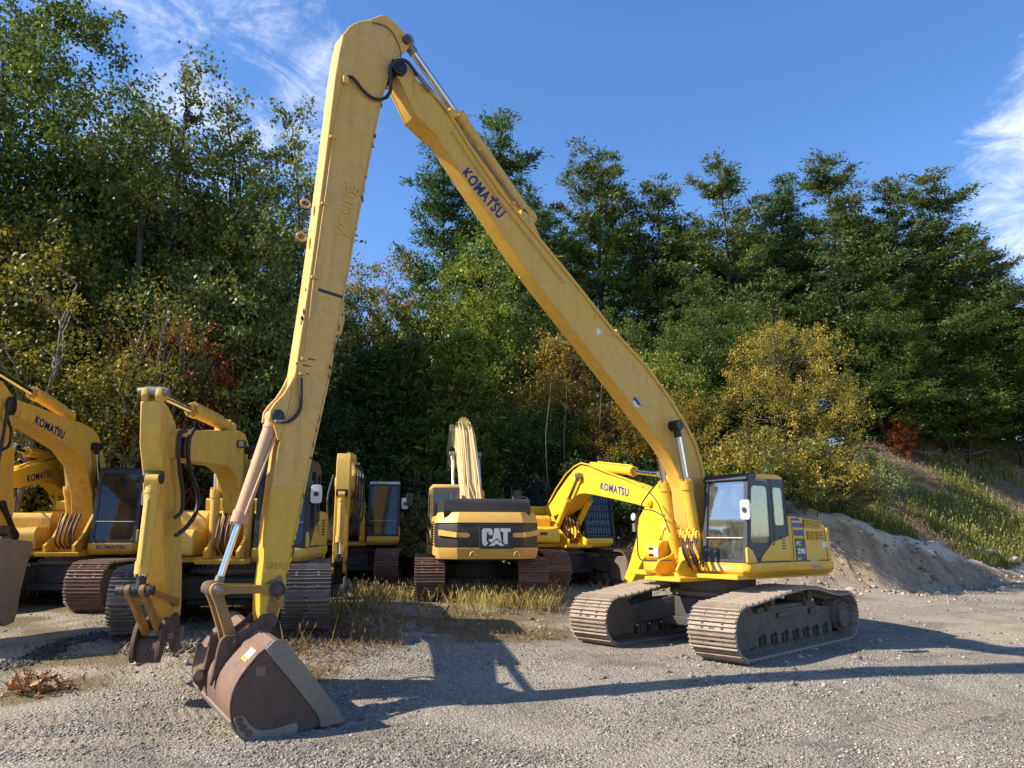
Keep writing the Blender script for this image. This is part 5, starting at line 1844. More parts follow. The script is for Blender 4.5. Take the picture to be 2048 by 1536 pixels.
# bucket cylinder down the front of the arm
c1 = A_.pt(325, 962, 0.125)
c2 = A_.pt(322, 1170, 0.125)
u_f = A_.pt(321, 1000, 0.125).x + 0.09
bcA = cylinder(A_, (u_f, 0.045, c1.z), (u_f + 0.10, 0.045, c2.z - 0.03), 0.082, 0.045, 0.86, PA, 'bucket_cylinder', eye=0.08, eyemat=MT['rubber'])
pin('cylinder_pin', (u_f - 0.02, 0.04, c1.z + 0.04), 0.085, 0.11, MT['stain'], bcA)
l1 = Vector((u_f + 0.14, 0, c2.z - 0.03))
ab = A_.pt(345, 1238, 0.125)
l2 = Vector((ab.x - 0.03, 0, ab.z + 0.22))
l3 = Vector((ab.x + 0.42, 0, ab.z - 0.10))
lnk = bar('linkage', l1, l2, 0.06, 0.06, 0.14, 0.18, MT['rusty_yellow'], A_.root)
bar('link_bar', l1, l2, 0.06, 0.06, -0.18, -0.14, MT['rusty_yellow'], lnk)
for s_ in (-0.11, 0.06):
    bar('link_bar', l1, l3, 0.07, 0.07, s_, s_ + 0.06, MT['rusty_yellow'], lnk, 0.8)
pin('link_pin', l1, 0.06, 0.22, MT['rubber'], lnk)
coupler(A_, ab.x + 0.22, ab.z - 0.26, MT['rust'], aA, 0.19)
for k, off in enumerate((0.0, 0.07)):
    hose('arm_hose', [A_.pt(*p, 0.22 + off) for p in ((372, 862), (362, 866), (357, 895), (359, 940), (365, 980), (364, 1020), (350, 1035))], 0.026, aA)
hose('arm_hose', [A_.pt(*p, 0.32) for p in ((388, 858), (378, 880), (377, 920), (386, 955), (396, 990), (392, 1025), (372, 1055), (352, 1070))], 0.03, aA)
wl_ = A_.pt(478, 889, 0.2)
lam = MB().box((wl_.x - 0.06, 0.20, wl_.z - 0.06), (wl_.x + 0.10, 0.32, wl_.z + 0.07)).build('work_lamp', MT['black'], bA, bevel=0.01)
MB().box((wl_.x + 0.10, 0.22, wl_.z - 0.045), (wl_.x + 0.106, 0.30, wl_.z + 0.05)).build('lamp_lens', MT['lampglass'], lam)

# ---- B: far left machine
B_ = Frame('crawler_excavator', (*C_B, 0.48), -78, 'weathered yellow excavator at the far left, grey bucket cut by the picture edge')
undercarriage(B_, 1.30, 0.72, R(-10), mat=MT['track_rust'], H=0.95, arch=0.05, ringz=1.1)
PBx = MT['paint_old']
body(B_, PBx, tail=-2.4, cabpaint=PBx, lettering=True)
boomB = [(30, 797), (91, 819), (140, 837), (169, 848), (188, 858), (198, 872), (204, 892), (214, 940), (223, 984), (219, 1020), (211, 1045), (206, 1080), (198, 1097), (186, 1093), (188, 1045), (185, 985), (173, 935), (150, 902), (112, 876), (70, 850), (29, 830)]
armB = [(-34, 775), (-10, 755), (6, 762), (24, 788), (28, 803), (26, 860), (27, 940), (27, 1030), (16, 1058), (2, 1064), (-14, 1060), (-24, 1000), (-36, 880)]
bB, aB = arm_parts(B_, boomB, armB, 0.46, 0.42, 1, PBx)
komatsu_text('boom_lettering', B_, (68, 847), (126, 879), (73, 830), 0.23, MT['navy'], bB)
cb = B_.pt(140, 832, 0.0)
ce = B_.pt(-22, 732, 0.0)
cylinder(B_, cb, ce, 0.105, 0.058, 0.52, PBx, 'arm_cylinder', eye=0.08)
pin('arm_pivot', z_(B_.pt(20, 812, 0.22), 0), 0.16, 0.27, MT['stain'], bB)
pin('boom_rod_pin', z_(B_.pt(186, 893, 0.24), 0), 0.09, 0.42, MT['stain'], bB)
for s_ in (0.33, -0.33):
    t_0 = B_.pt(190, 893, 0.3)
    b_0 = B_.pt(146, 1095, -0.33)
    cylinder(B_, (b_0.x, s_, b_0.z), (t_0.x, s_, t_0.z), 0.085, 0.048, 0.60, PBx, 'boom_cylinder', eye=0.08, eyemat=MT['stain'])
hose('arm_hose', [B_.pt(*p, 0.3) for p in ((24, 800), (14, 830), (22, 860), (18, 890), (4, 900))], 0.025, aB)
hose('arm_hose', [B_.pt(*p, 0.3) for p in ((18, 800), (10, 850), (2, 895), (-4, 930))], 0.025, aB)
bk_px = [(-60, 1085), (-35, 1076), (4, 1078), (36, 1080), (60, 1083), (64, 1090), (58, 1105), (48, 1140), (38, 1180), (30, 1225), (24, 1245), (8, 1252), (-10, 1240), (-40, 1190), (-60, 1130)]
bkp = B_.prof(bk_px, 0.45)
spb_save = spb
bkB = MB().prism(bkp, 0.43, 0.48).add([], []).build('bucket', MT['greywear'], B_.root, bevel=0.008)
MB().prism(bkp, -0.48, -0.43).build('side_plate', MT['greywear'], bkB, bevel=0.008)
spb = bkp
band(bkp[4:14], 0.03, -0.45, 0.45, 'bucket_shell', MT['rust'], bkB)
band(bkp[:5], 0.03, -0.45, 0.45, 'bucket_back', MT['rust'], bkB)
spb = spb_save
bar('linkage', B_.pt(8, 1010, 0.25), B_.pt(34, 1072, 0.25), 0.08, 0.08, 0.18, 0.26, MT['stain'], B_.root)
pin('bucket_pin', z_(B_.pt(8, 1062, 0.25), 0), 0.09, 0.32, MT['rust'], bkB)

# ---- C: machine behind it
C_ = Frame('crawler_excavator', (*C_C, 0.60), -77, 'yellow excavator half hidden behind the far left machine, only its boom and body showing')
undercarriage(C_, 1.25, 0.7, R(-4), mat=MT['track_rust'], H=0.95, arch=0.05, ringz=1.1)
body(C_, MT['paint_body'], tail=-2.4)
boomC = [(22, 946), (40, 938), (80, 928), (118, 918), (135, 922), (146, 938), (152, 965), (156, 1010), (150, 1058), (138, 1058), (138, 1010), (128, 985), (112, 970), (96, 966), (60, 972), (26, 977)]
armC = [(8, 920), (20, 892), (27, 893), (29, 910), (28, 960), (29, 1030), (24, 1100), (12, 1100), (8, 1000)]
bC, aC = arm_parts(C_, boomC, armC, 0.42, 0.38, 1, MT['paint_body'])
komatsu_text('boom_lettering', C_, (54, 965), (104, 953), (55, 950), 0.21, MT['navy'], bC)
cylinder(C_, C_.pt(112, 918, 0), C_.pt(24, 897, 0), 0.10, 0.05, 0.7, MT['paint_body'], 'arm_cylinder', eye=0.08)
for s_ in (0.3, -0.3):
    cylinder(C_, (C_.pt(128, 1062, 0).x, s_, C_.pt(128, 1062, 0).z), (C_.pt(142, 948, 0).x, s_, C_.pt(142, 948, 0).z), 0.085, 0.05, 0.6, MT['paint_body'], 'boom_cylinder', eye=0.07)
hose('boom_pipes', [C_.pt(*p, 0.1) for p in ((28, 940), (60, 925), (90, 918), (112, 912))], 0.03, bC, MT['paint_body'])

# ---- D: the small one facing us
D_ = Frame('crawler_excavator', (*C_D, 0.60), -82, 'smaller yellow excavator facing forward with arm folded down beside its cab, mirror on the right')
undercarriage(D_, 1.20, 0.68, R(-3), mat=MT['track_rust'], H=0.92, arch=0.04, ringz=1.1)
body(D_, MT['paint_old2'], tail=-2.4, roof=MT['silver'])
PD = MT['paint_old2']
boomD = [(0.0, 1.55), (0.25, 1.35), (0.55, 1.5), (1.2, 2.15), (2.0, 2.75), (3.2, 2.72), (4.6, 2.45), (4.75, 2.6), (4.7, 2.8), (3.4, 3.2), (2.3, 3.42), (1.7, 3.35), (0.6, 2.4)]
armD = [(4.55, 3.0), (4.8, 3.36), (5.0, 3.4), (5.12, 3.2), (5.16, 2.5), (5.2, 1.2), (5.18, 0.55), (5.02, 0.45), (4.9, 0.55), (4.72, 1.6), (4.45, 2.45), (4.42, 2.8)]
bD, aD = arm_parts(D_, boomD, armD, 0.46, 0.34, 1, PD, local=True)
cylinder(D_, (2.6, 0, 3.55), (4.85, 0, 3.32), 0.09, 0.05, 0.6, PD, 'arm_cylinder', eye=0.08)
MB().prism([(2.2, 3.3), (2.9, 3.25), (2.68, 3.6), (2.5, 3.6)], -0.14, 0.14).build('cylinder_mount', PD, bD)
for s_ in (0.31, -0.31):
    cylinder(D_, (1.1, s_, 1.25), (2.0, s_, 3.0), 0.08, 0.045, 0.6, PD, 'boom_cylinder', eye=0.08, eyemat=MT['stain'])
cylinder(D_, (5.25, 0, 2.35), (5.38, 0, 0.75), 0.085, 0.045, 0.72, PD, 'bucket_cylinder', eye=0.08, eyemat=MT['stain'])
pin('cylinder_pin', (5.22, 0, 2.4), 0.09, 0.14, MT['stain'], aD)
lD = bar('linkage', Vector((5.38, 0, 0.78)), Vector((5.0, 0, 0.62)), 0.07, 0.07, 0.18, 0.22, MT['stain'], D_.root)
bar('link_bar', Vector((5.38, 0, 0.78)), Vector((5.0, 0, 0.62)), 0.07, 0.07, -0.22, -0.18, MT['stain'], lD)
bar('link_bar', Vector((5.38, 0, 0.78)), Vector((5.25, 0, 0.2)), 0.07, 0.07, -0.1, 0.1, MT['stain'], lD)
coupler(D_, 5.1, 0.15, MT['under_dark'], aD, 0.2)
for k in range(4):
    hose('arm_hose', [(3.9, 0.2 + 0.04 * k, 3.2), (4.5, 0.28 + 0.06 * k, 2.9), (4.8, 0.3 + 0.07 * k, 2.2 - 0.1 * k), (5.0, 0.25 + 0.02 * k, 1.5)], 0.024, aD, MT['rubber'], 6, 5)
hose('arm_hose', [(4.4, -0.3, 2.9), (4.8, -0.38, 2.3), (5.0, -0.32, 1.7), (5.05, -0.2, 1.3)], 0.024, aD, MT['rubber'], 6, 5)
for k in range(2):
    MB().path([(0.9, -1.2 + 0.25 * k, 1.95), (0.95, -1.25 + 0.15 * k, 2.6 + 0.1 * k), (0.7, -1.45 + 0.3 * k, 3.0)], 0.014, 5).build('antenna', MT['silver'], D_.root)

# ---- E: seen from the rear
E_ = Frame('crawler_excavator', (*C_E, 0.42), 100, 'black-and-tan excavator seen from behind with a big white-lettered counterweight')
undercarriage(E_, 1.24, 0.72, R(-3), mat=MT['track_rust'], H=0.98, arch=0.05, Lh=2.55, ringz=1.1, gl=2.1, guard='cyl_tan')
PT = MT['paint_tan']
BK = simple('dusty_black_panel', (0.035, 0.031, 0.027), 0.5, 0, 0.4, 5, 0.15)
top = [(-2.2, -1.26), (-2.62, -1.20), (-2.98, -0.78), (-2.98, 0.78), (-2.62, 1.20), (-2.2, 1.26)]


def slab(name, z0, z1, grow0, grow1, mat, par=None):
    n = len(top)
    lo_ = [(a + grow0 * (1 if a < -2.3 else 0), b * (1 - grow0 * 0.5)) for a, b in top]
    hi_ = [(a + grow1 * (1 if a < -2.3 else 0), b * (1 - grow1 * 0.5)) for a, b in top]
    return MB().add([(a, b, z0) for a, b in lo_] + [(a, b, z1) for a, b in hi_],
                    [tuple(range(n)), tuple(range(2 * n - 1, n - 1, -1))] + [(i, i + n, (i + 1) % n + n, (i + 1) % n) for i in range(n)]).build(name, mat, par or E_.root, bevel=0.025, seg=2)


cwE = slab('counterweight', 1.26, 1.84, 0.0, 0.0, BK)
slab('lower_band', 1.0, 1.262, 0.06, -0.03, PT, cwE)
slab('upper_band', 1.838, 2.09, -0.03, 0.10, PT, cwE)
mb = MB()
mb.prism(arcpts([(-2.75, 2.08), (-2.70, 2.36), (-2.55, 2.42), (-0.6, 2.42), (-0.6, 1.15), (-2.3, 1.15)], 0.06), -1.0, 1.08)
mb.build('engine_house', BK, E_.root, bevel=0.04, seg=2)
mb = MB()
mb.box((-2.4, -1.24, 1.05), (1.0, 1.24, 1.30))
mb.box((-2.3, -1.24, 1.30), (0.9, -0.62, 2.05))
mb.box((-2.3, 1.10, 1.30), (-0.9, 1.23, 2.02))
mb.build('upper_deck', PT, E_.root, bevel=0.03)
for k in range(9):
    MB().box((-2.1, 1.23, 1.38 + k * 0.06), (-1.2, 1.242, 1.41 + k * 0.06)).build('vent_slat', BK, E_.root)
for sg in (-1, 1):
    fm = MB()
    f1 = [(-2.992, sg * 0.775, 1.61), (-2.992, sg * 0.56, 1.61), (-2.992, sg * 0.47, 1.555), (-2.992, sg * 0.55, 1.50), (-2.992, sg * 0.775, 1.50)]
    f2 = [(-2.992, sg * 0.785, 1.61), (-2.66, sg * 1.185, 1.68), (-2.66, sg * 1.185, 1.55), (-2.992, sg * 0.785, 1.50)]
    for pl, off in ((f1, Vector((-0.012, 0, 0))), (f2, Vector((-0.02, sg * 0.02, 0)))):
        n_ = len(pl)
        a_ = [Vector(p) + off for p in pl]
        b_ = [Vector(p) - off for p in pl]
        fm.add(a_ + b_, [tuple(range(n_)), tuple(range(2 * n_ - 1, n_ - 1, -1))] + [(i, i + n_, (i + 1) % n_ + n_, (i + 1) % n_) for i in range(n_)])
    fm.build('side_flash', PT, cwE)
    for q in (0.40, 0.55):
        MB().disc((-2.988, (0.37 if sg > 0 else -0.63) + (0.13 if q > 0.5 else 0.0), 1.57), (1, 0, 0), 0.05, 0.02, 16).build('lifting_hole', MT['under_dark'], cwE)
    r_ = []
    for k in range(9):
        a = pi * k / 8
        r_.append((-2.99 - 0.0, sg * 0.52 - 0.1 + 0.06 * cos(a), 1.08 + 0.09 * sin(a)))
    MB().path(r_, 0.02, 6).build('tow_loop', PT, cwE)
# badge
yc = -0.13
plate = MB().box((-3.005, yc - 0.40, 1.235), (-2.97, yc + 0.40, 1.80)).build('badge_plate', BK, cwE, bevel=0.006)
# seen from behind, the reading direction runs towards -s
wht = MT['white']


def badge_poly(pts):
    return [(-3.012, yc + 0.34 - p[0] * 0.68, 1.30 + p[1] * 0.42) for p in pts]


Cc = [(0.30, 0.98), (0.06, 0.98), (0.0, 0.86), (0.02, 0.14), (0.08, 0.02), (0.14, 0.02), (0.22, 0.16), (0.16, 0.30), (0.17, 0.72), (0.21, 0.80), (0.24, 0.72), (0.25, 0.60), (0.37, 0.60), (0.37, 0.88)]
Cc2 = [(0.25, 0.40), (0.24, 0.28), (0.32, 0.20), (0.36, 0.24), (0.37, 0.40)]
A1 = [(0.44, 0.98), (0.60, 0.98), (0.70, 0.20), (0.52, 0.44), (0.35, 0.22)]
T1 = [(0.64, 0.98), (1.0, 0.98), (1.0, 0.78), (0.90, 0.78), (0.90, 0.10), (0.82, 0.10), (0.75, 0.22), (0.75, 0.78), (0.66, 0.78)]
M1 = [(0.24, 0.02), (0.52, 0.36), (0.80, 0.02), (0.66, 0.02), (0.52, 0.12), (0.40, 0.02)]
for nm, pl in (('letter_c', Cc), ('letter_c', Cc2), ('letter_a', A1), ('letter_t', T1), ('triangle_mark', M1)):
    P_ = badge_poly(pl)
    MB().add(P_ + [(x + 0.01, y, z) for x, y, z in P_], [tuple(range(len(P_)))] + [(i, (i + 1) % len(P_), (i + 1) % len(P_) + len(P_), i + len(P_)) for i in range(len(P_))]).build(nm, wht, plate)
cab(E_, 0.95, -0.80, 0.50, 1.22, 1.32, 2.86, rake=0.15, pm=simple('tan_brown_cab_paint', (0.20, 0.145, 0.07), 0.5), body=PT, roof=PT, mirror=False)
MB().path([(0.9, 1.45, 2.0), (0.9, 1.75, 2.5), (0.9, 1.75, 2.75)], 0.02, 6).build('mirror_arm', MT['black'], E_.root)
MB().box((0.88, 1.66, 2.35), (0.93, 1.84, 2.72)).build('mirror', MT['black'], E_.root, bevel=0.02)
boomE = [(0.1, 1.7), (0.3, 1.45), (0.7, 1.6), (1.9, 3.35), (3.0, 4.25), (4.4, 4.45), (5.9, 4.25), (6.1, 4.4), (6.0, 4.62), (4.6, 5.05), (3.0, 5.0), (2.2, 4.55), (0.9, 3.05)]
armE = [(5.2, 5.05), (5.35, 5.35), (5.6, 5.35), (6.0, 4.95), (6.45, 4.2), (6.9, 2.9), (7.1, 1.9), (6.95, 1.8), (6.8, 1.9), (6.1, 3.4), (5.7, 4.3)]
bE, aE = arm_parts(E_, boomE, armE, 0.56, 0.46, 1, MT['paint_cream'], local=True)
cylinder(E_, (3.1, 0, 5.15), (5.35, 0, 5.25), 0.11, 0.06, 0.6, PT, 'arm_cylinder', eye=0.1)
MB().prism([(2.7, 4.85), (3.4, 4.95), (3.2, 5.2), (3.0, 5.2)], -0.15, 0.15).build('cylinder_mount', PT, bE)
for s_ in (0.40, -0.40):
    cylinder(E_, (1.1, s_, 1.3), (2.5, s_, 4.0), 0.10, 0.058, 0.56, PT, 'boom_cylinder', eye=0.1)
for k, s_ in enumerate((-0.22, -0.12, 0.10, 0.22)):
    MB().path([(0.45, s_, 2.55), (1.0, s_, 3.25), (2.2, s_ * 0.8, 4.65), (2.9, s_ * 0.8, 5.08), (3.6, s_ * 0.8, 5.12)], 0.022, 6).build('boom_pipe', MT['paint_cream'], bE)

# ---- F: bright boom reaching right
F_ = Frame('crawler_excavator', (*C_F, 0.55), -68, 'bright yellow excavator with a barred cab front, boom reaching right behind the long-reach machine')
undercarriage(F_, 1.30, 0.75, R(5), mat=MT['track_rust'], H=0.98, arch=0.05, ringz=1.1, guard='cyl_tan')
PN = MT['paint_new']
body(F_, PN, tail=-2.5, guard=True, mirror=False)
boomF = [(1091, 1020), (1105, 1000), (1115, 983), (1134, 956), (1147, 940), (1161, 931), (1175, 935), (1205, 948), (1240, 959), (1282, 976), (1300, 989), (1306, 1003), (1302, 1014), (1290, 1014), (1272, 1009), (1230, 999),
         (1188, 990), (1168, 987), (1156, 989), (1145, 1001), (1134, 1017), (1118, 1028), (1104, 1034), (1094, 1032)]
armF = [(1332, 950), (1318, 962), (1300, 985), (1290, 1012), (1278, 1034), (1272, 1077), (1259, 1125), (1245, 1166), (1250, 1172), (1262, 1168), (1281, 1129), (1293, 1108), (1318, 1081), (1345, 1040), (1352, 1000), (1346, 960)]
bF, aF = arm_parts(F_, boomF, armF, 0.46, 0.42, -1, PN)
komatsu_text('boom_lettering', F_, (1200.5, 979), (1257, 994), (1201.5, 963.5), -0.23, MT['blue'], bF)
pin('boom_rod_pin', z_(F_.pt(1158, 951, -0.3), 0), 0.085, 0.32, PN, bF)
pin('arm_pivot', z_(F_.pt(1300, 1005, -0.23), 0), 0.10, 0.28, PN, bF, True)
cylinder(F_, F_.pt(1187, 933, 0.0), F_.pt(1326, 950, 0.0), 0.11, 0.055, 0.62, PN, 'arm_cylinder', eye=0.08)
for s_ in (-0.33, 0.33):
    t_0 = F_.pt(1158, 951, -0.33)
    b_0 = F_.pt(1106, 1073, -0.33)
    cylinder(F_, (b_0.x, s_, b_0.z), (t_0.x, s_, t_0.z), 0.09, 0.05, 0.62, PN, 'boom_cylinder', eye=0.08)
for k, s_ in enumerate((-0.18, -0.06, 0.08)):
    MB().path([F_.pt(x, y, s_) for x, y in ((1094, 1012), (1112, 978), (1132, 948), (1148, 933), (1162, 926), (1180, 930), (1215, 945), (1250, 957), (1285, 974))], 0.022, 6, 0).build('boom_pipe', PN, bF)
mu = MB()
mu.tube((-1.35, -0.75, 1.95), (-1.35, -0.75, 2.45), 0.13, 16)
mu.tube((-1.35, -0.75, 2.40), (-1.38, -0.72, 2.80), 0.17, 16)
mu.build('exhaust_stack', simple('burnt_exhaust_steel', (0.12, 0.095, 0.075), 0.6, 0.3, 0.4), F_.root)
mu = MB()
for y in (-1.2, -0.9):
    mu.path([(-0.6, y, 1.98), (-0.7, y, 2.9), (-1.4, y, 2.95), (-1.5, y, 2.0)], 0.018, 6)
mu.build('handrail', MT['black'], F_.root)

# ---- G: dark cab standing behind E and F
G_ = Frame('hidden_excavator', (0.75, 28.4, gz(0.75, 28.4) + 0.05), -35, 'machine with a long dark cab roof, almost hidden behind the barred-cab excavator')
undercarriage(G_, 1.2, 0.7, 0, mat=MT['track_rust'], H=0.95, arch=0.05, ringz=1.1)
mb = MB()
mb.prism([(-2.4, 1.1), (1.0, 1.1), (1.0, 1.35), (-0.9, 1.4), (-0.9, 2.1), (-2.4, 2.1)], -1.35, 1.35)
mb.build('upper_body', MT['paint_tan'], G_.root, bevel=0.04)
cab(G_, 1.3, -1.0, -1.3, 0.2, 1.35, 3.1, rake=0.2, pm=MT['black'], body=MT['palegreen'], roof=MT['black2'], mirror=False, doorside=-1)
for o_ in (A_, B_, C_, D_, F_):
    pass
# ------------------------------------------------------------------ trees
def leaf_quads(C, size, rng, up=0.35, elong=1.0, dirs=None, droop=0.0, wid=0.30):
    """C (n,3) leaf centres -> diamond quads, random facing with an upward bias"""
    n = len(C)
    nr = rng.normal(size=(n, 3))
    nr[:, 2] = np.abs(nr[:, 2]) + up
    nr /= np.linalg.norm(nr, axis=1)[:, None]
    if dirs is None:
        t = rng.normal(size=(n, 3))
    else:
        t = dirs + rng.normal(size=(n, 3)) * 0.35
    t[:, 2] -= droop
    t -= nr * (t * nr).sum(1)[:, None]
    t /= np.linalg.norm(t, axis=1)[:, None] + 1e-9
    b = np.cross(nr, t)
    s = (size * rng.uniform(0.6, 1.35, n))[:, None]
    L = t * s * 0.5 * elong
    W = b * s * wid
    bend = nr * s * 0.10
    V = np.stack([C - L, C + W - bend * 0 + bend, C + L, C - W + bend], 1).reshape(-1, 3)
    F = np.arange(4 * n).reshape(-1, 4)
    return V, F


def trunk_mesh(name, limbs, mat, n=7):
    """limbs: list of (points, r0, r1)"""
    mb = MB()
    for pts, r0, r1 in limbs:
        mb.path(pts, r0, n if r0 > 0.05 else 4, 0, r1 / r0)
    return mb.mesh(name, mat, angle=80)


def crook(a, b, k, j, rng, sag=0.0):
    a, b = np.array(a, float), np.array(b, float)
    L = np.linalg.norm(b - a)
    out = [a]
    for i in range(1, k):
        t = i / k
        p = a + (b - a) * t + rng.normal(size=3) * j * L * 0.5
        p[2] += sag * L * sin(pi * t)
        out.append(p)
    out.append(b)
    return out


def deciduous(seed, H=12.0, rx=3.4, base=0.25, nclump=90, per=170, leaf=0.17, sig=0.55, narrow=1.0, stems=1, bare=0.0, lean=0.0):
    rng = np.random.default_rng(seed)
    limbs = []
    cz = H * (base + 1) / 2
    hz = H * (1 - base) / 2
    cl = []
    lob = [(rng.normal(size=3), rng.uniform(0.12, 0.30)) for _ in range(9)]
    while len(cl) < nclump:
        d = rng.normal(size=3)
        d /= np.linalg.norm(d)
        r = rng.random() ** 0.42
        k = 1.0
        for v, a in lob:
            v = v / np.linalg.norm(v)
            k += a * max(0, (d @ v)) ** 5 - a * 0.55 * max(0, -(d @ v)) ** 5
        zr = d[2] * r * hz * k
        w = 1.0 - 0.30 * max(0, zr / hz) ** 2 - 0.25 * max(0, -zr / hz)
        p = np.array([d[0] * r * rx * k * w * narrow, d[1] * r * rx * k * w * narrow, cz + zr])
        p[0] += lean * (p[2] / H) ** 2 * H
        if p[2] < H * base * 0.7 or p[2] < 0.5:
            continue
        cl.append(p)
    cl = np.array(cl)
    for s in range(stems):
        off = rng.normal(size=2) * (0.5 if stems > 1 else 0)
        top = np.array([off[0] + rng.normal() * 0.3 + lean * H, off[1] + rng.normal() * 0.3, H * 0.9])
        tr = crook((off[0] * 0.4, off[1] * 0.4, -0.6), top, 7, 0.02, rng)
        limbs.append((tr, H * 0.016 / sqrt(stems), 0.03))
        trp = np.array(tr)
        sel = cl[s::stems]
        for p in sel[rng.permutation(len(sel))[:26]]:
            zz = p[2] - rng.uniform(0.12, 0.28) * H * 0.7
            i = np.argmin(np.abs(trp[:, 2] - zz))
            limbs.append((crook(trp[i], p, 5, 0.07, rng, 0.06), H * 0.0045, 0.012))
    tips = cl[rng.permutation(len(cl))[:nclump // 2]]
    V, F, Rn = [], [], []
    C = []
    rn = []
    for p in cl:
        m_ = int(per * rng.uniform(0.45, 1.4))
        sg = sig * rng.uniform(0.55, 1.35)
        # each clump is a few twigs with leaves along them
        tw = rng.integers(4, 8)
        q = []
        for _ in range(tw):
            d = rng.normal(size=3)
            d[2] = d[2] * 0.55 + 0.25
            d /= np.linalg.norm(d)
            t = rng.random(m_ // tw + 1)[:, None] ** 0.8
            q.append(p + d * t * sg * 2.0 + rng.normal(size=(len(t), 3)) * sg * 0.26)
        q = np.concatenate(q)
        C.append(q)
        rn.append(np.clip(rng.normal(rng.uniform(0.25, 0.75), 0.2, len(q)), 0, 1))
    C = np.concatenate(C)
    rn = np.concatenate(rn)
    keep = C[:, 2] > 0.15
    C, rn = C[keep], rn[keep]
    V, F = leaf_quads(C, leaf, rng)
    me = np_mesh('crown', V, F, LF['green'], {'rnd': ('FACE', 'FLOAT', rn)})
    tm = trunk_mesh('trunk', limbs, MT['bark'])
    return tm, me, H, rx


def pine(seed, H=20.0, rx=4.2, base=0.12, gap=0.85, dens=1.0, top=0.8):
    rng = np.random.default_rng(seed)
    limbs = []
    tr = crook((0, 0, -0.8), (rng.normal() * 0.4, rng.normal() * 0.4, H), 8, 0.008, rng)
    limbs.append((tr, H * 0.017, 0.03))
    trp = np.array(tr)
    C, D, rn = [], [], []
    z = H * base
    while z < H - 0.2:
        t = (z - H * base) / (H * (1 - base))
        prof = (0.62 + 0.38 * sin(pi * min(1, t * 1.5 + 0.12))) * (1 - t ** 1.7) ** top + 0.07
        k = rng.integers(4, 7)
        a0 = rng.random() * 2 * pi
        for j in range(k):
            if rng.random() < 0.14:
                continue
            a = a0 + 2 * pi * j / k + rng.normal() * 0.28
            L = rx * prof * rng.uniform(0.55, 1.22)
            if rng.random() < 0.08:
                L *= 1.25
            p0 = np.array([np.interp(z, trp[:, 2], trp[:, 0]), np.interp(z, trp[:, 2], trp[:, 1]), z + rng.normal() * 0.15])
            rise = L * rng.uniform(0.02, 0.26) + t * L * 0.5
            dr = np.array([cos(a), sin(a), 0])
            p1 = p0 + dr * L + np.array([0, 0, rise])
            br = crook(p0, p1, 5, 0.035, rng, -0.06)
            limbs.append((br, 0.018 + 0.011 * L, 0.01))
            bp_ = np.array(br)
            # foliage pads along the outer part of the limb, on short side twigs
            npad = int(max(3, L * 4.0 * dens))
            for i in range(npad):
                s = 0.28 + 0.74 * (i + rng.random() * 0.8) / npad
                q = np.array([np.interp(min(s, 1) * 5, range(6), bp_[:, c]) for c in range(3)])
                side = np.array([-dr[1], dr[0], 0]) * rng.normal() * (0.16 + 0.26 * L * (1.15 - s) * 0.8)
                q = q + side + np.array([0, 0, rng.normal() * 0.08 + 0.07])
                m_ = int(rng.uniform(26, 44))
                w = rng.uniform(0.22, 0.42)
                pp = q + rng.normal(size=(m_, 3)) * np.array([w, w, w * 0.24])
                C.append(pp)
                dd = (pp - q) * np.array([1, 1, 1.0]) + dr * 0.25 + np.array([0, 0, 0.22])
                D.append(dd / (np.linalg.norm(dd, axis=1)[:, None] + 1e-6))
                rn.append(np.clip(rng.normal(rng.uniform(0.25, 0.7) + 0.1 * t, 0.16, m_), 0, 1))
        z += gap * rng.uniform(0.7, 1.35) * (1 - 0.4 * t)
    C, D, rn = np.concatenate(C), np.concatenate(D), np.concatenate(rn)
    V, F = leaf_quads(C, 0.26, rng, 0.5, 1.35, D, wid=0.17)
    me = np_mesh('crown', V, F, LF['pine'], {'rnd': ('FACE', 'FLOAT', rn)})
    return trunk_mesh('trunk', limbs, MT['bark']), me, H, rx


PROTO = {
    'oakA': deciduous(1, 13, 3.9, 0.12, 185, 270, 0.135, 0.62),
    'oakB': deciduous(2, 12, 3.6, 0.12, 175, 260, 0.13, 0.60),
    'aspenA': deciduous(3, 14, 2.3, 0.10, 140, 180, 0.155, 0.50, stems=1),
    'aspenB': deciduous(4, 14, 2.5, 0.16, 130, 170, 0.155, 0.52, stems=2),
    'midA': deciduous(5, 8, 3.0, 0.05, 125, 230, 0.125, 0.50, stems=2),
    'midB': deciduous(6, 8, 2.7, 0.05, 120, 230, 0.12, 0.48, stems=3),
    'locust': deciduous(7, 9.5, 4.6, 0.06, 190, 260, 0.10, 0.46, stems=4),
    'bush': deciduous(8, 3.2, 1.9, 0.0, 60, 190, 0.105, 0.34, stems=4),
    'bushB': deciduous(9, 2.6, 2.2, 0.0, 60, 180, 0.10, 0.32, stems=5),
    'sap': deciduous(10, 9, 1.6, 0.35, 45, 70, 0.13, 0.42, lean=0.16),
    'pineA': pine(21, 20, 5.4, 0.10, 1.25, 0.95, 0.55),
    'pineB': pine(22, 20, 5.0, 0.16, 1.3, 0.95, 0.42),
    'pineC': pine(23, 17, 5.2, 0.08, 1.15, 0.95, 0.6),
    'fir': pine(24, 9, 2.8, 0.0, 0.45, 1.25, 0.95),
}
_seen = set()


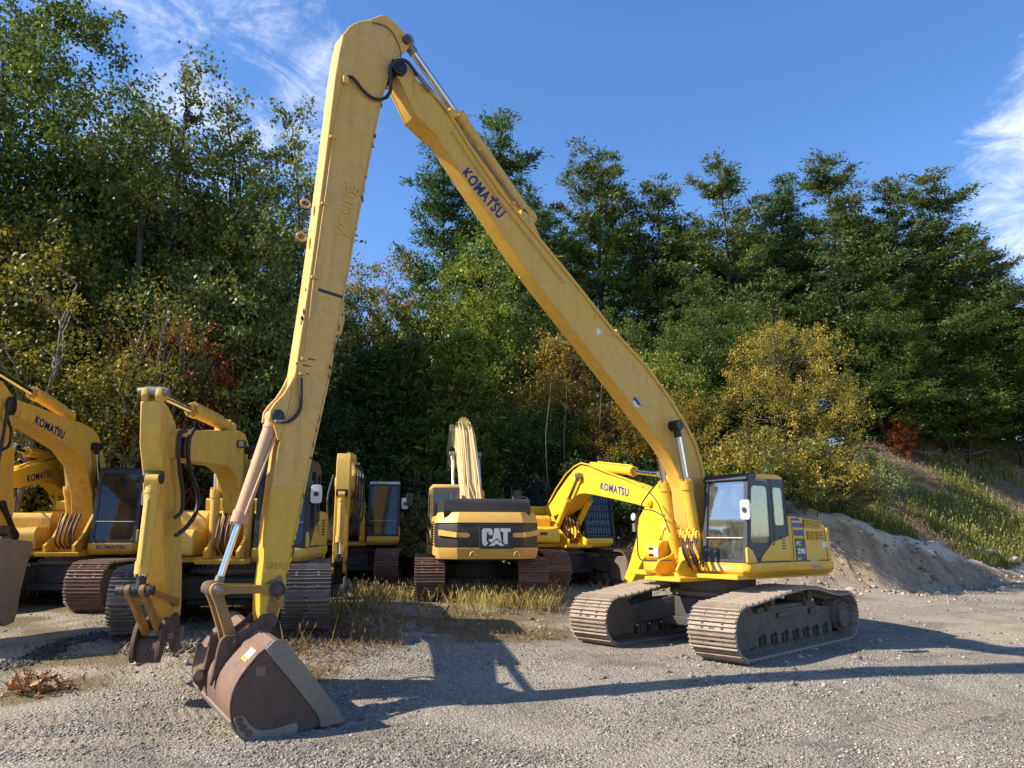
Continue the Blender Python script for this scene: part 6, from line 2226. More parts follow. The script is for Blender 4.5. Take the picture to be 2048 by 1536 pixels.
def tree(kind, x, y, top_z, mat, label, rad=None, name='tree', group='trees at the edge of the yard', rot=None, bark=None, z=None):
    tm, cm, H, r = PROTO[kind]
    z0 = gz(x, y) if z is None else z
    root = empty(name, (x, y, z0), 0)
    random.seed(int(x * 131 + y * 17))
    root.rotation_euler = (0, 0, random.random() * 6.28 if rot is None else rot)
    sz = (top_z - z0) / (H * 0.97)
    sxy = sz if rad is None else max(rad / r, 0.8 * sz)
    root.scale = (sxy, sxy, sz)
    tag(root, label, 'bush' if 'bush' in name or 'shrub' in name else 'tree', group)
    t = link('trunk', tm, root)
    c = link('crown', cm, root)
    c.material_slots[0].link = 'OBJECT'
    c.material_slots[0].material = LF[mat]
    if bark:
        t.material_slots[0].link = 'OBJECT'
        t.material_slots[0].material = bark
    return root


def tpx(kind, px, py_top, Y, mat, label, wpx=None, **k):
    """tree whose top shows at (px, py_top) in the photograph, standing Y metres out, crown wpx pixels wide"""
    d = ray(px, py_top)
    x = d.x / d.y * Y
    zt = CAMH + d.z / d.y * Y
    rad = None if wpx is None else wpx / 2 / FPX * Y
    return tree(kind, x, Y, zt, mat, label, rad, **k)


GL = 'broadleaf trees on the left'
GP = 'tall pines on the ridge'
GM = 'broadleaf trees on the right slope'
tpx('oakA', 70, 15, 24, 'green', 'tallest dark green oak in the upper left corner', 330, name='oak_tree', group=GL)
tpx('oakB', -90, 90, 25, 'green', 'dark green oak cut by the left picture edge', 340, name='oak_tree', group=GL)
tpx('oakB', 205, 235, 27, 'green', 'green oak right beside the tallest oak in the corner', 260, name='oak_tree', group=GL)
tpx('aspenA', 372, 205, 26, 'aspen', 'aspen with the highest of the pale leafy tops, left of the stick', 170, name='aspen_tree', group=GL)
tpx('aspenB', 475, 240, 27, 'aspen', 'aspen second left of the tall stick, glittering pale leaves', 170, name='aspen_tree', group=GL)
tpx('aspenA', 582, 285, 26, 'aspen', 'slim aspen just left of the raised lettering on the stick', 150, name='aspen_tree', group=GL)
tpx('oakA', 300, 290, 31, 'green', 'dark green tree filling in behind the aspens', 260, name='oak_tree', group=GL)
tpx('midA', 50, 400, 22, 'gold', 'golden-leaved tree at the left above the yellow booms', 300, name='maple_tree', group=GL)
tpx('midB', 180, 560, 24, 'green2', 'thin golden-green tree between the left booms and the red maple', 150, name='maple_tree', group=GL)
tpx('midB', 340, 665, 21.5, 'red', 'dark red maple behind the arm with the quick coupler', 190, name='maple_tree', group=GL)
tpx('midB', 405, 560, 23, 'aspen', 'pale green sapling left of the stick, above the red maple', 120, name='sapling', group=GL)
tpx('bush', 90, 715, 28, 'silver', 'silvery bush above the far left boom', 190, name='bush', group=GL)
tpx('oakB', 555, 540, 28, 'dark', 'shadowy tree right behind the middle of the stick', 280, name='oak_tree', group=GL)
tpx('oakA', 440, 470, 30, 'dark', 'dark tree below the aspens behind the stick', 300, name='oak_tree', group=GL)
tpx('pineB', 276, 330, 33, 'dark', 'bare-limbed pine with sky showing through its trunk gap', 183, name='pine_tree', group=GL)
for px_, py_, Y_t, w_, lb_ in ((30, 640, 24, 200, 'dark young evergreen under the golden tree at the left edge'), (520, 650, 26, 240, 'dark young evergreen right behind the lower part of the tall stick'), (250, 760, 27, 260, 'dark young evergreen between the far left boom and the coupler arm'), (420, 760, 25, 240, 'dark young evergreen above the boom of the coupler machine')):
    tpx('fir', px_, py_, Y_t, 'dark', lb_, w_, name='evergreen_tree', group='young evergreens behind the excavators')
# leaning birches
for k, (px_, py_, Y_t, ln) in enumerate(((60, 520, 19.4, 0.0), (205, 590, 20.0, 0.3), (255, 560, 19.6, 0.6), (300, 600, 20.3, 0.5))):
    tpx('sap', px_, py_, Y_t, 'gold', ('leftmost thin birch, upright at the picture edge behind the far left boom', 'thin birch second from the left edge, leaning right', 'thin birch left of the red maple, leaning most', 'thin birch standing right in front of the red maple')[k], 130, name='birch_tree', group='leaning birches on the left', rot=ln, bark=MT['bark_pale'])
# centre
tpx('oakB', 760, 575, 38, 'autumn', 'rusty-topped round tree right of the stick, under open sky', 190, name='maple_tree', group=GM)
tpx('oakA', 690, 610, 36, 'green', 'green tree whose top peeks out right beside the stick', 170, name='oak_tree', group=GM)
tpx('midB', 840, 610, 36, 'green', 'green tree between the rusty round tree and the big pines', 150, name='oak_tree', group=GM)
tpx('fir', 740, 720, 28, 'dark', 'dark evergreen behind the small forward-facing excavator', 250, name='evergreen_tree', group='young evergreens behind the excavators')
tpx('fir', 800, 700, 29, 'green', 'light-tipped evergreen behind and right of the small excavator', 200, name='evergreen_tree', group='young evergreens behind the excavators')
tpx('fir', 905, 680, 28, 'green2', 'feathery yellow-green evergreen left of the rear-view excavator boom', 150, name='evergreen_tree', group='young evergreens behind the excavators')
tpx('midA', 660, 780, 27, 'dark', 'dark understory tree behind the small excavator', 260, name='oak_tree', group=GM)
tpx('midA', 960, 780, 29, 'green', 'green tree directly behind the raised tan boom', 250, name='oak_tree', group=GM)
tpx('pineA', 1012, 280, 42, 'pine', 'tallest pine of the ridge, beside the blue boom lettering', 353, name='pine_tree', group=GP)
tpx('pineB', 905, 350, 43, 'pine', 'pine left of the tallest one, under the boom', 280, name='pine_tree', group=GP)
tpx('pineB', 1080, 400, 45, 'pine', 'pine on the right shoulder of the tallest one', 231, name='pine_tree', group=GP)
tpx('pineB', 1196, 315, 46, 'pine2', 'pine with a rounded olive top right of the boom', 231, name='pine_tree', group=GP)
tpx('pineC', 1310, 378, 47, 'pine2', 'lower pine between two tall ones, in the middle of the ridge', 256, name='pine_tree', group=GP)
tpx('pineB', 1250, 440, 50, 'pine', 'pine filling the gap behind the rounded olive top', 244, name='pine_tree', group=GP)
tpx('pineA', 1452, 335, 45, 'pine2', 'pine with a forked pale top above the cab', 280, name='pine_tree', group=GP)
tpx('pineB', 1545, 385, 48, 'pine', 'pine in the dip between the forked one and the broad one', 219, name='pine_tree', group=GP)
tpx('pineA', 1655, 325, 45, 'pine2', 'broad pine, the highest of those right of the cab', 317, name='pine_tree', group=GP)
tpx('pineC', 1780, 372, 46, 'pine2', 'wide-armed pine, second from the right end of the ridge', 292, name='pine_tree', group=GP)
tpx('pineA', 1885, 372, 47, 'pine2', 'wind-swept pine at the right end of the ridge', 329, name='pine_tree', group=GP)
tpx('pineC', 1975, 520, 48, 'pine', 'low pine sloping down at the right picture edge', 231, name='pine_tree', group=GP)
tpx('pineB', 1730, 450, 50, 'dark', 'dark pine in second row behind the broad pine', 268, name='pine_tree', group=GP)
tpx('pineC', 1380, 470, 50, 'dark', 'dark pine in second row left of the forked one', 292, name='pine_tree', group=GP)
for px_, py_, w_, lb_ in ((1140, 470, 220, 'second-row pine between the tallest one and the rounded olive top'), (1600, 450, 230, 'second-row pine between the dip and the broad one'), (1500, 470, 220, 'second-row pine right of the forked one'), (1840, 470, 240, 'second-row pine behind the wide-armed one'), (1930, 500, 230, 'second-row pine behind the wind-swept one'), (965, 430, 210, 'second-row pine left of the tallest one')):
    tpx('pineA' if px_ % 4 else 'pineC', px_, py_, 52, 'pine', lb_, w_, name='pine_tree', group=GP)
# in front of the pines
tpx('oakB', 965, 520, 35, 'green2', 'bright green tree in front of the tallest pine', 230, name='maple_tree', group=GM)
tpx('oakA', 1075, 600, 34, 'green', 'green tree under the boom, below the pines', 230, name='oak_tree', group=GM)
tpx('midA', 1130, 640, 31, 'autumn', 'orange-tinged tree under the middle of the boom', 200, name='maple_tree', group=GM)
tpx('midB', 1235, 640, 32, 'green', 'green tree touching the right side of the boom', 200, name='oak_tree', group=GM)
tpx('midA', 1320, 680, 30, 'green2', 'yellow-green tree just above the boom bend', 210, name='maple_tree', group=GM)
tpx('oakA', 1400, 590, 36, 'green', 'green broadleaf tree left of the golden locust', 230, name='oak_tree', group=GM)
tpx('midB', 1345, 800, 27, 'autumn', 'yellowing bushy tree behind the boom bend', 170, name='maple_tree', group=GM)
tpx('midA', 1210, 790, 28, 'autumn', 'reddish-brown small tree above the bright yellow boom', 220, name='maple_tree', group=GM)
tpx('midB', 1100, 830, 28, 'dark', 'dark thicket tree above the black exhaust stack', 230, name='oak_tree', group=GM)
tpx('locust', 1555, 612, 27.5, 'locust', 'big golden-topped locust tree behind the cab', 330, name='locust_tree', group=GM)
tpx('oakB', 1480, 640, 37, 'green', 'green tree behind the left half of the golden locust', 230, name='oak_tree', group=GM)
tpx('oakA', 1745, 600, 43, 'green', 'green maple directly right of the golden locust', 220, name='maple_tree', group=GM)
tpx('oakB', 1850, 595, 46, 'green', 'green maple third from the right edge', 230, name='maple_tree', group=GM)
tpx('oakA', 1960, 595, 47, 'green2', 'sunny green maple second from the right edge', 230, name='maple_tree', group=GM)
tpx('oakB', 2060, 600, 47, 'green', 'green maple cut by the right picture edge', 240, name='maple_tree', group=GM)
tpx('midA', 1800, 740, 42.5, 'green', 'low leafy maple at the foot of the right slope trees', 240, name='maple_tree', group=GM)
tpx('midB', 1905, 730, 44, 'green', 'low maple near the right edge with drooping limbs', 230, name='maple_tree', group=GM)
tpx('midA', 2015, 730, 45, 'dark', 'dark low tree at the right edge', 240, name='maple_tree', group=GM)
tpx('midB', 1800, 830, 41.5, 'red', 'small rust-red maple above the grassy slope', 60, name='maple_tree', group=GM)
for px_, py_, Y_t, w_, mt_, lb in ((1500, 850, 25.5, 190, 'locust', 'olive bush just behind the cab'), (1615, 880, 25.5, 190, 'locust', 'olive bush above the engine house'), (1400, 900, 26, 130, 'green2', 'bush between the boom foot and the cab'),
                                   (1690, 900, 27, 150, 'silver', 'grey-green bush right of the engine house'), (1555, 930, 24.8, 150, 'green', 'low dark bush touching the cab roof'), (1745, 905, 33, 100, 'green2', 'small bush at the edge of the grassy slope'),
                                   (1310, 935, 25.5, 110, 'green', 'bush behind the yellow arm cylinder'), (1230, 900, 26, 130, 'dark', 'dark bush above the lettered yellow boom'),
                                   (1030, 870, 31.5, 170, 'silver', 'pale-leaved bush right of the tan boom'), (1095, 885, 31.5, 140, 'dark', 'dark bush over the dark cab roof'),
                                   (835, 1000, 24.5, 90, 'silver', 'light bush between the small excavator and the rear-view one'), (870, 930, 26, 130, 'dark', 'dark bush left of the tan boom'),
                                   (700, 900, 27.5, 170, 'dark', 'dark bush behind the small excavator boom'), (580, 900, 25, 180, 'dark', 'dark bush hidden behind the stick'),
                                   (450, 880, 24, 200, 'dark', 'dark bush behind the arm cylinder on the left'), (320, 850, 24, 180, 'autumn', 'brownish bush behind the coupler arm'),
                                   (200, 800, 28, 190, 'dark', 'dark bush above the boom bend at the left'), (60, 860, 29, 200, 'dark', 'dark bush behind the far left booms'),
                                   (-60, 800, 29, 200, 'dark', 'dark bush cut by the left picture edge')):
    tpx('bush' if int(px_) % 2 else 'bushB', px_, py_, Y_t, mt_, lb, w_, name='bush', group='bushes at the forest edge')
# deeper rows that close the forest
rg = random.Random(9)
row = []
for k in range(15):
    px_ = -150 + k * 165 + rg.uniform(-40, 40)
    if px_ > 2150:
        break
    lim_ = np.interp(px_, [-150, 300, 450, 620, 800, 1000, 1700, 2000, 2200], [380, 430, 500, 650, 660, 480, 470, 600, 660])
    row.append((px_, lim_ + rg.uniform(0, 40), 54 + rg.uniform(-4, 6)))
for k, (px_, py_, Y_t) in enumerate(row):
    if 180 < px_ < 300:
        continue
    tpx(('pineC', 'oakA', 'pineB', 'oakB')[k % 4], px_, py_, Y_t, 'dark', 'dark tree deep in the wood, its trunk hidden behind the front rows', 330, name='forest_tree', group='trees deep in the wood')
for k in range(16):
    px_ = -120 + k * 150 + rg.uniform(-40, 40)
    py_ = np.interp(px_, [-150, 500, 900, 1300, 2200], [830, 830, 820, 780, 800]) + rg.uniform(-30, 30)
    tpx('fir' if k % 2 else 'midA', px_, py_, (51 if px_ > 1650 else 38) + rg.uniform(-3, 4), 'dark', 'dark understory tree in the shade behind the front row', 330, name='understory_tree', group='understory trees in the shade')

# pale bare stems showing against the dark wood
for k, (px_, y0_, y1_, Y_t, ln) in enumerate(((1085, 960, 860, 25.6, 2), (1120, 950, 870, 26.4, -3), (1185, 930, 880, 27, 4))):
    a = at(px_, y0_, Y_t)
    b = at(px_ + ln, y1_, Y_t)
    g = gz(a.x, a.y)
    rr__ = np.random.default_rng(k)
    o = MB().path(crook((a.x, a.y, g - 0.3), tuple(b + Vector((0.3, 0, 2.0))), 7, 0.015, rr__), 0.035, 6, 0, 0.3).build('tree_trunk', MT['bark_grey'])
    tag(o, ('thin pale stem left of the other two, above the exhaust stack', 'thin pale stem, middle one above the dark cab roof', 'thin pale stem right above the bright yellow boom')[k], 'tree trunk', 'pale stems in the wood')

rr__ = np.random.default_rng(77)
lim = []
pa = at(268, 1080, 23.3)
pb = at(282, 400, 24.0)
stem = crook((pa.x, pa.y, gz(pa.x, pa.y) - 0.3), (pb.x, pb.y, pb.z), 8, 0.006, rr__)
lim.append((stem, 0.19, 0.08))
st_a = np.array(stem)
for k in range(34):
    z_b = rr__.uniform(4.0, pb.z)
    p0 = np.array([np.interp(z_b, st_a[:, 2], st_a[:, 0]), np.interp(z_b, st_a[:, 2], st_a[:, 1]), z_b])
    a = rr__.random() * 2 * pi
    lim.append((crook(p0, p0 + np.array([cos(a), sin(a), rr__.uniform(-0.15, 0.2)]) * rr__.uniform(0.8, 2.4), 5, 0.07, rr__), 0.028, 0.008))
o = link('tree_trunk', trunk_mesh('tree_trunk', lim, MT['bark']))
tag(o, 'thick dark trunk with dead side twigs behind the left machines', 'tree trunk')

# ------------------------------------------------------------------ grass


def blades(name, X, Y, h, w, lean, mat, rng, heads=0.0):
    n = len(X)
    Z = height(X, Y) - 0.02
    a = rng.random(n) * 2 * pi
    H = h * rng.uniform(0.45, 1.25, n)
    dx, dy = np.cos(a), np.sin(a)
    la = rng.random(n) * 2 * pi
    lx, ly = np.cos(la) * lean * H * rng.uniform(0.3, 1.4, n), np.sin(la) * lean * H * rng.uniform(0.3, 1.4, n)
    P0 = np.c_[X - dx * w, Y - dy * w, Z]
    P1 = np.c_[X + dx * w, Y + dy * w, Z]
    P2 = np.c_[X + lx * 0.4 + dx * w * 0.6, Y + ly * 0.4 + dy * w * 0.6, Z + H * 0.55]
    P3 = np.c_[X + lx, Y + ly, Z + H]
    V = np.stack([P0, P1, P2, P3], 1).reshape(-1, 3)
    F = np.arange(4 * n).reshape(-1, 4)
    rn = np.clip(rng.normal(0.5, 0.25, n) + 0.35 * fbm(X, Y, 1.7, 3), 0, 1)
    if heads > 0:
        k = rng.random(n) < heads
        hx = P3[k]
        s = np.c_[dx[k], dy[k], np.zeros(k.sum())] * w * 2.4
        up = np.c_[lx[k] * 0.1, ly[k] * 0.1, H[k] * 0.13]
        hv = np.stack([hx - up * 0.4, hx + s + up * 0.4, hx + up * 1.3, hx - s + up * 0.4], 1).reshape(-1, 3)
        F = np.concatenate([F, np.arange(4 * k.sum()).reshape(-1, 4) + len(V)])
        V = np.concatenate([V, hv])
        rn = np.concatenate([rn, np.full(k.sum(), 0.9)])
    me = np_mesh(name, V, F, mat, {'rnd': ('FACE', 'FLOAT', rn)})
    return link(name, me)


GR = {
    'dry': leafmat('dry_grass', [(0.10, 0.065, 0.03), (0.24, 0.165, 0.085), (0.36, 0.27, 0.15)], 0.3, 0.2),
    'tall': leafmat('tall_green_yellow_grass', [(0.09, 0.10, 0.028), (0.25, 0.22, 0.07), (0.50, 0.40, 0.19)], 0.35, 0.3),
    'low': leafmat('low_green_grass', [(0.035, 0.055, 0.015), (0.08, 0.10, 0.03), (0.20, 0.17, 0.07)], 0.3, 0.2),
    'hill': leafmat('hill_grass', [(0.06, 0.09, 0.02), (0.15, 0.18, 0.035), (0.34, 0.30, 0.09)], 0.35, 0.3),
    'red': leafmat('reddish_weeds', [(0.14, 0.085, 0.045), (0.27, 0.18, 0.10), (0.40, 0.30, 0.17)], 0.3, 0.2),
}
rng = np.random.default_rng(5)


def px_ground(px, py, z=0.2):
    d = ray(px, py)
    t = (z - CAMH) / d.z
    return d.x * t, d.y * t


def patch(poly_px, n, z, clump=0.0, rng=rng):
    """random ground points inside a pixel rectangle (x0,y0,x1,y1) projected on the ground"""
    x0, y0, x1, y1 = poly_px
    px = rng.uniform(x0, x1, n)
    # even density on the ground rather than in the picture
    d0, d1 = 1.0 / (y0 - 1068.0), 1.0 / (y1 - 1068.0)
    py = 1068 + 1 / rng.uniform(min(d0, d1), max(d0, d1), n)
    X = np.empty(n)
    Y = np.empty(n)
    for i in range(n):
        X[i], Y[i] = px_ground(px[i], py[i], z)
    if clump:
        k = fbm(X, Y, 1.2, 3) > clump
        X, Y = X[k], Y[k]
    return X, Y


def not_under(X, Y):
    k = np.ones(len(X), bool)
    return k


n = 90000
X = rng.uniform(-13.5, 4.4, n)
Y = rng.uniform(9.6, 25.0, n)
v_ = veg_at(X, Y)
den = fbm(X, Y, 2.3, 4) + 0.45 * fbm(X + 31, Y, 0.6, 3)
PX = 1024 + X / Y * FPX
tallz = np.exp(-(((X - 0.9) / 1.5) ** 2 + ((Y - 18.6) / 2.2) ** 2)) + 0.30 * np.exp(-(((X + 3.6) / 0.9) ** 2 + ((Y - 19.0) / 2.0) ** 2)) + 0.7 * np.exp(-(((X - 2.6) / 1.2) ** 2 + ((Y - 20.5) / 2.0) ** 2))
dryz = np.exp(-(((X + 2.6) / 1.5) ** 2 + ((Y - 13.6) / 2.0) ** 2)) + 0.7 * np.exp(-(((X + 0.2) / 1.2) ** 2 + ((Y - 15.5) / 0.9) ** 2))
r0 = rng.random(n)
low = (v_ > 0.1) & (r0 < np.clip(0.10 + den * 1.1, 0.0, 0.5)) & (X < -3.2 + 0.0 * X)
tag(blades('low_grass', X[low], Y[low], 0.085, 0.006, 0.9, GR['low'], rng, 0.02), 'thin low grass between the parked excavators on the left', 'grass', kind='stuff')
dry = (v_ > -0.2) & (r0 < np.clip(dryz * (0.75 + den * 1.6), 0, 0.9))
Xd = np.r_[X[dry], X[dry] + rng.normal(size=dry.sum()) * 0.06]
Yd = np.r_[Y[dry], Y[dry] + rng.normal(size=dry.sum()) * 0.06]
tag(blades('dry_grass', Xd, Yd, 0.12, 0.005, 1.1, GR['dry'], rng, 0.05), 'matted straw-coloured grass in the middle of the yard edge', 'grass', kind='stuff')
st = (v_ > 0.0) & (r0 < np.clip((dryz * 0.25 + tallz * 0.3) * (0.5 + den * 2.0), 0, 0.4)) & (rng.random(n) < 0.22)
tag(blades('grass_stems', X[st], Y[st], 0.42, 0.004, 0.5, GR['dry'], rng, 0.6), 'thin dry seed stems standing above the matted grass', 'grass', kind='stuff')
tl = (v_ > 0.0) & (r0 < np.clip(tallz * (0.25 + den * 1.9), 0, 0.65))
Xt = np.r_[X[tl], X[tl] + rng.normal(size=tl.sum()) * 0.10, X[tl] + rng.normal(size=tl.sum()) * 0.10]
Yt = np.r_[Y[tl], Y[tl] + rng.normal(size=tl.sum()) * 0.10, Y[tl] + rng.normal(size=tl.sum()) * 0.10]
o = blades('tall_grass', Xt, Yt, 0.36, 0.0045, 0.45, GR['tall'], rng, 0.3)
tag(o, 'tall yellow-green grass with seed heads between the crawler tracks', 'grass', kind='stuff')
# hill
n = 95000
X = rng.uniform(1.5, 31, n)
T = rng.uniform(4.4, 18, n)
Y = bank_base(X) + np.interp(X, [6, 11, 14, 17, 20, 24], [4.3, 3.4, 2.7, 2.0, 1.5, 1.2]) + T - 4.2
n1 = fbm(X, Y, 3.4, 4)
grn = (n1 * 1.2 + np.interp(T, [4, 6.5, 9, 14], [0.20, 0.04, -0.20, -0.6])) > 0.0
k = grn & (rng.random(n) < np.interp(T, [4.4, 7, 10], [0.85, 0.6, 0.3]))
tag(blades('hill_grass', X[k], Y[k], 0.55, 0.016, 0.35, GR['hill'], rng, 0.2), 'green and yellow grass on the slope above the dirt bank', 'grass', kind='stuff')
k = (~grn) & (rng.random(n) < 0.16) & (T < 15)
tag(blades('dry_weeds', X[k], Y[k], 0.32, 0.016, 0.5, GR['red'], rng, 0.2), 'reddish dry weeds on the upper slope', 'weeds', kind='stuff')

# ------------------------------------------------------------------ stones and gravel


def rock_proto(seed, sub=1):
    bm = bmesh.new()
    bmesh.ops.create_icosphere(bm, subdivisions=sub, radius=1)
    r_ = random.Random(seed)
    o_ = Vector((r_.random() * 10, r_.random() * 10, 0))
    for v in bm.verts:
        v.co *= 1 + 0.45 * (noise.noise(v.co * 1.1 + o_)) + r_.uniform(-0.06, 0.06)
        v.co.z *= 0.62
    me = bpy.data.meshes.new('rock')
    bm.to_mesh(me)
    bm.free()
    return me


RK = leafmat('grey_gravel_stones', [(0.09, 0.078, 0.063), (0.21, 0.185, 0.15), (0.36, 0.32, 0.26), (0.68, 0.62, 0.53)], 0.0, 0.2)
RKB = leafmat('brown_clods_and_stones', [(0.13, 0.09, 0.06), (0.26, 0.19, 0.13), (0.42, 0.33, 0.23), (0.7, 0.63, 0.52)], 0.0, 0.2)
base_v = []
for s in range(4):
    bm = bmesh.new()
    bmesh.ops.create_icosphere(bm, subdivisions=1, radius=1)
    r_ = random.Random(s)
    vs = np.array([tuple(v.co * (1 + r_.uniform(-0.3, 0.3))) for v in bm.verts])
    fs = np.array([[v.index for v in f.verts] for f in bm.faces])
    bm.free()
    base_v.append((vs[:12] if False else vs, fs))
# octahedral pebbles: 8 faces each
oc_v = np.array([(1, 0, 0), (-1, 0, 0), (0, 1, 0), (0, -1, 0), (0, 0, 1), (0, 0, -1)], float)
oc_f = np.array([(0, 2, 4), (2, 1, 4), (1, 3, 4), (3, 0, 4), (2, 0, 5), (1, 2, 5), (3, 1, 5), (0, 3, 5)])


def pebbles(name, X, Y, S, mat, rng, flat=0.6):
    n = len(X)
    Z = height(X, Y) + S * 0.12
    v = oc_v[None] * (1 + rng.uniform(-0.4, 0.4, (n, 6, 3)))
    v[:, :, :2] *= rng.uniform(0.7, 1.3, (n, 1, 2))
    v[:, :, 2] *= flat
    a = rng.random(n) * 2 * pi
    c, s = np.cos(a)[:, None], np.sin(a)[:, None]
    x = v[:, :, 0] * c - v[:, :, 1] * s
    y = v[:, :, 0] * s + v[:, :, 1] * c
    V = np.stack([x * S[:, None] + X[:, None], y * S[:, None] + Y[:, None], v[:, :, 2] * S[:, None] + Z[:, None]], 2).reshape(-1, 3)
    F = (oc_f[None] + (np.arange(n) * 6)[:, None, None]).reshape(-1, 3)
    rn = np.repeat(np.clip(rng.beta(1.6, 2.6, n), 0, 1), 8)
    return link(name, np_mesh(name, V, F, mat, {'rnd': ('FACE', 'FLOAT', rn)}))


n = 95000
u = rng.uniform(1 / 15.5, 1 / 7.9, n)
Yp = 1 / u
Xp = rng.uniform(-0.76, 0.76, n) * Yp
dn = fbm(Xp, Yp, 1.6, 4) + 0.25 * fbm(Xp + 9, Yp, 0.5, 2)
k = (dn + rng.uniform(-0.35, 0.35, n)) > 0.02
k &= (veg_at(Xp, Yp) < 0.6) | (rng.random(n) < 0.05)
k &= (strip_at(Xp, Yp) < 0.5) | (rng.random(n) < 0.25)
Xp, Yp = Xp[k], Yp[k]
S = rng.gamma(2.2, 0.0045, len(Xp)) + 0.004
S = np.clip(S * 0.85, 0.004, 0.03)
tag(pebbles('gravel', Xp, Yp, S, RK, rng), 'loose grey gravel over the foreground yard', 'gravel', kind='stuff')
n = 5200
Xp = rng.uniform(-12, 20, n)
Yp = rng.uniform(11, 27, n)
k = (fbm(Xp, Yp, 2.0, 3) + rng.uniform(-0.3, 0.3, n)) > 0.05
Xp, Yp = Xp[k], Yp[k]
S = np.clip(rng.gamma(2.0, 0.012, len(Xp)) + 0.01, 0.01, 0.09)
tag(pebbles('scattered_stones', Xp, Yp, S, RK, rng), 'scattered stones further out in the yard and on the bank', 'stones', kind='stuff')
n = 900
Xb = rng.uniform(3, 22, n)
Yb = bank_base(Xb) + rng.uniform(-1.0, 3.0, n)
S = np.clip(rng.gamma(1.8, 0.02, n) + 0.015, 0.015, 0.14)
tag(pebbles('bank_stones', Xb, Yb, S, RKB, rng), 'clods and stones lying on the dirt bank', 'stones', kind='stuff')
# low ridge of scraped dark gravel in front of the left row
n = 5000
t = rng.random(n)
seg = np.array([(-100, 1345), (60, 1330), (130, 1310), (230, 1300), (300, 1322), (590, 1310), (640, 1296), (700, 1300)], float)
ii = np.minimum((t * 7).astype(int), 6)
ff = t * 7 - ii
pp = seg[ii] * (1 - ff)[:, None] + seg[ii + 1] * ff[:, None]
G_x = np.empty(n)
G_y = np.empty(n)
for i in range(n):
    G_x[i], G_y[i] = px_ground(pp[i, 0], pp[i, 1], 0.1)
G_x += rng.normal(size=n) * 0.12
G_y += rng.normal(size=n) * 0.16
S = np.clip(rng.gamma(2.2, 0.008, n) + 0.008, 0.008, 0.05)
RK2 = leafmat('dark_asphalt_crumbs', [(0.025, 0.024, 0.023), (0.06, 0.058, 0.055), (0.13, 0.125, 0.115)], 0.0, 0.2)
tag(pebbles('scraped_gravel', G_x, G_y, S, RK2, rng, 0.9), 'low ridge of dark scraped gravel in front of the left excavators', 'gravel', kind='stuff')
RS = simple('pale_boulder', (0.42, 0.39, 0.34), 0.9, 0, 0.4, 3, 0.8, c2=(0.24, 0.21, 0.18))
for k, (px_, py_, Y_t, s_, lb) in enumerate(((1730, 1014, 27.8, 0.20, 'round pale rock sitting in the grass above the dirt bank'), (1860, 1022, 30.0, 0.32, 'flat grey slab lying in the hillside grass'),
                                             (1950, 1010, 34, 0.32, 'pale boulder at the right, where the grass ends'), (2010, 1018, 35, 0.38, 'long pale boulder near the right picture edge'), (1750, 950, 33, 0.28, 'pale stone near the top of the grassy slope, left one'),
                                             (1775, 958, 33, 0.22, 'small pale stone near the top of the grassy slope, right one'), (1938, 990, 34, 0.3, 'pale stone above the long boulder on the right'), (1699, 1160, 22.4, 0.13, 'broken stone at the foot of the dirt bank, left one'),
                                             (1782, 1156, 22.9, 0.12, 'stone at the foot of the dirt bank, middle one'), (1868, 1135, 25.0, 0.12, 'stone on the lower dirt bank, right one'), (1900, 1120, 26, 0.13, 'pale stone on the right shoulder of the dirt bank'),
                                             (2000, 1146, 27, 0.14, 'pale stone at the end of the dirt bank'))):
    p = at(px_, py_, Y_t)
    zz_ = gz(p.x, p.y)
    o = link('rock', rock_proto(k, 3))
    o.data.materials.append(RS)
    o.data.polygons.foreach_set('use_smooth', [False] * len(o.data.polygons))
    o.location = (p.x, p.y, zz_ + s_ * 0.15)
    o.scale = (s_ * (1.6 if s_ > 0.3 else 1.1), s_, s_ * 0.75)
    o.rotation_euler = (0, 0, k * 1.3)
    tag(o, lb, 'rock', 'rocks on the slope and the bank')

# dark branch heap at the foot of the right wood
rr_ = np.random.default_rng(31)
root = empty('brush_heap', (23.0, 42.0, gz(23.0, 42.0)))
tag(root, 'heap of dead branches at the foot of the right-hand trees', 'brush heap')
for k in range(42):
    a = np.array([rr_.uniform(-3.2, 3.2), rr_.uniform(-0.8, 0.8), rr_.uniform(0.0, 0.5)])
    d = rr_.normal(size=3)
    d[2] = abs(d[2]) * 0.25
    d /= np.linalg.norm(d)
    MB().path(crook(a, a + d * rr_.uniform(0.8, 2.2), 4, 0.08, rr_), 0.03, 4, 0, 0.4).build('branch', MT['bark'] if k % 3 else MT['bark_pale'], root)

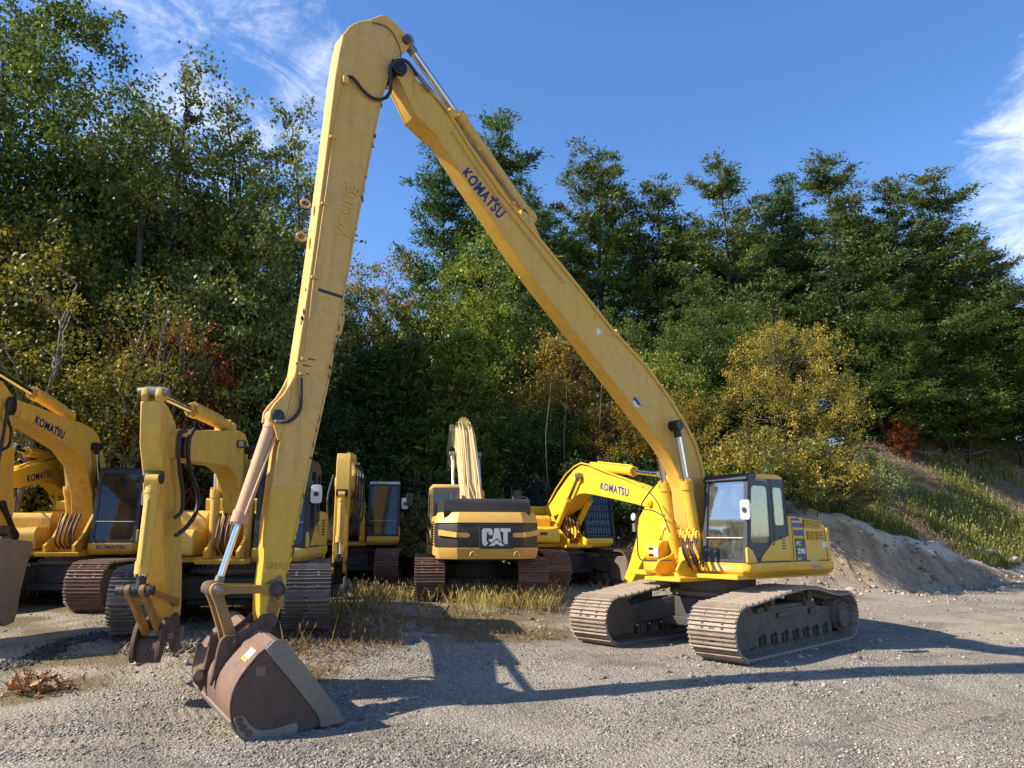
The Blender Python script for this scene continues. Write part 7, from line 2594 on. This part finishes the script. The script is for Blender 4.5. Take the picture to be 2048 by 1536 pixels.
# ------------------------------------------------------------------ pile of dead oak leaves
x0, y0 = px_ground(62, 1432, -0.3)
root = empty('dead_leaf_branch', (x0, y0, gz(x0, y0)))
tag(root, 'fallen branch with curled orange-brown dead leaves lying on the gravel', 'leaves')
LFD = [simple('dead_leaf_brown', (0.42, 0.17, 0.06), 0.7, 0, 0.35, 20, 0.2), simple('dead_leaf_pale', (0.58, 0.32, 0.15), 0.7, 0, 0.3, 20, 0.2)]
rr_ = np.random.default_rng(8)
for k in range(7):
    a = np.array([rr_.normal() * 0.1, rr_.normal() * 0.06, 0.03])
    d = rr_.normal(size=3)
    d[2] = abs(d[2]) * 0.35
    d /= np.linalg.norm(d)
    MB().path(crook(a, a + d * np.array([0.42, 0.25, 0.3]), 4, 0.08, rr_), 0.006, 4, 0, 0.4).build('twig', MT['bark'], root)
MB().path([(0.0, 0.0, 0.02), (-0.01, 0.0, 0.14), (-0.02, 0.0, 0.26)], 0.006, 4).build('twig', LFD[1], root)
lobes = [(0, 0), (0.10, 0.03), (0.16, 0.13), (0.26, 0.05), (0.34, 0.20), (0.48, 0.07), (0.58, 0.21), (0.70, 0.08), (0.84, 0.13), (1.0, 0.0)]
outl = lobes + [(x, -y) for x, y in lobes[-2:0:-1]]
protos = []
for s in range(4):
    vs = []
    cu = rr_.uniform(0.5, 1.6)
    cv = rr_.uniform(1.0, 3.0)
    for x, y in outl:
        vs.append((x, y, cu * (x - 0.4) ** 2 * 0.5 + cv * y * y * 2.2))
    n_ = len(vs)
    mid = [(x, 0, cu * (x - 0.4) ** 2 * 0.5) for x in (0.16, 0.34, 0.52, 0.70, 0.86)]
    V_ = vs + mid
    top_i = list(range(0, 10))
    bot_i = [0] + list(range(n_ - 1, 8, -1))
    fs = []
    for side in (top_i, bot_i):
        mi_ = [n_ + i for i in range(5)]
        poly = side + mi_[::-1]
        fs.append(tuple(poly) if side is top_i else tuple(poly[::-1]))
    for q in range(2):
        me = MB().add(V_, fs).mesh('leaf', LFD[q], angle=80)
        protos.append(me)
for k in range(110):
    o = link('leaf', protos[rr_.integers(0, len(protos))], root)
    r_ = rr_.random() ** 0.7
    a = rr_.random() * 2 * pi
    s = rr_.uniform(0.12, 0.20)
    o.location = (cos(a) * r_ * 0.40, sin(a) * r_ * 0.32, 0.02 + rr_.random() * 0.22 * (1 - r_))
    o.rotation_euler = (rr_.normal() * 0.7, rr_.normal() * 0.7, rr_.random() * 6.28)
    o.scale = (s, s, s)
for k in range(5):
    o = link('leaf', protos[k], root)
    o.location = (0.42 + 0.04 * k, 0.06 * rr_.normal() + 0.05, 0.05 + 0.01 * k)
    o.rotation_euler = (rr_.normal(), rr_.normal(), rr_.random() * 6)
    o.scale = (0.1, 0.1, 0.1)
